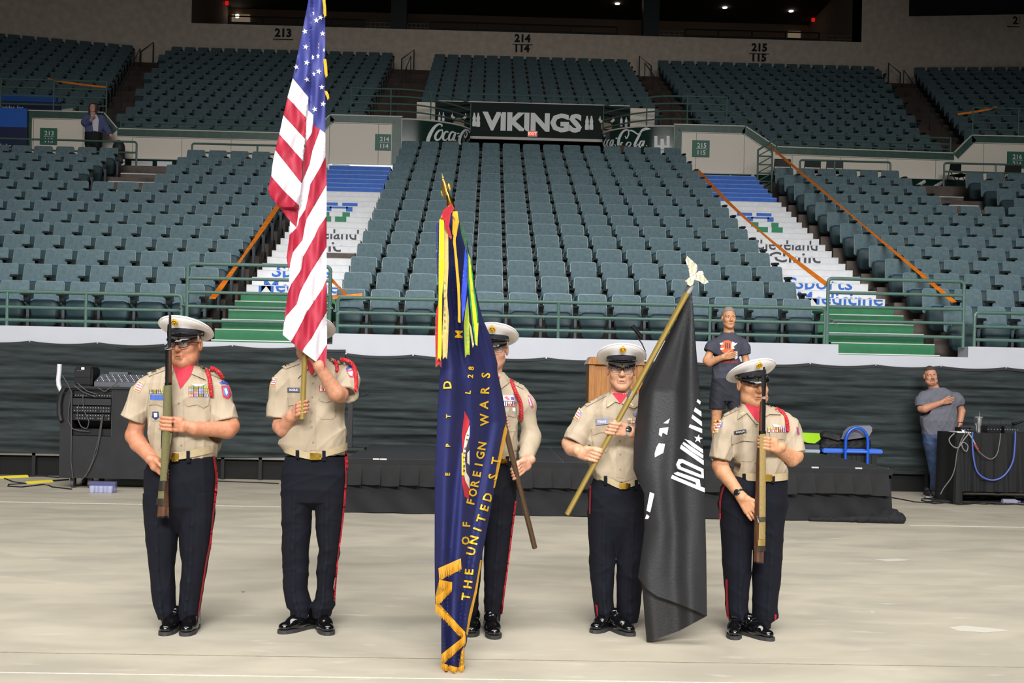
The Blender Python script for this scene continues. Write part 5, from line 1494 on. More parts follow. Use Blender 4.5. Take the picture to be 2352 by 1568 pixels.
# ---- bearer of the black flag
S4 = dict(Y=6.86, seed=47, label='person in khaki uniform shirt gripping the gold pole of the black flag',
    foot=floor_pt(1409, 1440), head=(1427, 850, .0), turn=(-4, 2, 0), hs=1.05, skin=(192, 144, 116), neck=(1424, 912, .02),
    torso=[(1104, 1364, 1476, .13), (1080, 1352, 1482, .138), (1040, 1350, 1486, .138), (1000, 1350, 1488, .135), (970, 1350, 1492, .13), (945, 1348, 1494, .122), (930, 1354, 1488, .112), (918, 1368, 1478, .1), (907, 1384, 1464, .09), (898, 1398, 1452, .07)],
    sleeves=[dict(pts=[(1356, 948, 0, .062), (1344, 965, -.01, .07), (1317, 1016, -.05, .080)]), dict(pts=[(1486, 948, 0, .062), (1498, 970, -.03, .068), (1500, 1008, -.08, .07)])],
    arms=[dict(pts=[(1348, 950, 0, .05), (1308, 1018, -.02, .046), (1314, 1028, -.05, .046), (1344, 1043, -.17, .034)], C=(1368, 1046, -.215), A=(.475, -.15, .88), e1=(-1, .1, .25), e2=(.1, -1, 0), R=.016, th=(5, 190), gap=.0215, fr=.0098),
          dict(pts=[(1492, 952, 0, .05), (1500, 1006, -.09, .045), (1490, 1008, -.12, .045), (1446, 991, -.25, .031)], C=(1405, 983, -.268), A=(.475, -.15, .88), e1=(1, .1, -.1), e2=(-.1, -1, 0), R=.016, th=(5, 190), gap=.0215, fr=.0098, thumb='over')],
    pelvis=[(1100, 1364, 1476, 0.13), (1130, 1350, 1484, 0.132), (1170, 1349, 1484, 0.13), (1205, 1353, 1479, 0.11199999999999999), (1275, 1386, 1444, 0.03)],
    legs=[[(1170, 1348, 1420, .115), (1240, 1350, 1417, .105), (1320, 1354, 1413, .096), (1370, 1358, 1411, .092), (1400, 1363, 1412, .094), (1425, 1367, 1412, .09)],
          [(1170, 1414, 1484, .115), (1240, 1414, 1480, .105), (1320, 1414, 1476, .096), (1370, 1414, 1473, .092), (1400, 1416, 1470, .094), (1426, 1420, 1466, .09)]])
D4 = dict(V=[(1404, 900), (1441, 902), (1440, 908), (1426, 927), (1412, 916)],
    collar=[[(1402, 897), (1407, 905), (1424, 926), (1414, 922), (1393, 936), (1394, 916)], [(1443, 901), (1468, 905), (1468, 930), (1456, 938), (1428, 926), (1436, 914)]],
    epaulette=[[(1343, 928), (1390, 903), (1393, 909), (1348, 933)]],
    placket=[[(1416, 930), (1434, 930), (1434, 1098), (1416, 1096)]], buttons=[(1424, 1010), (1425, 1042), (1425, 1077), (1426, 950), (1379, 988)],
    pocket=[[(1358, 996), (1398, 993), (1400, 1030), (1392, 1038), (1364, 1036)]], flap=[[(1358, 985), (1395, 978), (1398, 994), (1380, 993), (1362, 999)]],
    tag=[([(1368, 962), (1397, 959), (1398, 973), (1369, 976)], (130, 136, 160), 'Filisky')],
    ribbons=[(1442, 960, 1466, 971, 2, 3)], badge=[([(1454, 948), (1466, 947), (1466, 953), (1458, 955)], (120, 124, 150), .006), ([(1395, 931), (1406, 922), (1408, 924), (1398, 933)], (206, 180, 110), .016), ([(1446, 922), (1456, 931), (1454, 934), (1444, 925)], (206, 180, 110), .016)],
    flag=[(1330, 938), (1338, 947), (1327, 964), (1319, 958)],
    belt=(1084, 1116, 1096, 1366, 1476, 14), buckle=(1423, 1109, 1442, 1123), loops=[(1391, 1103), (1462, 1112)],
    stripe=[[(1354, 1112), (1358, 1116), (1356, 1180), (1353, 1180)], [(1367, 1386), (1372, 1390), (1374, 1402), (1373, 1414), (1371, 1414)]])
# ---- second rifle bearer
S5 = dict(Y=6.80, seed=59, label='short person in khaki uniform and tilted white cap holding a tan slung rifle',
    foot=floor_pt(1731, 1452), head=(1729, 885, .0), turn=(9, 4, -1), hs=1.05, wide=1.05, jowl=.006, skin=(186, 134, 100), neck=(1727, 945, .02), neckr=.062,
    torso=[(1094, 1686, 1806, .14), (1072, 1682, 1814, .148), (1040, 1680, 1812, .148), (1010, 1678, 1812, .142), (985, 1672, 1812, .135), (968, 1668, 1810, .125), (954, 1672, 1802, .112), (943, 1684, 1788, .1), (934, 1696, 1770, .09), (925, 1704, 1756, .072)],
    sleeves=[dict(pts=[(1680, 968, 0, .064), (1668, 990, 0, .072), (1654, 1054, -.01, .076)]), dict(pts=[(1802, 966, 0, .062), (1814, 985, 0, .068), (1826, 1040, -.03, .070)])],
    arms=[dict(pts=[(1672, 972, 0, .052), (1654, 1068, 0, .048), (1660, 1082, -.04, .046), (1704, 1142, -.17, .031)], flat=[(.55, -.15, -.8), (.8, -.3, .5), (-.3, -.9, -.1), 1.0, .5]),
          dict(pts=[(1806, 970, 0, .052), (1826, 1046, -.04, .048), (1818, 1052, -.07, .048), (1786, 1028, -.18, .034)], C=(1752, 1016, -.21), A=(.02, 0, 1), e1=(1, .1, -.2), e2=(-.05, -1, 0), R=.021, th=(8, 178), gap=.0205, fr=.0096, thumb='under')],
    pelvis=[(1092, 1685, 1806, 0.138), (1120, 1655, 1809, 0.142), (1160, 1650, 1808, 0.14), (1190, 1654, 1802, 0.124), (1260, 1689, 1766, 0.03)],
    legs=[[(1150, 1649, 1732, .12), (1220, 1654, 1730, .11), (1290, 1660, 1726, .1), (1340, 1664, 1722, .095), (1390, 1666, 1719, .096), (1416, 1670, 1722, .1), (1424, 1680, 1720, .094), (1440, 1682, 1718, .09)],
          [(1150, 1728, 1808, .12), (1220, 1728, 1801, .11), (1290, 1728, 1796, .1), (1340, 1728, 1791, .095), (1390, 1727, 1787, .096), (1416, 1727, 1788, .1), (1426, 1731, 1772, .094), (1440, 1733, 1770, .09)]])
D5 = dict(V=[(1708, 922), (1756, 922), (1756, 936), (1745, 972), (1722, 950)],
    collar=[[(1706, 920), (1711, 930), (1742, 974), (1737, 974), (1716, 948), (1694, 963), (1697, 940)], [(1760, 930), (1768, 932), (1794, 952), (1768, 951), (1758, 956)]],
    epaulette=[[(1660, 952), (1698, 931), (1700, 938), (1664, 956)], [(1766, 930), (1802, 942), (1800, 950), (1768, 938)]],
    placket=[[(1728, 974), (1748, 976), (1748, 1084), (1732, 1084)]], buttons=[(1737, 978), (1703, 1011), (1787, 1008), (1736, 1062)],
    pocket=[[(1682, 1018), (1731, 1014), (1731, 1054), (1724, 1060), (1690, 1058), (1682, 1052)], [(1768, 1008), (1804, 1008), (1802, 1040), (1770, 1042)]],
    flap=[[(1681, 998), (1732, 1002), (1732, 1014), (1706, 1012), (1681, 1022)], [(1768, 992), (1806, 994), (1804, 1010), (1786, 1008), (1770, 1014)]],
    tag=[([(1686, 990), (1714, 985), (1715, 993), (1687, 998)], (44, 44, 50), 'RINALDI')],
    ribbons=[(1762, 981, 1806, 992, 2, 5)], badge=[([(1774, 974), (1796, 976), (1792, 981), (1778, 980)], (190, 192, 196), .006), ([(1829, 980), (1834, 982), (1837, 996), (1833, 1000)], (190, 70, 100), .004), ([(1831, 984), (1833, 985), (1835, 994), (1833, 996)], (90, 100, 180), .0055), ([(1700, 950), (1708, 945), (1709, 948), (1702, 953)], (206, 180, 110), .016)],
    flag=[(1643, 967), (1661, 967), (1656, 990), (1639, 991)], cord=[[(1782, 938), (1797, 947), (1807, 966), (1809, 990)]],
    belt=(1090, 1097, 1090, 1687, 1806, 17), buckle=(1758, 1089, 1768, 1105), loops=[(1709, 1096), (1776, 1096)],
    stripe=[[(1663, 1108), (1656, 1130), (1652, 1150), (1652, 1192), (1656, 1192), (1656, 1150), (1661, 1128), (1668, 1110)], [(1666, 1330), (1671, 1330), (1672, 1370), (1674, 1418), (1669, 1418), (1667, 1380)], [(1779, 1410), (1784, 1412), (1783, 1422), (1779, 1424)]])
SHOES = {1: (((374, 1461), (.02, .27)), ((424, 1462), (-.01, .27))), 2: (((640, 1456), (.17, .21)), ((757, 1460), (-.10, .25))), 3: (((1080, 1464), (.02, .27)), ((1137, 1469), (-.03, .27))),
         4: (((1362, 1455), (.14, .23)), ((1455, 1462), (-.13, .24))), 5: (((1686, 1470), (.06, .26)), ((1777, 1473), (-.15, .22)))}
GUARD = {}
for i, (S, D) in enumerate(((S1, D1), (S2, D2), (S3, D3), (S4, D4), (S5, D5)), 1):
    leg_core(S); S['capped'] = True; S['crease'] = True
    root, shirt, tr, body, L, P = make_person(S)
    GUARD[i] = (root, shirt, tr, body, L, P, S)
    dress(root, shirt, tr, S, D)
    # red collar of the turtleneck round the neck
    nb = V3(P(*S['neck'])); up = V3(L(0, .022, -.07)); a = up - nb; nr = S.get('neckr', .056)
    axis = Vector(a).normalized(); px_ = axis.cross(YA).normalized(); py_ = axis.cross(px_)
    rg = []
    for t, r in ((-.045, 1.36), (0, 1.26), (.018, 1.17), (.030, 1.12), (.032, 1.04)):
        c = Vector(nb) + axis * t; rg.append(lambda th, c=c, r=r: c + (px_ * math.cos(th) + py_ * math.sin(th) * 1.05) * nr * r)
    vs, fs = ring_loft(rg, 28); MB().add(vs, fs).build('turtleneck', REDT, root, True)
    Lc = L if i != 5 else loc_fn(P(*S['head']), head_frame(9, 2, -9), S['hs'])
    cap(Lc, S['hs'], root)
    face_bits(L, S['hs'], root, (130, 116, 102) if i != 5 else (70, 56, 46), (120, 60, 54), frown=.006)
    # grey hair at the temples under the cap
    for sx in (-1, 1):
        MB().tube([L(sx * .076, -.018, .052), L(sx * .0775, -.014, .03), L(sx * .076, -.008, .012)], [.008, .008, .003], 6).build('sideburn', HAIRG if i != 5 else mat('dark_hair', (60, 48, 42), .7), root, True)
    for (toe, hd) in SHOES[i]:
        t = floor_pt(*toe); shoe((t.x, t.y), (t.x + hd[0], t.y + hd[1]), 0, root, W=.05 if i != 5 else .047)
    if i == 1: glasses(L, S['hs'], root, mat('frame_black', (20, 20, 22), .3), r=.0024)
    if i in (3, 4): glasses(L, S['hs'], root, mat('frame_wire', (70, 66, 62), .3, .6), w_=.027, h_=.019, r=.0013)
# wristwatches
def watch(P, a, b, r, M, par, face=None, name='wristwatch'):
    a, b = P(*a), P(*b); d = (b - a).normalized()
    o = MB().lathe(a, [(r, -.009), (r + .004, -.007), (r + .004, .007), (r, .009)], 28, d).build(name, M, par, True)
    if face is not None:
        n = Vector(face).normalized(); MB().lathe(a + n * (r + .001), [(.019, 0), (.019, .006), (.016, .008), (.001, .008)], 20, n).build('dial', mat('watch_dial', (26, 28, 30), .2), o, True)
    return o
root, shirt, tr, body, L, P, S = GUARD[5]
watch(P, (1697, 1133, -.15), (1706, 1146, -.18), .031, mat('watch_black', (22, 22, 24), .5), root, (-.5, -.8, .3))
root, shirt, tr, body, L, P, S = GUARD[4]
watch(P, (1440, 990, -.255), (1428, 986, -.262), .031, mat('watch_steel', (190, 196, 202), .2, .9), root, (.2, -.9, .4))
root, shirt, tr, body, L, P, S = GUARD[1]
c = P(397, 974, -.245); MB().lathe(c, [(.0105, -.003), (.0118, 0), (.0105, .003)], 16, (1, 0, .05)).build('finger_ring', mat('ring_dark', (40, 40, 44), .2, .8), root, True)
# ================================================================ flags
def zc(ox, oy, s): return lambda pts: [(ox + x / s, oy + y / s) for x, y in pts]
def sm(x): x = min(1, max(0, x)); return x * x * (3 - 2 * x)
def star_poly(cx, cy, r, rot=0, sx=1, ratio=.40):
    return [(cx + sx * (r if k % 2 == 0 else r * ratio) * math.sin(rot + k * math.pi / 5), cy - (r if k % 2 == 0 else r * ratio) * math.cos(rot + k * math.pi / 5)) for k in range(10)]
def finer(v, f, ln):
    """split the edges of a flat lettering mesh so it can follow a curved cloth"""
    bm = bmesh.new(); vs = [bm.verts.new((p[0], p[1], 0)) for p in v]
    for q in f:
        try: bm.faces.new([vs[i] for i in q])
        except ValueError: pass
    bmesh.ops.triangulate(bm, faces=bm.faces[:])
    for _ in range(3):
        e = [x for x in bm.edges if x.calc_length() > ln]
        if not e: break
        bmesh.ops.subdivide_edges(bm, edges=e, cuts=1); bmesh.ops.triangulate(bm, faces=bm.faces[:])
    bm.verts.index_update(); V = np.array([tuple(x.co[:2]) for x in bm.verts]); Fs = [tuple(x.index for x in q.verts) for q in bm.faces]; bm.free()
    return V, Fs
def path_text(s, path, hpx, depth, M, parent, lift=.006, spacing=1.0, offset=.025, name='letter'):
    """letters set one by one along a photo path"""
    P = [Vector(p) for p in path]; Ls = [0]
    for a, b in zip(P, P[1:]): Ls.append(Ls[-1] + (b - a).length)
    n = len(s)
    for i, ch in enumerate(s):
        if ch == ' ': continue
        t = (i + .5) / n * Ls[-1]
        for k in range(len(P) - 1):
            if t <= Ls[k + 1]: break
        u = (t - Ls[k]) / (Ls[k + 1] - Ls[k]); c = P[k].lerp(P[k + 1], u); d = (P[k + 1] - P[k]).normalized()
        v, f = text2d(ch, hpx, offset); v[:, 1] -= hpx / 2; v, f = finer(v, f, 3.0)
        wd = v[:, 0].max() - v[:, 0].min(); mx = Ls[-1] / n * .86
        if wd > mx: v[:, 0] *= mx / wd
        vs = []
        for x, y in v:
            X = c.x + x * d.x + y * d.y; Y = c.y + x * d.y - y * d.x
            vs.append(at(X, Y, depth(X, Y) - lift))
        k_ = len(vs); vb = [p + Vector((0, .003, 0)) for p in vs]
        MB().add(vs + vb, [tuple(reversed(q)) for q in f] + [tuple(i_ + k_ for i_ in q) for q in f]).build(name, M, parent, fix=False)
def pole(pts, r, M, par, Y, name='pole', n=14):
    return MB().tube([at(x, y, Y if len(q) == 0 else q[0]) for x, y, *q in pts], r, n).build(name, M, par, True)
POLEB = mat('brass_pole', (176, 152, 84), .25, .55); WOODP = mat('dark_wood_pole', (72, 52, 34), .35, 0, .25, 30, stretch=(8, 8, .6), coat=.3)
FR = mat('gold_fringe', (206, 150, 34), .6, 0, .25, 160, .6, 220, stretch=(6, 6, 1))

# ---------------------------------------------------------------- striped flag
UY = 6.41
A = zc(600, 0, 3.735); B = zc(600, 380, 3.265)
fold = A([(440, -900), (430, 0), (420, 400), (405, 835), (385, 1010), (375, 1190), (360, 1380), (350, 1565)]) + B([(285, 300), (265, 470)])
def foldx(y): return np.interp(y, [p[1] for p in fold], [p[0] for p in fold])
lef = A([(430, -900), (405, 0), (355, 260), (270, 670), (155, 1150), (75, 1500)]) + B([(52, 170), (190, 690), (205, 900), (175, 1150), (160, 1270)])
def lefx(y): return np.interp(y, [p[1] for p in lef], [p[0] for p in lef])
def us_depth(x, y):
    Y0 = UY + .05 * (y - 400) / 800 * -1
    fx = foldx(y); lx = lefx(y); u = (x - fx)
    d = 0.0
    if y < 478: d += -.035 * (1 - sm((u + 1) / 5))
    t = (x - lx) / max(8, 749 - lx)
    ph = x * .16 + y * .035
    d += .012 * math.sin(ph) * sm((x - lx) / 10) + .006 * math.sin(x * .27 - y * .02 + 1) * sm((750 - x) / 8)
    d += .03 * (2 * t - 1) ** 2
    if x < fx and y < 478: d += .010 * math.sin((x + y * .6) * .13)
    return Y0 + d
FW_ = mat('flag_white', (206, 201, 208), .7, 0, .012, 10, .06, 60); FR_ = mat('flag_red', (152, 20, 48), .65, 0, .02, 8, .06, 60); FB_ = mat('flag_blue', (46, 52, 122), .65, 0, .05, 8, .06, 60)
W, R_, BL = ('white_stripe', FW_), ('red_stripe', FR_), ('canton', FB_)
reg = [
 (BL, A([(452, -900), (405, 0), (355, 260), (270, 670), (405, 835), (405, 948), (447, 985), (443, 1068), (505, 1110), (550, 1142), (549, 0), (549, -900)])),
 (W, A([(270, 670), (225, 835), (388, 1012), (405, 835)])), (R_, A([(225, 835), (190, 988), (375, 1192), (388, 1012)])),
 (W, A([(190, 988), (155, 1150), (360, 1382), (375, 1192)])), (R_, A([(155, 1150), (120, 1287)]) + B([(300, 132)]) + A([(360, 1382)])),
 (W, A([(120, 1287), (92, 1440)]) + B([(75, 80), (170, 190), (285, 300), (300, 132)])), (R_, B([(75, 80), (52, 170), (60, 220), (130, 310), (215, 415), (265, 466), (285, 300), (170, 190)])),
 (W, A([(405, 948), (447, 985), (443, 1120), (436, 1140), (385, 1215), (378, 1230), (388, 1012), (405, 835)])),
 (R_, A([(443, 1068), (505, 1110), (440, 1290), (415, 1410), (352, 1560), (350, 1540), (365, 1350), (385, 1215), (436, 1140)])),
 (W, A([(505, 1110), (550, 1142), (552, 1345)]) + B([(450, 0), (368, 140), (350, 240), (330, 330), (285, 398), (277, 440), (265, 466), (285, 300), (300, 132)]) + A([(352, 1560), (415, 1410), (440, 1290)])),
 (R_, A([(552, 1345)]) + B([(487, 20), (490, 146), (400, 300), (340, 402), (325, 470), (310, 560), (248, 636), (236, 655), (240, 560), (265, 466), (277, 440), (285, 398), (330, 330), (350, 240), (368, 140), (450, 0)])),
 (W, B([(215, 415), (265, 466), (212, 522)])), (R_, B([(212, 522), (265, 466), (240, 560), (236, 655), (205, 785), (190, 690)])),
 (W, B([(490, 146), (490, 380), (430, 462), (400, 532), (315, 682), (300, 782), (225, 888), (201, 950), (208, 850), (215, 760), (236, 655), (248, 636), (310, 560), (325, 470), (340, 402), (400, 300)])),
 (R_, B([(490, 380), (490, 612), (420, 722), (370, 802), (320, 892), (290, 952), (265, 1042), (185, 1132), (172, 1180), (180, 1100), (201, 950), (225, 888), (300, 782), (315, 682), (400, 532), (430, 462)])),
 (W, B([(490, 612), (490, 850), (460, 922), (400, 1012), (340, 1102), (290, 1202), (235, 1300), (222, 1320), (160, 1268), (172, 1180), (185, 1132), (265, 1042), (290, 952), (320, 892), (370, 802), (420, 722)])),
 (R_, B([(490, 850), (492, 1096), (430, 1202), (380, 1292), (320, 1372), (310, 1396), (222, 1320), (235, 1300), (290, 1202), (340, 1102), (400, 1012), (460, 922)])),
 (W, B([(492, 1096), (494, 1336), (460, 1392), (425, 1452), (412, 1472), (310, 1396), (320, 1372), (380, 1292), (430, 1202)])),
 (R_, B([(494, 1336), (490, 1440), (470, 1536), (412, 1472), (425, 1452), (460, 1392)]))]
us = thing('national_flag', 'red and white striped flag with starred blue canton hanging from its pole', 'flag', at(705, 950, UY + .04))
relief([(k[0], p, k[1]) for k, p in reg], us_depth, lambda x, y: us_depth(x, y) + .045, us, step=5, edge=3.5)
STARS = A([(473, 175), (510, 150), (375, 270), (527, 288), (382, 402), (442, 492), (487, 482), (390, 537), (302, 575), (452, 635), (493, 612), (395, 683), (520, 748), (530, 892), (460, 938), (447, 115), (538, 430)])
for i, (x, y) in enumerate(STARS):
    r, sx = (6.8, 1) if i not in (5, 6, 15, 16, 9) else (6.5, .7)
    if i in (15, 16): r, sx = 5.5, .5
    p = star_poly(x, y, r, .25 * math.sin(i * 2.1), sx)
    relief([('star', p, mat('star_white', (236, 234, 240), .6))], lambda a, b: us_depth(a, b) - .003, lambda a, b: us_depth(a, b) + .002, us, step=5, edge=3)
for k, (x, y) in enumerate([(720, -60), (735, -40), (716, -90), (740, -100), (728, -130), (738, -170)]):
    relief([('star', star_poly(x, y, 6.5, .1 * k), MATS['star_white'])], lambda a, b: us_depth(a, b) - .003, lambda a, b: us_depth(a, b) + .002, us, step=5, edge=3)
pl = pole([(694, 962), (749, -330)], .0155, POLEB, us, UY + .055)
MB().lathe(at(749, -330, UY + .055), [(.016, 0), (.024, .01), (.024, .02), (.012, .03), (.03, .06), (.034, .085), (.022, .12), (.002, .15)], 18).build('finial', BRASS, us, True)
# gold cord and tassel along the hoist
for pts, r in ((A([(545, -500), (538, 0), (545, 60), (546, 125)]), .007), (A([(546, 505), (552, 560), (557, 640)]), .008), (A([(554, 780), (566, 805), (573, 832)]), .008)):
    b = MB()
    for k in range(5):
        o = (k - 2) * .0028; b.tube([at(x, y, UY - .01) + Vector((o, .003 * (k % 2), -.008 * (k % 3))) for x, y in pts], [r * .45, r * .55] + [r * .4] * (len(pts) - 2), 6)
    b.build('gold_cord', mat('gold_cord', (214, 160, 40), .5), us, True)

# ---------------------------------------------------------------- navy flag with gold lettering
VYd = 6.46
V_ = zc(960, 850, 2.208); U_ = zc(940, 380, 3.015)
vl = U_([(290, 300), (215, 380), (200, 800), (195, 1200), (215, 1420)]) + V_([(100, 200), (85, 560), (85, 950), (88, 1150), (118, 1440), (125, 1520)])
vr = U_([(300, 300), (345, 370), (400, 530), (480, 960), (560, 1180), (610, 1370)]) + V_([(430, 130), (450, 265), (385, 600), (320, 960), (265, 1230), (238, 1500)])
def vfw_depth(x, y):
    l = np.interp(y, [p[1] for p in vl], [p[0] for p in vl]); r = np.interp(y, [p[1] for p in vr], [p[0] for p in vr])
    t = (x - l) / max(6, r - l); t = min(1.05, max(-.05, t))
    k = sm((y - 480) / 250)
    d = .035 * k * math.sin(t * 17 + .6 + y * .0012) + .007 * k * math.sin(t * 29 + y * .004) + .05 * (2 * t - 1) ** 2
    # the big outer fold on the left lies in front
    e = 1066 - (y - 850) * .004; d += -.045 * (1 - sm((x - e + 6) / 18)) * sm((y - 800) / 80) * (1 if y < 1300 else max(0, 1 - (y - 1300) / 60))
    left = 5.74; right = np.interp(y, [478, 970, 1200, 1434, 1540], [5.74, 6.33, 6.05, 5.78, 5.74])
    return left + (right - left) * min(1, max(0, t)) ** 1.3 + d
NV = mat('flag_navy', (27, 32, 80), .75, 0, .06, 8, .12, 90, spec=.3); GL = mat('gold_letter', (222, 176, 30), .6, 0, .05, 60)
VT = 5.74; vf = thing('veterans_flag', 'navy blue flag with gold lettering, gold fringe and ribbon streamers at its spear tip', 'flag', at(1228, 1257, 6.80))
outline = U_([(300, 305), (270, 330), (215, 380), (200, 600), (198, 1000), (205, 1300), (215, 1420)]) + V_([(112, 0), (100, 200), (85, 560), (84, 950), (86, 1160), (90, 1200), (118, 1235), (118, 1440), (122, 1500), (125, 1526), (180, 1526), (238, 1505), (225, 1440), (248, 1380), (256, 1300), (280, 1180), (322, 960), (388, 600), (422, 450), (455, 272), (430, 130), (402, 0)]) + U_([(612, 1372), (562, 1180), (512, 1070), (482, 960), (442, 770), (402, 530), (372, 430), (347, 370)])
fr = [V_([(105, 1003), (218, 953), (222, 1008), (108, 1068)]), V_([(108, 1062), (172, 1074), (166, 1126), (94, 1200), (87, 1150)]), V_([(88, 1186), (112, 1188), (240, 1328), (240, 1372), (204, 1344), (100, 1226)]), V_([(240, 1344), (240, 1388), (132, 1488), (120, 1482), (119, 1440)]), V_([(119, 1484), (134, 1500), (205, 1508), (218, 1430), (236, 1395), (236, 1506), (180, 1526), (124, 1526)]),
      V_([(450, 262), (456, 290), (424, 446), (390, 596), (382, 596), (402, 470), (436, 300)]), V_([(316, 962), (324, 962), (300, 1120), (268, 1262), (252, 1345), (244, 1335), (258, 1240), (290, 1110)])]
VD = lambda x, y: vfw_depth(x, y)
relief([('flag_cloth', outline, NV)] + [('fringe', p, FR) for p in fr], VD, lambda x, y: vfw_depth(x, y) + .05, vf, step=5, edge=4)
def strands(path, dx, dy, L_, name='fringe_strands', sp=1.6):
    """loose threads hanging from a fringe edge"""
    b = MB(); rng = random.Random(len(path) * 7 + int(path[0][0]))
    for (x0, y0), (x1, y1) in zip(path, path[1:]):
        n = max(1, int(math.hypot(x1 - x0, y1 - y0) / sp))
        for k in range(n):
            t = k / n; x, y = x0 + (x1 - x0) * t, y0 + (y1 - y0) * t; l = L_ * rng.uniform(.8, 1.15); j = rng.uniform(-1, 1)
            Yq = vfw_depth(x, y) - .006
            b.tube([at(x, y, Yq), at(x + dx * l * .5 + j * .4, y + dy * l * .5, Yq - .003), at(x + dx * l + j, y + dy * l, Yq)], [.0016, .0016, .001], 4)
    b.build(name, mat('gold_thread', (214, 156, 40), .55), vf, True)
strands(V_([(105, 1003), (218, 953)]), .1, 1, 26); strands(V_([(108, 1062), (172, 1074), (120, 1130), (88, 1150)]), 0, 1, 20); strands(V_([(90, 1186), (240, 1328)]), 0, 1, 19); strands(V_([(240, 1344), (119, 1440)]), 0, 1, 20); strands(V_([(119, 1484), (205, 1508), (236, 1490)]), 0, 1, 14)
path_text('WARS', V_([(338, 288), (334, 180), (340, 80), (346, -12)]), 19, VD, GL, vf)
path_text('FOREIGN', V_([(262, 690), (285, 590), (305, 490), (328, 360)]), 18, VD, GL, vf)
path_text('OF', V_([(238, 905), (243, 830), (248, 740)]), 17, VD, GL, vf)
path_text('UNITED', V_([(262, 945), (285, 850), (318, 760), (362, 615)]), 19, VD, GL, vf)
path_text('THE', V_([(238, 1180), (252, 1085), (262, 990)]), 19, VD, GL, vf)
path_text('ST', V_([(370, 580), (388, 500), (402, 420)]), 19, VD, GL, vf)
path_text('L 28', V_([(250, 130), (262, 60), (272, -30)]), 12, VD, GL, vf)
path_text('D', V_([(150, 118), (146, 30)]), 18, VD, GL, vf); path_text('EPT', V_([(150, 600), (152, 400), (155, 160)]), 10, VD, GL, vf)
path_text('M', U_([(340, 1215), (345, 1120)]), 17, VD, GL, vf)
# round emblem, half swallowed by the fold
em = [('emblem_red', V_([(236, 205), (262, 258), (250, 320), (228, 420), (222, 330)]), mat('emblem_red', (176, 36, 50), .7)), ('emblem_red', V_([(222, 500), (240, 560), (262, 600), (258, 655), (236, 640), (224, 570)]), MATS['emblem_red']),
      ('emblem_ring', V_([(262, 278), (240, 335), (228, 420), (228, 500), (240, 560), (262, 602)]), mat('emblem_cream', (222, 212, 190), .7)), ('emblem_field', V_([(262, 335), (246, 385), (238, 450), (246, 520), (262, 548)]), mat('emblem_dark', (52, 50, 74), .7)),
      ('emblem_gold', V_([(222, 420), (236, 415), (236, 535), (222, 530)]), GL), ('emblem_eagle', V_([(250, 420), (262, 405), (262, 480), (250, 470)]), mat('emblem_cream', (222, 212, 190), .7))]
relief(em, lambda x, y: VD(x, y) - .003, lambda x, y: VD(x, y) + .003, vf, step=6, edge=4)
path_text('UNITED ST', V_([(233, 520), (236, 420), (256, 318)]), 5, lambda x, y: VD(x, y) - .004, mat('emblem_dark', (52, 50, 74), .7), vf)
PX = lambda y: 1017 + (y - 400) * (211 / 857)
pole([(PX(478), 478, VT + .03), (1228, 1257, 6.80)], .0165, WOODP, vf, 6.55)
# spear finial
relief([('spear_blade', U_([(226, 52), (240, 90), (262, 128), (288, 120), (290, 150), (283, 178), (268, 165), (262, 200), (238, 222), (224, 205), (219, 180), (228, 110)]), mat('spear_gold', (196, 160, 84), .25, .9))], lambda x, y: VT - .01 - .006 * math.cos((x - PX(y) + 2) * .3), lambda x, y: VT + .005, vf, step=5, edge=3)
MB().tube([at(1015, 400, VT), at(PX(440), 440, VT), at(PX(452), 452, VT)], [.002, .008, .011], 10).build('spear_rib', BRASS, vf, True)
MB().tube([at(PX(446), 446, VT), at(PX(452), 452, VT), at(PX(470), 470, VT + .01), at(PX(474), 474, VT + .012), at(PX(482), 482, VT + .02)], [.011, .013, .02, .022, .018], 16).build('ferrule', BRASS, vf, True)
# ribbon streamers tied below the spear
def ribbon(poly, c, lift, nm='streamer', stripes=None):
    M = mat('ribbon_%d_%d_%d' % c, c, .4, 0, .06, 20, sheen=.3)
    rg = [(nm, poly, M)] + [('ribbon_band', p, mat('ribbon_%d_%d_%d' % q, q, .4)) for p, q in (stripes or [])]
    f = lambda x, y: VT - .02 - lift + .10 * sm((x - 1030) / 70) * sm((y - 500) / 250) + .008 * math.sin(x * .45 + y * .02)
    rel = relief(rg, f, lambda x, y: f(x, y) + .008, vf, step=6, edge=5); return f
ribbon(U_([(185, 395), (207, 385), (207, 780), (198, 860), (192, 760)]), (30, 38, 110), .055)
ribbon(U_([(188, 1000), (207, 930), (202, 1290), (224, 1352), (222, 1402), (208, 1372), (183, 1398), (180, 1150)]), (180, 40, 44), .05)
f2 = ribbon(U_([(242, 395), (270, 430), (272, 700), (262, 900), (266, 960), (276, 1050), (266, 1290), (261, 1342), (248, 1324), (232, 1342), (226, 1180), (240, 950), (236, 800)]), (200, 176, 110), .065, 'year_streamer')
ribbon(U_([(208, 375), (240, 345), (243, 700), (228, 900), (224, 1310), (216, 1352), (206, 1328), (196, 1346), (203, 900), (205, 600)]), (246, 214, 20), .075)
path_text('VFW 2005', U_([(246, 795), (250, 920), (240, 1010), (242, 1145)])[:0] or U_([(247, 790), (247, 1150)]), 1, f2, mat('ribbon_print', (60, 48, 30), .6), vf) if False else None
for ch, yy in zip('VFW2005', (812, 868, 918, 992, 1035, 1078, 1122)):
    v, f = text2d(ch, 6.4, .0)
    X0, Y0 = U_([(249 if yy < 950 else 247, yy + 10)])[0]
    vs = [at(X0 + x, Y0 - y, f2(X0, Y0) - .004) for x, y in v]; MB().add(vs, [tuple(reversed(q)) for q in f]).build('letter', mat('ribbon_print', (60, 48, 30), .6), vf, fix=False)
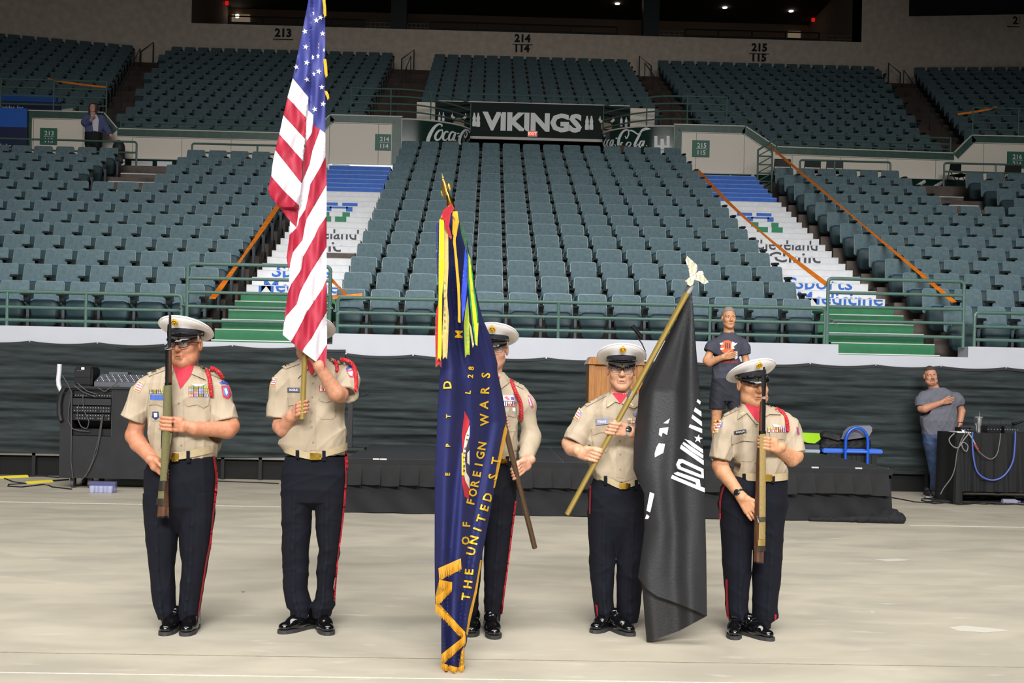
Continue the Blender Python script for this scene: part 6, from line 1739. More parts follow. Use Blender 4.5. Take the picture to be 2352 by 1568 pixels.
ribbon(U_([(388, 556), (404, 640), (406, 780), (388, 980), (366, 1092), (360, 900), (376, 700)]), (40, 70, 200), .03)
ribbon(U_([(345, 365), (372, 420), (400, 530), (404, 600), (385, 560), (360, 470)]), (40, 90, 50), .025)
ribbon(U_([(388, 1000), (406, 900), (416, 1080), (419, 1312), (402, 1308), (386, 1332), (378, 1100)]), (140, 160, 30), .035)
ribbon(U_([(415, 1080), (430, 1120), (448, 1240), (440, 1262), (425, 1180)]), (206, 180, 130), .04)
ribbon(U_([(402, 590), (428, 660), (442, 770), (472, 1000), (480, 1090), (472, 1250), (455, 1238), (440, 1130), (420, 950), (406, 780)]), (200, 206, 30), .04, stripes=[(U_([(402, 590), (408, 600), (416, 780), (432, 960), (450, 1130), (460, 1240), (455, 1238), (440, 1130), (420, 950), (406, 780)]), (40, 140, 70)), (U_([(422, 650), (428, 660), (442, 770), (472, 1000), (480, 1090), (470, 1090), (462, 1000), (434, 770)]), (40, 140, 70))])
ribbon(U_([(236, 305), (295, 262), (313, 300), (288, 332), (276, 420), (297, 500), (287, 512), (246, 425), (244, 380), (216, 362)]), (168, 30, 44), .085, 'knot')
b = MB()
for k in range(7):
    q = []
    for j, (x, y) in enumerate(U_([(305, 322), (326, 360), (318, 440), (312, 520), (326, 650), (340, 820), (346, 960), (346, 1070)])):
        q.append(at(x + 1.4 * math.sin(k * 1.9 + j * 1.3), y + k, VT - .10 - .002 * k))
    b.tube(q, .0042, 5)
b.build('gold_cord', mat('gold_cord', (214, 160, 40), .5), vf, True)
b = MB()
for k in range(9):
    x0, y0 = U_([(308 + k * 3.6, 330)])[0]; b.tube([at(x0 - 2, y0 - 4, VT - .09), at(x0 - 1 + k * .3, y0 + 20, VT - .10), at(x0 - 2 - .8 * (k % 3), y0 + 44 + 3 * (k % 4), VT - .095)], .003, 5)
b.build('tassel', MATS['gold_cord'], vf, True)

# ---------------------------------------------------------------- black flag
BY = 6.60
Wz = zc(1420, 880, 2.531); Tz = zc(1420, 560, 3.565)
pl_ = Tz([(600, 390), (170, 1200)]) + Wz([(110, 150), (88, 500), (150, 850), (115, 1130), (165, 1505)])
pr_ = Tz([(600, 390), (640, 900), (665, 1220)]) + Wz([(490, 300), (512, 1000), (515, 1350)])
def pow_depth(x, y):
    l = np.interp(y, [p[1] for p in pl_], [p[0] for p in pl_]); r = np.interp(y, [p[1] for p in pr_], [p[0] for p in pr_])
    t = (x - l) / max(6, r - l); t = min(1.05, max(-.05, t)); k = sm((y - 660) / 200)
    d = .026 * k * math.sin(t * 9.5 + 1.2 + y * .0015) + .005 * k * math.sin(t * 19 + y * .003 + 1.1 * math.sin(y * .012)) + .05 * (2 * t - 1) ** 2 * k
    lf = np.interp(y, [655, 897, 1100, 1475], [6.31, 6.52, 6.47, 6.42]); rt = 6.33 + .05 * sm((y - 700) / 600)
    return lf + (rt - lf) * min(1, max(0, t)) + d - .02 * k
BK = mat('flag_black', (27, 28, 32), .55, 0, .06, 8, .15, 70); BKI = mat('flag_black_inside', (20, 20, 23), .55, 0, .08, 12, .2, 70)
PYq = lambda y: 6.645 - (1046 - y) * .00085
pf = thing('memorial_flag', 'black flag with white lettering hanging from a slanted gold pole with an eagle on top', 'flag', at(1303, 1180, PYq(1180)))
out = Tz([(604, 388), (560, 460), (170, 1200), (160, 1330), (148, 1500)]) + Wz([(108, 150), (90, 350), (88, 500), (112, 560), (150, 640), (152, 850), (126, 1050), (114, 1128), (132, 1152), (165, 1506), (352, 1440), (516, 1352), (512, 1000), (503, 640), (491, 300), (472, 100)]) + Tz([(668, 1220), (642, 900), (622, 640)])
inner = Wz([(132, 1152), (165, 1506), (352, 1440), (516, 1352), (380, 1292), (225, 1237)])
outer = Tz([(604, 388), (560, 460), (170, 1200), (160, 1330), (148, 1500)]) + Wz([(108, 150), (90, 350), (88, 500), (112, 560), (150, 640), (152, 850), (126, 1050), (114, 1128), (132, 1152), (165, 1196), (225, 1237), (300, 1262), (380, 1292), (516, 1352), (512, 1000), (503, 640), (491, 300), (472, 100)]) + Tz([(668, 1220), (642, 900), (622, 640)])
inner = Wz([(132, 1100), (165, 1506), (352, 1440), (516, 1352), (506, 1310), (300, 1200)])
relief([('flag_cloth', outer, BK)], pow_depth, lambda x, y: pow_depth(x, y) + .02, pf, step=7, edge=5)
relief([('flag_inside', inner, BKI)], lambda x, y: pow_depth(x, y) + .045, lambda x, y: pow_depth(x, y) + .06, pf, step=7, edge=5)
WT = mat('flag_print_white', (222, 224, 230), .6); MK = []
for p in ([(306, 552), (314, 532), (440, 586), (503, 608), (503, 634)], [(322, 522), (345, 514), (474, 560), (480, 606), (458, 598), (448, 574), (334, 532)],
          [(336, 472), (350, 440), (372, 440), (496, 498), (498, 552), (470, 546), (344, 496)],
          [(358, 378), (366, 356), (497, 448), (497, 476)], [(372, 352), (380, 340), (440, 378), (495, 416), (494, 438), (430, 398)], [(384, 324), (420, 334), (492, 384), (494, 408), (430, 366)],
          [(410, 256), (416, 238), (488, 264), (488, 290)], [(425, 202), (432, 182), (486, 222), (487, 250)], [(439, 162), (447, 140), (483, 164), (484, 194)], [(456, 106), (462, 92), (480, 106), (476, 124)],
          [(262, 232), (300, 204), (290, 234)], [(240, 262), (292, 255), (284, 300), (258, 286), (252, 310), (236, 300)], [(222, 372), (236, 348), (272, 352), (262, 404), (213, 430), (212, 408)], [(184, 632), (210, 642), (186, 750), (163, 740)], [(155, 788), (164, 760), (182, 772), (174, 788)]):
    MK.append(('printed_shape', Wz(p), WT))
MK.append(('printed_star', star_poly(1420 + 465 / 2.531, 880 + 322 / 2.531, 10.5, .15), WT))
MK.append(('printed_counter', Wz([(358, 470), (372, 462), (482, 514), (484, 532), (366, 486)]), BK))
MK.append(('printed_counter', Wz([(240, 322), (262, 300), (272, 330), (252, 352), (236, 346)]), BK))
relief(MK, lambda x, y: pow_depth(x, y) - .0035, lambda x, y: pow_depth(x, y) + .002, pf, step=6, edge=4)
gp = [(1303, 1180), (1450, 905), (1587, 655)]
MB().tube([at(x, y, PYq(y)) for x, y in ((1303, 1180), (1583, 664))], .0165, 16).build('pole', POLEB, pf, True)
MB().tube([at(x, y, PYq(y)) for x, y in ((1446, 914), (1455, 897))], .022, 16).build('pole_collar', SILVER, pf, True)
MB().tube([at(x, y, PYq(y)) for x, y in ((1579, 671), (1586, 658), (1590, 651))], [.019, .021, .014], 14).build('ferrule', SILVER, pf, True)
EG = mat('eagle_silver_gold', (232, 226, 204), .35, .55)
ef = lambda x, y: 6.63 - .008 * math.sin(x * .5) * math.cos(y * .4)
def eg(name, p, lift, thick=.025):
    relief([(name, Tz(p), EG)], lambda x, y: 6.30 - lift - .006 * math.sin((x + y) * .9), lambda x, y: 6.30 - lift + thick, pf, step=4, edge=3)
eg('wing', [(550, 132), (565, 100), (600, 130), (640, 165), (650, 200), (640, 232), (612, 262), (586, 268), (575, 200), (556, 152)], -.01)
eg('wing', [(622, 292), (640, 250), (690, 244), (742, 316), (722, 322), (700, 330), (660, 302)], .03)
eg('eagle_body', [(546, 302), (588, 270), (612, 262), (640, 238), (660, 222), (692, 222), (702, 248), (672, 242), (650, 262), (622, 292), (612, 330), (590, 346), (564, 328)], .015, .035)

# ================================================================ rifles
RW = mat('rifle_wood', (74, 46, 30), .35, 0, .25, 14, .1, 60, stretch=(6, 6, .8), coat=.25); RM = mat('rifle_steel', (34, 35, 38), .35, .7); SLG = mat('sling_olive', (96, 92, 58), .85, 0, .06, 80, .3, 400); SLT = mat('sling_tan', (138, 118, 70), .85, 0, .06, 80, .3, 400); RBK = mat('buckle_dark', (70, 64, 60), .35, .7)
def rifle(lab, c, Y0, parts, axis, hw):
    o = thing('rifle', lab, 'rifle', at(axis[1][0], axis[1][1], Y0))
    (x0, y0), (x1, y1) = axis
    def fr_(x, y):
        xc = x0 + (x1 - x0) * (y - y0) / (y1 - y0); u = max(-1.2, min(1.2, (x - xc) / hw)); return Y0 - .018 * (1 - u * u)
    for nm, poly, M, lift, th in parts:
        relief([(nm, c(poly), M)], lambda x, y: fr_(x, y) - lift, lambda x, y: fr_(x, y) - lift + th, o, step=5, edge=4)
    return o
c1 = zc(240, 680, 2.8)
rifle('rifle with an olive green sling held upright by the person in dark framed glasses', c1, 6.44, [
    ('barrel', [(414, 114), (430, 114), (430, 182), (413, 182)], RM, 0, .02), ('front_sight', [(406, 180), (431, 180), (431, 250), (428, 330), (408, 330), (402, 240)], RM, .004, .026),
    ('gas_cylinder', [(392, 345), (413, 345), (412, 572), (390, 572)], RM, .004, .03), ('handguard', [(412, 345), (432, 345), (437, 572), (411, 572)], RW, .002, .04),
    ('band', [(386, 556), (430, 556), (432, 574), (386, 574)], RM, .008, .04),
    ('stock', [(386, 574), (432, 574), (440, 800), (440, 900), (436, 1000), (412, 1092), (414, 1418), (338, 1426), (345, 1300), (362, 1180), (372, 900)], RW, -.004, .045),
    ('receiver', [(366, 860), (380, 860), (374, 980), (362, 980)], RM, .0, .03),
    ('sling', [(380, 576), (432, 570), (432, 760), (436, 872), (398, 1188), (356, 1192), (370, 900), (376, 740)], SLG, .012, .006), ('sling_tail', [(346, 1248), (384, 1244), (382, 1300), (342, 1302)], SLG, .012, .008),
    ('sling_buckle', [(352, 1188), (392, 1186), (386, 1250), (346, 1252)], RBK, .016, .012), ('swivel', [(334, 1300), (384, 1298), (380, 1346), (332, 1344)], RBK, .012, .02),
    ('butt_plate', [(338, 1418), (414, 1412), (414, 1422), (338, 1430)], RM, 0, .05), ('trigger_guard', [(396, 1108), (404, 1108), (400, 1190), (392, 1190)], SILVER, .01, .012)],
    ((390, 722), (372, 1188)), 11)
c5 = zc(1600, 800, 3.015)
rifle('rifle with a tan sling held upright by the short person in the tilted cap', c5, 6.58, [
    ('barrel', [(459, 128), (475, 128), (475, 186), (458, 186)], RM, 0, .02), ('front_sight', [(450, 184), (482, 184), (482, 240), (478, 330), (452, 330), (450, 250)], RM, .004, .026),
    ('gas_cylinder', [(454, 350), (479, 350), (477, 582), (452, 582)], RM, .004, .03), ('handguard', [(438, 372), (456, 350), (454, 582), (430, 582)], RW, .002, .04),
    ('band', [(430, 572), (480, 572), (482, 598), (430, 598)], RM, .008, .04),
    ('stock', [(430, 596), (480, 592), (480, 800), (478, 1180), (476, 1330), (466, 1400), (463, 1492), (395, 1480), (400, 1150), (410, 900), (416, 720)], RW, -.004, .045),
    ('sling', [(436, 594), (481, 590), (480, 720), (478, 1180), (476, 1322), (430, 1322), (434, 1150), (436, 700)], SLT, .012, .006), ('sling_band', [(434, 1168), (478, 1166), (478, 1198), (432, 1200)], mat('sling_band', (60, 54, 46), .8), .018, .006),
    ('sling_buckle', [(426, 1324), (477, 1322), (476, 1366), (426, 1366)], mat('buckle_tan', (150, 124, 70), .5, .4), .016, .012), ('swivel', [(430, 1364), (476, 1364), (478, 1404), (428, 1404)], RBK, .012, .02),
    ('butt_plate', [(394, 1474), (464, 1484), (464, 1494), (394, 1484)], RM, 0, .05), ('trigger_guard', [(414, 1160), (422, 1158), (434, 1204), (426, 1206)], SILVER, .01, .012)],
    ((1755, 845), (1743, 1293)), 11)
# stacking swivel rings at the muzzles are part of each rifle
for nm, c, p, Y0 in (('rifle', c1, (410, 335), 6.42), ('rifle.001', c5, (468, 341), 6.56)):
    x, y = c([p])[0]; C_ = at(x, y, Y0)
    MB().tube([C_ + Vector((.019 * math.cos(t), .010 * math.sin(t), .007 * math.sin(t))) for t in np.linspace(0, 6.283, 17)[:-1]], .0026, 6, closed=True).build('stacking_swivel', SILVER, bpy.data.objects[nm], True)
# ================================================================ stage
STC = mat('skirt_black', (20, 20, 22), .85, 0, .15, 12, .3, 200); STC2 = mat('skirt_lower', (13, 14, 19), .85, 0, .15, 8, .3, 160); DECK = mat('deck_black', (38, 40, 44), .6, 0, .12, 8)
SX0, SX1, SF, SB, SZ = -1.56, 4.66, 12.60, 15.45, .615
stg = thing('stage', 'low black stage with pleated skirting in front of the mesh curtain', 'stage', ((SX0 + SX1) / 2, (SF + SB) / 2, 0))
xs = [SX0 + (SX1 - SX0) * k / 5 for k in range(6)]
for a, b in zip(xs, xs[1:]):
    for y0, y1 in ((SF + .03, (SF + SB) / 2), ((SF + SB) / 2, SB)):
        d = MB().box(a + .006, b - .006, y0 + .004, y1 - .004, SZ - .06, SZ).build('deck_panel', DECK, stg)
        MB().box(b - .012, b - .002, y0, y1, SZ - .05, SZ + .002).build('deck_edge', mat('deck_edge', (120, 122, 124), .4, .6), d)
MB().box(SX0 + .05, SX1 - .05, SF + .08, SB - .05, 0, SZ - .06).build('frame', BLACK, stg)
# lower cloth hanging to the floor, with drape folds
def drape(x0, x1, y, z0, z1, amp, name, M, par, seed, swag=0, axis='x', n=None):
    rng = np.random.RandomState(seed); n = n or int(abs(x1 - x0) / .02); m_ = 24
    X = np.linspace(x0, x1, n); T = np.linspace(0, 1, m_); vs = []
    ks = [(rng.uniform(4, 22), rng.uniform(0, 6.28), rng.uniform(.3, 1)) for _ in range(6)]
    for x in X:
        for t in T:
            d = sum(a * math.sin(k * x + p + swag * (1 - t) * 2) for k, p, a in ks) / 3
            yy = y - amp * d * (.25 + .75 * t) - (.02 * t)
            vs.append((x, yy, z1 + (z0 - z1) * t) if axis == 'x' else (yy, x, z1 + (z0 - z1) * t))
    fs = [(i * m_ + j, i * m_ + j + 1, (i + 1) * m_ + j + 1, (i + 1) * m_ + j) for i in range(n - 1) for j in range(m_ - 1)]
    me = bpy.data.meshes.new(name); me.from_pydata(vs, [], fs); me.update()
    return link(name, me, M, par, None, True)
drape(SX0 - .01, SX1 + .02, SF - .0, .008, SZ - .12, .03, 'lower_skirt', STC2, stg, 3, 3)
drape(SF, SB, SX1 + .02, .01, SZ - .02, -.02, 'side_skirt', STC2, stg, 5, 0, 'y')
drape(SF, SB, SX0 - .02, .01, SZ - .02, .02, 'side_skirt', STC2, stg, 6, 0, 'y')
MB().box(SX0 - .02, SX1 + .02, SF - .035, SF + .02, SZ - .075, SZ - .004).build('skirt_band', STC, stg)
pw = .214; k = 0; x = SX0 - .02
def pleat_mesh():
    vs = []; n = 8; m_ = 8
    for i in range(n):
        u = i / (n - 1)
        for j in range(m_):
            t = j / (m_ - 1); d = .012 + .085 * t * (.1 + .9 * u ** 1.6) + .006 * math.sin(5 * u + 3 * t)
            vs.append((u * pw * 1.02, -d, -t * .235 - .006 * math.sin(u * 4) * t))
        pass
    fs = [(i * m_ + j, i * m_ + j + 1, (i + 1) * m_ + j + 1, (i + 1) * m_ + j) for i in range(n - 1) for j in range(m_ - 1)]
    b = len(vs)
    for j in range(m_): t = j / (m_ - 1); vs.append((pw * .93, .01, -t * .235))
    fs += [((n - 1) * m_ + j, (n - 1) * m_ + j + 1, b + j + 1, b + j) for j in range(m_ - 1)]
    me = bpy.data.meshes.new('skirt_pleat'); me.from_pydata(vs, [], fs); me.update(); me.materials.append(STC)
    me.polygons.foreach_set('use_smooth', [True] * len(me.polygons)); me.set_sharp_from_angle(angle=math.radians(50)); return me
pm = pleat_mesh()
while x < SX1 - .16:
    short = 2.36 < x < 2.6 or False
    o = bpy.data.objects.new('skirt_pleat', pm); COL.objects.link(o); o.parent = stg; o.matrix_parent_inverse = Matrix.Translation(-stg.location)
    o.location = (x, SF - .03, SZ - .06); o.scale = (1, 1, .62 if 1.3 < x < 1.52 else random.uniform(.95, 1.06)); x += pw; k += 1
# cloth bunched on the floor at the stage corner
g = Grid((SX1 - 1.1, SF - .28, -.02), (SX1 + .22, SF + .25, .22), .012)
for (a, b, r0, r1) in (((3.75, 12.56, .02), (4.3, 12.52, .035), .02, .04), ((4.3, 12.52, .035), (4.72, 12.5, .05), .04, .06), ((4.5, 12.6, .05), (4.76, 12.54, .05), .06, .065), ((4.6, 12.62, .1), (4.7, 12.55, .12), .05, .05)):
    g.put(rcone(a, b, r0, r1), .04)
wrinkle(g, .008, 3, g.lo, g.lo + 2, 60, 50); g.D[:, :, :2] = np.maximum(g.D[:, :, :2], .001)
v, q = g.mesh(); v[:, 2] = np.maximum(v[:, 2], 0); link('bunched_cloth', np_mesh('bunched_cloth', v, q), STC2, stg)
for px in (880, 865, 1872, 1972): 
    p = at(px, 1052 + (px - 870) * .019, SF - .03); MB().box(p.x - .04, p.x + .04, SF - .038, SF - .0, SZ - .01, SZ + .006).build('skirt_clip', mat('clip_silver', (190, 190, 192), .4, .4), stg)

# lectern on the stage
WD = mat('lectern_wood', (150, 98, 42), .45, 0, .16, 6, .1, 40, stretch=(14, 14, 1), coat=.2)
LYd = 14.0; a = at(1353, 860, LYd).x; b = at(1476, 860, LYd).x; zt = at(1360, 836, LYd).z; z2 = at(1360, 819, LYd).z
SZ = .622; lec = thing('lectern', 'wooden lectern with microphone standing on the stage', 'lectern', ((a + b) / 2, LYd + .2, SZ))
MB().box(a + .03, b - .03, LYd + .03, LYd + .4, SZ, zt).build('front_panel', WD, lec)
for x in (a, b - .07): MB().box(x, x + .07, LYd, LYd + .42, SZ, zt).build('corner_post', WD, lec)
MB().prism([(a - .03, zt), (b + .03, zt), (b - .02, z2), (a + .02, z2)], LYd - .03, LYd + .45).build('crown_moulding', WD, lec)
MB().box(a - .02, b + .02, LYd - .02, LYd + .44, SZ, SZ + .08).build('plinth', WD, lec)
mic = MB(); P = [at(x, y, LYd + .1) for x, y in ((1483, 826), (1482, 806), (1474, 788), (1465, 776), (1460, 770))]
MB().tube([Vector((P[0].x, LYd + .1, z2 - .02))] + P, .008, 8).build('gooseneck', mat('mic_grey', (52, 54, 62), .4, .4), lec, True)
MB().tube([at(1474, 776, LYd + .08), at(1470, 770, LYd + .08), at(1459, 757, LYd + .08), at(1452, 748, LYd + .08)], [.016, .026, .024, .03], 12).build('microphone', mat('mic_black', (26, 26, 30), .35, .3), lec, True)
SZ = .615
# paper lying on the stage
p = atz(1338, 1048, SZ); o = MB().box(p.x - .08, p.x + .08, p.y - .06, p.y + .1, SZ, SZ + .04).build('paper_towel_pack', mat('paper_white', (226, 224, 222), .8), None, bevel=.012); base_at(o, (p.x, p.y, SZ)); tag(o, 'small white paper pack lying on the stage edge', 'paper')
# black music stand behind the striped flag's bearer
ms = thing('music_stand', 'thin black stand with two slanted arms beside the stage', 'stand', (at(803, 1040, 14.2).x, 14.2, SZ))
a = at(803, 1036, 14.2)
MB().box(a.x - .03, a.x + .03, 14.18, 14.22, SZ, at(803, 918, 14.2).z).build('upright', BLACK, ms); MB().box(a.x - .2, a.x + .2, 14.05, 14.35, SZ, SZ + .03).build('base', BLACK, ms)
for (x0, y0, x1, y1) in ((806, 916, 846, 903), (806, 908, 828, 900)): MB().tube([at(x0, y0, 14.15), at(x1, y1, 14.1)], .02, 6).build('arm', mat('stand_arm', (38, 40, 46), .4), ms, True)

# cart with tote beyond the stage
CY = 15.75
ct = thing('tote_cart', 'blue handled cart carrying a black tote with blue lid beside the stage', 'cart', (5.2, CY + .2, 0))
BLU = mat('cart_blue', (24, 82, 190), .3, coat=.3); LID = mat('tote_lid_blue', (60, 110, 210), .35)
x0, x1 = at(1898, 1050, CY).x, at(2016, 1050, CY).x
MB().box(x0 - .02, x1 + .02, CY - .02, CY + .45, .14, .18).build('platform', BLU, ct)
for x in (x0 + .05, x1 - .05):
    for y in (CY + .04, CY + .4): MB().lathe((x - .02, y, .07), [(.07, 0), (.07, .04)], 16, (1, 0, 0)).build('wheel', BLACK, ct)
tt = MB().prism([(x0 + .05, .18), (x1 - .05, .18), (x1, .6), (x0, .6)], CY, CY + .42).build('tote_body', mat('tote_black', (22, 22, 26), .4), ct)
for k in range(9): xx = x0 + .08 + (x1 - x0 - .16) * k / 8; MB().box(xx - .012, xx + .012, CY - .012, CY, .22, .58).build('tote_rib', MATS['tote_black'], tt)
MB().box(at(1888, 1036, CY).x, at(2026, 1036, CY).x, CY - .04, CY + .46, .6, .665).build('tote_lid', LID, ct, bevel=.015)
hx0, hx1 = at(1942, 1030, CY - .1).x, at(1993, 1030, CY - .1).x; top = at(1967, 982, CY - .1).z
MB().tube([(hx0, CY - .1, .16)] + [((hx0 + hx1) / 2 - (hx1 - hx0) / 2 * math.cos(t), CY - .1, top - .2 + .2 * math.sin(t)) for t in np.linspace(0, math.pi, 13)] + [(hx1, CY - .1, .16)], .022, 10).build('hoop_handle', BLU, ct, True)
MB().tube([(hx0, CY - .1, .63), (hx1, CY - .1, .63)], .02, 8).build('cross_bar', LID, ct, True)
bg = thing('equipment_bag', 'slouched black equipment bag lying on the blue lidded tote', 'bag', (5.05, CY + .15, .665))
g = Grid((4.55, CY - .1, .6), (5.75, CY + .5, 1.05), .012)
def zz_(y): return at(1940, y, CY + .15).z
for (p0, p1, r) in (((1898, 1020), (1975, 1020), .10), ((1896, 1002), (1935, 1008), .085), ((1935, 1022), (1985, 1018), .09), ((1890, 1028), (1985, 1028), .06)):
    g.put(rcone(at(*p0, CY + .15), at(*p1, CY + .15), r, r), .05)
wrinkle(g, .006, 8, g.lo, g.lo + 2, 40, 40); v, q = g.mesh(); v[:, 2] = np.maximum(v[:, 2], .667)
link('bag_body', np_mesh('bag_body', v, q), mat('bag_black', (20, 20, 22), .7, 0, .2, 20, .4, 120), bg)
MB().tube([at(x, y, CY + .03) for x, y in ((1889, 1000), (1905, 1004), (1925, 1010), (1940, 1002), (1960, 1003))], .018, 8).build('bag_strap', mat('strap', (30, 30, 33), .6), bg, True)
cs = relief([('chair_shell', [(1932, 1008), (1938, 990), (1948, 980), (1962, 977), (1998, 977), (2003, 981), (2003, 990), (1996, 1002), (1985, 1004), (1945, 1010)], mat('chair_grey', (84, 84, 100), .5))], lambda x, y: CY + .02 + (y - 977) * -.002 + .02 * math.cos((x - 1967) * .05), lambda x, y: CY + .07 + (y - 977) * -.002, None, step=7)[0]
base_at(cs, at(1967, 1009, CY + .05)); tag(cs, 'grey plastic chair shell leaning behind the blue hoop handle', 'chair shell')
CY2 = CY; CY = 15.60; gr = thing('plastic_sled', 'lime green plastic sled on a grey bin beyond the stage', 'sled', at(1850, 1040, CY + .1))
relief([('sled_hull', [(1800, 1006), (1815, 996), (1846, 993), (1882, 995), (1885, 1008), (1872, 1018), (1856, 1017), (1838, 1010), (1815, 1014)], mat('lime', (150, 200, 30), .4))], lambda x, y: CY + .1 - .05 * math.sin((x - 1800) / 30), lambda x, y: CY + .3, gr, step=7)
a, b = at(1810, 1014, CY + .1), at(1880, 1040, CY + .1)
MB().box(a.x, b.x, CY + .05, CY + .4, .1, a.z - .03).build('grey_bin', mat('bin_grey', (48, 54, 66), .5), gr, bevel=.01)
MB().box(a.x, b.x, CY + .02, CY + .42, at(1850, 1040, CY).z, at(1850, 1032, CY).z).build('bin_rim', mat('bin_rim', (150, 160, 176), .4), gr, bevel=.008)

# ================================================================ equipment cart
EY = 14.75
ex0, ex1 = at(137, 1000, EY).x, -4.05
ec = thing('equipment_cart', 'black wooden rack cart on casters holding sound gear', 'rack cart', ((ex0 + ex1) / 2, EY + .3, 0))
CB = mat('cart_black', (20, 20, 23), .7, 0, .25, 6); zt = at(200, 892, EY).z; zb = at(200, 1098, EY).z
ra, rb = at(165, 950, EY).x, at(256, 950, EY).x; r1, r2 = at(200, 896, EY).z, at(200, 1001, EY).z
MB().box(ex0, ra, EY, EY + .6, zb, zt).build('side_panel', CB, ec); MB().box(rb, ex1, EY, EY + .6, zb, zt).build('front_panel', CB, ec)
MB().box(ra, rb, EY, EY + .6, zb, r2).build('lower_panel', CB, ec); MB().box(ra, rb, EY, EY + .6, r1, zt).build('top_panel', CB, ec); MB().box(ra, rb, EY + .3, EY + .6, r2, r1).build('rack_back', BLACK, ec)
MB().box(ex0 - .02, ex1 + .02, EY - .03, EY + .62, zt, zt + .03).build('top_board', CB, ec)
for x in (ra - .012, rb): MB().box(x, x + .014, EY - .006, EY, r2, r1).build('rack_rail', mat('rack_rail', (60, 60, 62), .4, .6), ec)
nu = 6; RU = (r1 - r2) / nu
RKD = mat('rack_dark', (26, 27, 30), .4, .3); KN = mat('rack_jack', (120, 122, 128), .3, .7)
for u in range(nu):
    z0 = r1 - RU * (u + 1)
    if u == 4: continue
    un = MB().box(ra + .01, rb - .01, EY - .004 + (.03 if u in (0, 5) else 0), EY + .25, z0 + .006, z0 + RU - .006).build('rack_unit', RKD if u != 1 else mat('rack_mid', (44, 46, 50), .4, .3), ec)
    if u in (0, 2, 3):
        for row in range(2 if u else 1):
            for c in range(14):
                if random.random() < .15: continue
                xx = ra + .035 + (rb - ra - .07) * c / 13; MB().lathe((xx, EY - .004 + (.03 if u == 0 else 0), z0 + RU * (.3 + .4 * row)), [(.009, 0), (.009, .006), (.004, .008)], 8, (0, -1, 0)).build('jack', KN, un)
for x in (at(163, 1110, EY).x, at(203, 1110, EY).x, ex1 - .15):
    for y in (EY + .08, EY + .5):
        cw = MB().lathe((x - .02, y, .055), [(.055, 0), (.055, .04)], 16, (1, 0, 0)).build('caster', mat('caster', (60, 60, 62), .5), ec); MB().box(x - .03, x + .03, y - .03, y + .03, .06, zb).build('caster_fork', RKD, cw)
zt2 = zt + .03
def onbox(px0, py0, px1, py1, Y): return at(px0, py0, Y), at(px1, py1, Y)
a, b = onbox(170, 842, 211, 890, EY + .08)
up = thing('power_unit', 'black upright power backup unit on the equipment cart', 'power unit', ((a.x + b.x) / 2, EY + .2, zt2))
MB().box(a.x, b.x, EY + .08, EY + .4, zt2, a.z).build('case', RKD, up, bevel=.02); MB().box(a.x + .02, b.x - .02, EY + .072, EY + .08, zt2 + .12, a.z - .03).build('front_plate', mat('ups_face', (34, 35, 38), .3), up)
MB().box((a.x + b.x) / 2 - .02, (a.x + b.x) / 2 + .02, EY + .068, EY + .075, a.z - .035, a.z - .005).build('label', SIGNW, up)
for k in range(3): MB().box(a.x + .05 + .03 * k, a.x + .068 + .03 * k, EY + .066, EY + .073, zt2 + .2, zt2 + .206).build('indicator', mat('ups_led', (120, 124, 130), .4), up)
a, b = onbox(217, 858, 345, 890, EY + .05)
mx = thing('mixing_console', 'grey audio mixing console with rows of jacks on the equipment cart', 'mixer', ((a.x + b.x) / 2, EY + .2, zt2))
MB().prism([(EY + .05, zt2), (EY + .45, zt2), (EY + .45, a.z), (EY + .30, a.z), (EY + .05, zt2 + .06)], a.x, b.x, 'x').build('chassis', mat('mixer_grey', (96, 98, 106), .4, .4), mx)
for row in range(5):
    for c in range(26):
        t = (row + .7) / 5.6; y = EY + .05 + .25 * t; z = zt2 + .06 + (a.z - zt2 - .06) * t; xx = a.x + .03 + (b.x - a.x - .06) * c / 25
        MB().lathe((xx, y, z), [(.008, -.003), (.008, .008), (.004, .010)], 7, (0, -.75, .66)).build('knob', KN if (row + c) % 3 else mat('knob_white', (190, 192, 198), .4), mx)
MB().box(a.x + .1, a.x + .35, EY + .32, EY + .46, a.z, a.z + .03).build('rear_bridge', MATS['mixer_grey'], mx)
MB().box(a.x + .21, a.x + .225, EY + .058, EY + .062, zt2 + .05, zt2 + .06).build('red_led', mat('led_red', (220, 30, 30), .4, emit=2), mx)
tb = MB().tube([at(x, y, EY - .02) for x, y in ((137, 836), (136, 855), (134, 872), (135, 884), (140, 896), (146, 904))], .03, 12).build('white_tube', mat('tube_white', (206, 206, 212), .5), None, True)
base_at(tb, at(146, 904, EY - .02)); tag(tb, 'bent white plastic tube standing at the end of the equipment cart', 'tube')
cb = thing('cart_cables', 'loose grey cables hanging down the front of the equipment cart', 'cables', (ra + .1, EY - .05, 0))
CG = mat('cable_grey', (70, 68, 70), .6)
for pts in ([(163, 905), (158, 940), (156, 965), (166, 985), (185, 989), (205, 990)], [(165, 900), (164, 1000), (163, 1060), (168, 1100)], [(237, 950), (230, 1000), (222, 1040), (205, 1080), (180, 1112)], [(234, 955), (226, 1010), (212, 1060), (196, 1095)], [(170, 885), (190, 900), (220, 912)], [(178, 880), (200, 898), (222, 905)], [(143, 862), (155, 880), (166, 905)], [(190, 905), (192, 940), (205, 968), (200, 985), (186, 980), (178, 960), (180, 930)], [(225, 890), (240, 900), (262, 884), (270, 878)]):
    q = [at(x, y, EY - .03) for x, y in pts]; MB().tube(bend(q, .03, 3) if len(q) > 2 else q, .0065, 6).build('cable', CG, cb, True)
cbl = MB().tube([at(x, y, EY - .04) for x, y in ((148, 890), (140, 905), (136, 925), (136, 950), (140, 966))], .035, 8).build('cable_sleeve', mat('sleeve_black', (24, 24, 28), .6), cb, True)
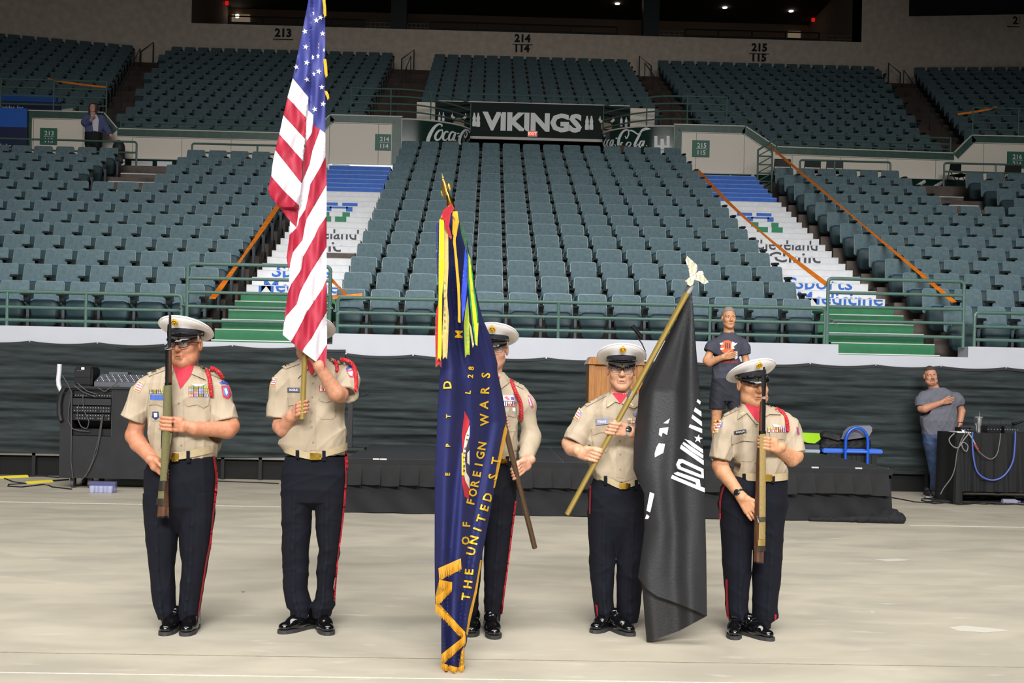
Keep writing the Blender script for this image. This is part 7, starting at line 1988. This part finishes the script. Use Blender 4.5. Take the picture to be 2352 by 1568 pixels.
# things on the floor at the far left
YL = mat('cable_cover_yellow', (214, 196, 60), .6)
for (p0, p1) in (((-30, 1099), (62, 1095)), ((64, 1110), (116, 1106))):
    a, b = atz(*p0, 0), atz(*p1, 0); d = (b - a).normalized(); n = Vector((-d.y, d.x, 0))
    o = thing('cable_cover', 'yellow and black cable cover strip on the floor by the curtain', 'cable cover', a, 'cable covers on the floor')
    L_ = (b - a).length
    MB().add([a - n * .07, a + n * .07, a + n * .03 + ZA * .03, a - n * .03 + ZA * .03, b - n * .07, b + n * .07, b + n * .03 + ZA * .03, b - n * .03 + ZA * .03], [(0, 1, 2, 3), (4, 7, 6, 5), (0, 4, 5, 1), (1, 5, 6, 2), (2, 6, 7, 3), (3, 7, 4, 0)]).build('ramp', YL, o)
    MB().tube([b + ZA * .012, b + d * .15 + ZA * .012, b + d * .3 + ZA * .012], .012, 6).build('cable_end', BLACK, o)
for pts in ([(10, 1098), (30, 1106), (60, 1110), (20, 1112), (18, 1116), (50, 1118), (100, 1112), (112, 1114), (120, 1118), (165, 1123)], [(490, 1104), (540, 1106), (600, 1108), (640, 1110)], [(-10, 1092), (100, 1093), (135, 1096)]):
    q = [atz(x, y, .008) for x, y in pts]; o = MB().tube(q, .009, 6).build('floor_cable', BLACK, None, True); base_at(o, (q[0].x, q[0].y, 0)); tag(o, 'thin black cable lying on the concrete along the curtain', 'cable', 'cables along the curtain')
MB_ = thing('cup_pack', 'clear plastic pack of cups on the floor in front of the equipment cart', 'plastic pack', atz(232, 1124, 0))
c0 = atz(232, 1132, 0)
for k in range(5): MB().lathe((c0.x + (k - 2) * .055, c0.y + .02 * (k % 2), 0), [(.035, 0), (.042, .09), (.036, .09), (.03, .012)], 14).build('cup', mat('clear_plastic', (190, 194, 226), .15, alpha=.35), MB_, True)
MB().box(c0.x - .16, c0.x + .16, c0.y + .05, c0.y + .12, 0, .14).build('wrap', mat('wrap_blue', (110, 112, 160), .2, alpha=.4), MB_)

# ================================================================ skirted table
TYd = 14.88
TZ = .955; tx0 = at(2197, 1050, TYd).x; tx1 = 8.2
tb = thing('gear_table', 'tall table under a black pleated cloth covered with sound gear', 'table', ((tx0 + tx1) / 2, TYd + .5, 0))
TC = mat('table_cloth', (15, 15, 17), .85, 0, .15, 10, .2, 160)
MB().box(tx0, tx1, TYd, TYd + .62, TZ - .03, TZ).build('table_top', TC, tb)
for x in (tx0 + .12, tx1 - .2):
    for y in (TYd + .1, TYd + .55): MB().tube([(x, y, 0), (x, y, TZ - .03)], .02, 8).build('leg', RKD, tb)
def pleats(x0, x1, zb):
    n = int((x1 - x0) / .012); m_ = 14; vs = []
    for i in range(n + 1):
        x = x0 + (x1 - x0) * i / n; ph = x * 34 + 1.5 * math.sin(x * 3.1)
        for j in range(m_):
            t = j / (m_ - 1); d = (.004 + .03 * t) * (math.sin(ph) + .4 * math.sin(ph * 2.3 + 1)) + .03 * t
            vs.append((x, TYd - .012 - d, TZ - .002 + (zb - TZ) * t))
    fs = [(i * m_ + j, i * m_ + j + 1, (i + 1) * m_ + j + 1, (i + 1) * m_ + j) for i in range(n) for j in range(m_ - 1)]
    me = bpy.data.meshes.new('front_drape'); me.from_pydata(vs, [], fs); me.update(); link('front_drape', me, TC, tb, None, True)
pleats(tx0 + .02, tx1, .17)
drape(TYd, TYd + .62, tx0 - .015, .02, TZ, .03, 'side_drape', TC, tb, 12, 0, 'y')
MB().tube([(tx0 + .0, TYd - .02, TZ), (tx0 + .005, TYd - .04, .5), (tx0 - .005, TYd - .07, .01)], [.01, .05, .065], 8).build('corner_fold', TC, tb, True)
b0, b1 = at(2238, 956, TYd + .1), at(2257, 995, TYd + .1); cx = (b0.x + b1.x) / 2; hh = b0.z - TZ
tm = thing('tumbler', 'steel travel tumbler with clear lid and straw on the gear table', 'tumbler', (cx, TYd + .1, TZ))
MB().lathe((cx, TYd + .1, TZ), [(.033, 0), (.036, .02), (.037, hh * .42), (.05, hh * .5), (.054, hh * .93)], 24).build('cup', mat('steel_cup', (176, 178, 184), .25, .9), tm, True)
MB().lathe((cx, TYd + .1, TZ + hh * .93), [(.056, 0), (.056, .012), (.03, .018)], 24).build('lid', mat('tumbler_lid', (150, 154, 160), .2, alpha=.6), tm, True)
MB().tube([(cx + .01, TYd + .1, TZ + .1), (cx + .012, TYd + .1, TZ + hh + .06)], .005, 8).build('straw', SILVER, tm, True)
pp = atz(2182, 985, TZ); o = MB().box(tx0 + .03, tx0 + .22, TYd + .06, TYd + .34, TZ, TZ + .012).build('paper_sheets', mat('paper_white', (226, 224, 222), .8)); base_at(o, (tx0 + .12, TYd + .2, TZ)); tag(o, 'stack of white paper sheets at the corner of the gear table', 'paper')
def gear(x0, y0, x1, lab, kn, M, Y=TYd + .25, h=None):
    a, b = at(x0, y0, Y), at(x1, y0, Y); zt_ = max(a.z, TZ + .03)
    o = thing('sound_box', lab, 'sound gear', ((a.x + b.x) / 2, Y + .1, TZ)); MB().box(a.x + .012, b.x - .012, Y, Y + .22, TZ, zt_).build('case', M, o, bevel=.006)
    for k in range(kn): MB().lathe((a.x + (b.x - a.x) * (k + .5) / kn, Y - .001, (TZ + zt_) / 2), [(.01, 0), (.01, .006), (.003, .008)], 8, (0, -1, 0)).build('knob', KN, o)
    return o
gear(2206, 981, 2234, 'small dark gear box with silver jacks beside the tumbler', 4, RKD)
gear(2266, 978, 2302, 'black wireless receiver with antennas on the gear table', 5, RKD)
gear(2306, 979, 2340, 'dark mixer box with pale knobs at the end of the gear table', 6, mat('gear_mid', (46, 48, 52), .4, .3))
for x in (2272, 2298): MB().tube([at(x, 982, TYd + .4), at(x + 1, 958, TYd + .4)], .004, 6).build('antenna', BLACK, bpy.data.objects['sound_box.001'], True)
MB().box(at(2210, 985, TYd + .2).x, at(2214, 985, TYd + .2).x, TYd + .19, TYd + .2, TZ + .01, TZ + .03).build('lamp', mat('led_white', (220, 230, 255), .4, emit=1.5), bpy.data.objects['sound_box'])
mk = MB().tube([at(2352, 966, TYd + .2), at(2338, 971, TYd + .2), at(2326, 974, TYd + .2)], [.014, .016, .026], 10).build('hand_microphone', mat('mic_black', (26, 26, 30), .35, .3), None, True); base_at(mk, at(2345, 985, TYd + .2)); tag(mk, 'black hand microphone propped above the end of the gear table', 'microphone')
tc = thing('table_cables', 'grey and blue cables looping down the front of the gear table', 'cables', (tx0 + .3, TYd - .08, .3))
def cab(pts, c, r, nm='cable'):
    q = [at(x, y, TYd - .09) for x, y in pts]; sp_ = []
    for i in range(len(q) - 1):
        p0, p1, p2, p3 = q[max(i - 1, 0)], q[i], q[i + 1], q[min(i + 2, len(q) - 1)]
        for k in range(5): t = k / 5; sp_.append(.5 * (2 * p1 + (p2 - p0) * t + (2 * p0 - 5 * p1 + 4 * p2 - p3) * t * t + (3 * p1 - p0 - 3 * p2 + p3) * t ** 3))
    MB().tube(sp_ + [q[-1]], r, 6).build(nm, mat('cab_%d' % c[0], c, .6), tc, True)
cab([(2192, 995), (2180, 1008), (2186, 1022), (2200, 1028), (2212, 1012), (2225, 995)], (120, 118, 120), .008)
cab([(2218, 992), (2206, 1015), (2198, 1040), (2194, 1070), (2186, 1095), (2168, 1120), (2160, 1135)], (96, 92, 88), .007)
cab([(2205, 1018), (2215, 1016), (2223, 1024), (2220, 1036), (2212, 1030), (2210, 1015), (2228, 992)], (120, 118, 120), .007)
cab([(2222, 992), (2232, 1005), (2243, 1026)], (150, 150, 160), .009)
cab([(2243, 1026), (2248, 1036), (2262, 1048), (2277, 1054), (2290, 1042), (2296, 1015), (2298, 995)], (110, 106, 104), .006)
cab([(2332, 990), (2331, 1020), (2326, 1060), (2308, 1090), (2285, 1102), (2262, 1098), (2244, 1082), (2236, 1050), (2233, 1010), (2234, 992)], (70, 90, 170), .011)
MB().tube([at(2238, 1020, TYd - .1), at(2246, 1032, TYd - .1)], [.014, .017], 8).build('plug', mat('plug_red', (150, 60, 50), .4), tc, True)
fc = thing('floor_cables', 'tangle of thin black cables on the concrete in front of the gear table', 'cables', atz(2180, 1150, 0))
rng = random.Random(5)
for k in range(16):
    x = 2115 + rng.random() * 40; y = 1140 + rng.random() * 12; q = []
    for j in range(9): q.append(atz(x, y, .008 + .01 * rng.random())); x += 16 + rng.random() * 18; y += rng.uniform(-3, 4); y = min(1164, max(1138, y))
    MB().tube(q, .009, 5).build('cable', BLACK, fc, True)
q = [atz(x, y, .008) for x, y in ((2046, 1142), (2075, 1147), (2100, 1152), (2130, 1154))]; MB().tube(q, .009, 5).build('cable', BLACK, fc, True)
bt_ = atz(2322, 1158, 0); o = thing('water_bottle', 'small clear bottle with purple cap lying under the gear table', 'bottle', bt_)
MB().tube([bt_ + Vector((-.12, 0, .04)), bt_ + Vector((.05, 0, .04)), bt_ + Vector((.1, 0, .04))], [.036, .036, .014], 12).build('bottle_body', mat('bottle_clear', (180, 180, 200), .1, alpha=.4), o, True); MB().tube([bt_ + Vector((.1, 0, .04)), bt_ + Vector((.125, 0, .04))], .016, 10).build('cap', mat('purple_cap', (110, 70, 190), .4), o, True)

# ================================================================ orange tape, folding chairs, bag
OR = mat('orange_tape', (238, 128, 28), .5, 0, .1, 10)
def tape(pa, pb, sag, w_, lab, seg=26, twist=2.5):
    a, b = at(*pa), at(*pb); vs = []
    for i in range(seg + 1):
        t = i / seg; p = a.lerp(b, t) - ZA * (sag * 4 * t * (1 - t)); th = .9 + twist * t
        n = (b - a).cross(Vector((0, 1, 0)) + .25 * (p - Vector((0, 0, CH))).normalized()).normalized() * (w_ * (.45 + .55 * abs(math.sin(th * 1.3))))
        vs += [p + n / 2, p - n / 2]
    d = Vector((0, .004, 0)); m_ = len(vs)
    fs = [(2 * i, 2 * i + 1, 2 * i + 3, 2 * i + 2) for i in range(seg)]
    o = MB().add(vs + [v + d for v in vs], fs + [tuple(k + m_ for k in reversed(f)) for f in fs]).build('caution_tape', OR, None, True, fix=False)
    base_at(o, b); tag(o, lab, 'tape')
tape((1600, 388, 27.6), (1902, 655, RY), .12, .10, 'orange tape strung down the seats to the gate by the skirted table')
tape((1766, 334, 29.2), (2192, 694, 17.3), .0, .085, 'long orange tape strung across the seats beyond the far stairway')
tape((640, 470, 22.4), (487, 686, 17.0), .03, .10, 'orange tape running down the end seats beside the striped flag')
tape((757, 638, RY - .02), (795, 676, RY + .3), .0, .05, 'short orange tape tied from the gate to the first middle seat', 8)
tape((832, 677, 16.98), (764, 682, 16.98), .01, .06, 'orange tape wrapped round the back of the first middle seat', 8, .6)
tape((110, 182, 31.2), (244, 200, 31.0), .02, .05, 'faded orange tape hanging on the upper rail by the sponsor boards', 10, .8)
tape((2290, 246, 31), (2200, 262, 31), .02, .06, 'faded orange tape tied to the upper rail at the far end', 10, .8)
PLZ = 6.8
for nm, xa, xb in (('platform_left', -17, -4.22), ('platform_right', 7.02, 18)):
    struct(MB().box(xa, xb, 28.28, 29.88, 5.5, PLZ).build(nm, CONC))
FCB = mat('folding_black', (26, 27, 29), .5, .2)
def fchair(px, lab, rz=0, Y=28.95):
    X = at(px, 372, Y).x; o = thing('folding_chair', lab, 'folding chair', (X, Y, PLZ), 'black folding chairs on the platform', rz)
    def bd(mb, nm, **k): return mb.build(nm, FCB, o, loc=(0, 0, 0), **k)
    bd(MB().prism(rrect(.43, .41, .2, .04), .1, .12), 'backrest'); o.children[0].location = (0, 0, .55)
    bd(MB().box(-.2, .2, -.22, .14, .40, .425), 'seat')
    for s in (-1, 1):
        bd(MB().tube([(s * .215, .28, 0), (s * .215, .12, .56), (s * .205, .1, .74)], .012, 6), 'frame_leg'); bd(MB().tube([(s * .2, -.24, 0), (s * .2, .1, .5)], .012, 6), 'cross_leg')
    bd(MB().tube([(-.205, .1, .74), (.205, .1, .74)], .012, 6), 'top_tube'); bd(MB().tube([(-.2, -.2, .06), (.2, -.2, .06)], .01, 6), 'foot_bar')
    return o
for px, lab, r in ((1800, 'black folding chair half behind the stair rail', 0), (1870, 'black folding chair nearest the tape under the low green rail', .05), (1920, 'black folding chair beside another on the right hand platform', -.05), (2203, 'black folding chair standing at the end of the 216 rail', .5), (2332, 'black folding chair in front of the 216 sign', 0)): fchair(px, lab, r)
sr = thing('stair_rail', 'cross braced green stair rail at the head of the stairs below the 215 sign', 'railing', (at(1755, 440, 28.2).x, 28.2, PLZ - .6))
xa, xb = at(1740, 400, 28.2).x, at(1773, 400, 28.2).x; zb_, zt_ = at(1755, 442, 28.2).z, at(1755, 345, 28.2).z
for x in (xa, xb): MB().tube([(x, 28.2, zb_), (x, 28.2, zt_ + (.15 if x == xb else 0))], .025, 8).build('post', GR_PIPE, sr, True)
for k in range(5):
    z = zb_ + (zt_ - zb_) * (k + .3) / 5; MB().tube([(xa, 28.2, z), (xb, 28.2, z)], .018, 6).build('rung', GR_PIPE, sr, True); MB().tube([(xa, 28.22, z), (xb, 28.22, z + (zt_ - zb_) / 5)], .016, 6).build('brace', GR_PIPE, sr, True)
MB().tube([(xa, 28.2, zt_), (xb + .1, 28.2, zt_ + .32)], .025, 8).build('slanted_top', GR_PIPE, sr, True)
c = at(272, 345, 29.2); wb = thing('round_bag', 'dark round bag hanging beside the woman on the platform', 'bag', (c.x, 29.2, PLZ))
g = Grid((c.x - .25, 29.0, PLZ - .02), (c.x + .25, 29.4, PLZ + .9), .012); g.put(ell((c.x, 29.2, PLZ + .37), (.17, .1, .37)), 0); g.put(ell((c.x + .02, 29.17, PLZ + .6), (.16, .12, .22)), .05)
v, q = g.mesh(); v[:, 2] = np.maximum(v[:, 2], PLZ); link('bag_body', np_mesh('bag_body', v, q), mat('bag_dark', (40, 38, 40), .6), wb); MB().tube([(c.x + .17, 29.12, PLZ + .3), (c.x + .19, 29.1, PLZ + .2), (c.x + .1, 29.08, PLZ + .1)], .03, 6).build('pale_strap', SIGNW, wb, True)
# ================================================================ the three onlookers
NAVYT = mat('tee_navy', (56, 58, 72), .85, 0, .06, 20, .15, 200); SHORTS = mat('shorts_navy', (26, 28, 40), .8, 0, .1, 20); GREYT = mat('tee_grey', (96, 97, 108), .85, 0, .05, 20, .15, 200)
JEANS = mat('jeans', (56, 74, 106), .8, 0, .18, 10, .2, 200); SHB = mat('trainer_black', (26, 26, 28), .6); SHW = mat('trainer_sole', (214, 212, 208), .6)
def hair_shell(L, s, M, par, top=1.0, back=True, name='hair'):
    """cropped hair: a shell over the crown, sides and back"""
    vs = []; n = 26; m_ = 12
    for i in range(n + 1):
        a = 2 * math.pi * i / n
        for j in range(m_ + 1):
            t = j / m_; x, y = math.cos(a), math.sin(a)
            low = .03 if y < .2 else -.03
            if -.3 > y: low = .088 - .035 * max(0, abs(x) - .45)
            z0 = .138; zz = z0 - (z0 - low) * t; k = math.sqrt(max(0.0, 1 - ((zz - .045) / .094) ** 2))
            vs.append(L(.0795 * k * x, .018 + .0995 * k * y, zz + .002 * math.sin(i * 2.3 + j)))
    fs = [(i * (m_ + 1) + j, i * (m_ + 1) + j + 1, (i + 1) * (m_ + 1) + j + 1, (i + 1) * (m_ + 1) + j) for i in range(n) for j in range(m_)]
    return MB().add(vs, fs).build(name, M, par, True)
# ---- man on the stage
Y1 = 13.4
OA = dict(Y=Y1, z0=SZ, seed=71, vox=.006, vox2=.008, label='person in a dark printed tee shirt and shorts standing on the stage, hand on chest',
    foot=at(1668, 1058, Y1), head=(1674, 731, 0), turn=(3, 2, 0), hs=1.04, skin=(186, 134, 106), neck=(1674, 766, .02),
    torso=[(872, 1633, 1700, .115), (850, 1634, 1702, .12), (826, 1638, 1704, .12), (805, 1637, 1706, .12), (790, 1636, 1709, .112), (779, 1642, 1706, .1), (771, 1650, 1698, .085), (763, 1658, 1690, .065)],
    sleeves=[dict(pts=[(1642, 788, 0, .07), (1634, 798, 0, .074), (1629, 808, -.01, .078)]), dict(pts=[(1704, 788, 0, .07), (1710, 800, 0, .072), (1713, 814, -.01, .072)])],
    arms=[dict(pts=[(1638, 790, 0, .05), (1624, 828, -.02, .05), (1630, 832, -.05, .05), (1660, 820, -.165, .033)], flat=[(1, -.05, .22), (.1, -.3, 1), (0, -1, .1), 1.05, .25]),
          dict(pts=[(1706, 790, 0, .05), (1714, 834, .01, .045), (1718, 880, -.03, .034)], flat=[(0, -.1, -1), (-.3, -1, 0), (1, 0, 0), 1, .4])],
    pelvis=[(868, 1634, 1698, .115), (885, 1633, 1702, .12), (905, 1632, 1704, .115), (922, 1634, 1704, .10)],
    legs=[[(890, 1632, 1668, .11), (915, 1629, 1668, .11), (940, 1627, 1667, .105)], [(890, 1667, 1704, .11), (915, 1669, 1707, .11), (940, 1670, 1708, .105)]],
    trousers=SHORTS, leg_name='shorts', shirt=NAVYT, shirt_name='tee_shirt',
    core=[(1674, 800, 0, .08), (1668, 880, 0, .08), (1646, 945, 0, .06), (1644, 985, .02, .055), (1644, 1046, .03, .034), (1690, 945, 0, .06), (1690, 985, .02, .055), (1692, 1046, .03, .034)], corelinks=[(0, 1), (1, 2), (2, 3), (3, 4), (1, 5), (5, 6), (6, 7)])
root, shirt, tr, body, L, P = make_person(OA)
face_bits(L, 1.04, root, (96, 84, 74), (130, 70, 60), frown=.001); hair_shell(L, 1.04, mat('hair_grey_short', (128, 120, 114), .8, 0, .2, 120, .5, 300), root)
for px in (1643, 1692):
    t = at(px, 1058, Y1); shoe((t.x - .02, Y1 - .18), (t.x, Y1 + .09), SZ + .003, root, SHB, SHW, .048)
bv = BV([shirt]); Yd = Y1 - .12
TO = mat('print_orange', (206, 96, 50), .8); TW = mat('print_pale', (214, 216, 224), .8); TR = mat('print_red', (176, 60, 44), .8)
patch(bv, 'print_sun', [(1655, 797), (1657, 788), (1664, 782), (1673, 781), (1682, 785), (1687, 794), (1684, 806), (1676, 812), (1664, 812), (1657, 806)], TO, shirt, .004, 4, Yd)
for q in ([(1653, 788), (1660, 786), (1662, 790), (1655, 792)], [(1682, 784), (1690, 788), (1694, 787), (1690, 792), (1684, 796), (1688, 800), (1680, 802), (1680, 790)], [(1654, 800), (1664, 798), (1662, 802), (1655, 803)], [(1685, 812), (1694, 806), (1694, 822), (1689, 825)]): patch(bv, 'print_bird', q, TW, shirt, .006, 4, Yd)
for x in (1666, 1670, 1675): patch(bv, 'print_tower', quad(x, 785 + (x % 4), x + 2.4, 800), NAVYT, shirt, .0065, 4, Yd)
txt_on(bv, 'CLEVELAND', 1675, 834, 6.6, TR, shirt, .02, .005, Yd, wpx=40)
# ---- man at the gear table
Y2 = 15.9
OB = dict(Y=Y2, seed=83, vox=.006, vox2=.009, wr=.005, label='person in a grey tee shirt and jeans beside the gear table, hand on chest',
    foot=at(2146, 1140, Y2), head=(2137, 863, 0), turn=(-6, 4, -7), hs=1.06, jowl=.006, wide=1.06, skin=(184, 130, 104), neck=(2146, 895, .02), neckr=.066,
    torso=[(999, 2117, 2194, .15), (985, 2116, 2197, .16), (965, 2113, 2199, .175), (945, 2115, 2199, .165), (928, 2116, 2200, .145), (912, 2114, 2203, .125), (902, 2120, 2196, .105), (895, 2129, 2181, .09), (889, 2138, 2168, .07)],
    sleeves=[dict(pts=[(2122, 912, 0, .085), (2116, 922, -.01, .09), (2115, 934, -.03, .088)]), dict(pts=[(2196, 912, 0, .08), (2202, 920, 0, .082), (2205, 930, 0, .076)])],
    arms=[dict(pts=[(2120, 915, 0, .06), (2117, 937, -.04, .062), (2124, 938, -.08, .06), (2163, 924, -.19, .036)], flat=[(1, -.05, .25), (.1, -.3, 1), (0, -1, .1), 1.1, .25]),
          dict(pts=[(2198, 915, 0, .055), (2209, 944, .03, .05), (2205, 973, -.04, .036)], flat=[(-.3, -.25, -.9), (-.5, -.8, .2), (.8, -.3, 0), 1, .7])],
    pelvis=[(996, 2118, 2192, .15), (1010, 2119, 2190, .15), (1028, 2122, 2188, .14), (1044, 2134, 2178, .08)],
    legs=[[(1015, 2119, 2158, .14), (1050, 2128, 2158, .11), (1088, 2136, 2157, .09), (1126, 2138, 2155, .08)], [(1015, 2155, 2192, .14), (1050, 2160, 2190, .11), (1088, 2166, 2188, .09), (1126, 2168, 2187, .08)]],
    trousers=JEANS, leg_name='jeans', shirt=GREYT, shirt_name='tee_shirt',
    core=[(2152, 915, 0, .09), (2154, 1005, 0, .1), (2145, 1060, 0, .05), (2146, 1124, .02, .04), (2176, 1060, 0, .05), (2177, 1124, .02, .04)], corelinks=[(0, 1), (1, 2), (2, 3), (1, 4), (4, 5)])
root, shirt, tr, body, L, P = make_person(OB)
DH = mat('hair_dark_short', (66, 58, 54), .8, 0, .25, 120, .6, 300)
face_bits(L, 1.06, root, (60, 50, 44), (130, 70, 60), frown=.001); hair_shell(L, 1.06, DH, root)
b = MB(); b.tube([L(-.026, -.092, -.066), L(-.022, -.098, -.048), L(0, -.103, -.044), L(.022, -.098, -.048), L(.026, -.092, -.066)], [.004, .005, .005, .005, .004], 6); b.tube([L(-.026, -.09, -.066), L(-.022, -.088, -.09), L(0, -.1, -.1), L(.022, -.088, -.09), L(.026, -.09, -.066)], [.004, .007, .01, .007, .004], 6)
b.build('goatee', mat('beard', (122, 92, 74), .8), root, True)
for px, lx in ((2143, -.06), (2176, .02)):
    t = atz(px, 1144, 0); shoe((t.x + lx * .4, t.y), (t.x, t.y + .27), 0, root, SHB, SHW, .05, 'trainer')
watch(P, (2205, 972, -.035), (2206, 978, -.05), .037, mat('watch_black', (22, 22, 24), .5), root)
# ---- woman on the platform
Y3 = 29.2
WS = Y3 / F
JKT = mat('denim_jacket', (84, 92, 136), .85, 0, .08, 20); WHS = mat('white_blouse', (214, 212, 220), .8); BLP = mat('black_trousers', (16, 16, 18), .8)
OC = dict(Y=Y3, z0=PLZ, seed=95, vox=.008, vox2=.011, label='person with brown hair in a blue jacket, hand on chest, up in the stands',
    foot=(at(215, 390, Y3).x, Y3, PLZ), head=(214, 248, 0), turn=(2, 0, 0), hs=1.0, skin=(206, 160, 140), neck=(214, 262, .02),
    torso=[(306, 194, 236, .15), (296, 195, 236, .15), (284, 196, 236, .15), (276, 196, 237, .14), (270, 198, 236, .12), (266, 203, 231, .1), (262, 207, 222, .07)],
    sleeves=[dict(pts=[(199, 271, 0, .1), (195, 282, -.05, .1), (200, 284, -.1, .09), (209, 277, -.22, .07)], hollow=False), dict(pts=[(234, 271, 0, .1), (242, 290, 0, .09), (253, 309, -.02, .075)], hollow=False)],
    arms=[dict(pts=[(199, 271, 0, .05), (196, 282, -.05, .05), (209, 276, -.22, .035)], flat=[(.6, -.1, .8), (-.3, -.9, .3), (0, -1, 0), 1, .3]), dict(pts=[(234, 271, 0, .05), (253, 309, -.02, .04), (257, 313, -.02, .035)], flat=[(.6, 0, -.8), (0, -1, 0), (1, 0, 0), 1, .4])],
    pelvis=[(304, 195, 236, .15), (318, 194, 235, .16), (332, 195, 234, .15), (340, 204, 226, .08)],
    legs=[[(325, 195, 215, .14), (360, 198, 213, .11), (396, 200, 212, .09)], [(325, 214, 234, .14), (360, 216, 231, .11), (396, 217, 229, .09)]], trousers=BLP, shirt=JKT, shirt_name='jacket',
    core=[(214, 275, 0, .09), (214, 315, 0, .1), (206, 360, 0, .05), (206, 398, 0, .04), (223, 360, 0, .05), (223, 398, 0, .04)], corelinks=[(0, 1), (1, 2), (2, 3), (1, 4), (4, 5)])
root, shirt, tr, body, L, P = make_person(OC)
face_bits(L, 1.0, root, (80, 56, 44), (170, 100, 96)); BRN = mat('hair_brown', (66, 42, 34), .7, 0, .2, 60)
hair_shell(L, 1.03, BRN, root)
for sx in (-1, 1): MB().tube([L(sx * .05, .0, .12), L(sx * .086, .0, .05), L(sx * .09, -.01, -.06), L(sx * .1, -.02, -.16)], [.03, .035, .035, .02], 8).build('hair_lock', BRN, root, True)
MB().tube([L(0, .07, .1), L(0, .1, 0), L(0, .1, -.16)], [.06, .08, .07], 10).build('hair_back', BRN, root, True)
bv = BV([shirt]); patch(bv, 'blouse', [(209, 263), (222, 263), (227, 275), (225, 304), (215, 304), (212, 285)], WHS, root, .01, 4, Y3 - .12)
for px in (206, 223):
    t = at(px, 396, Y3); shoe((t.x, Y3 - .16), (t.x, Y3 + .08), PLZ, root, SHB, SHB, .045)
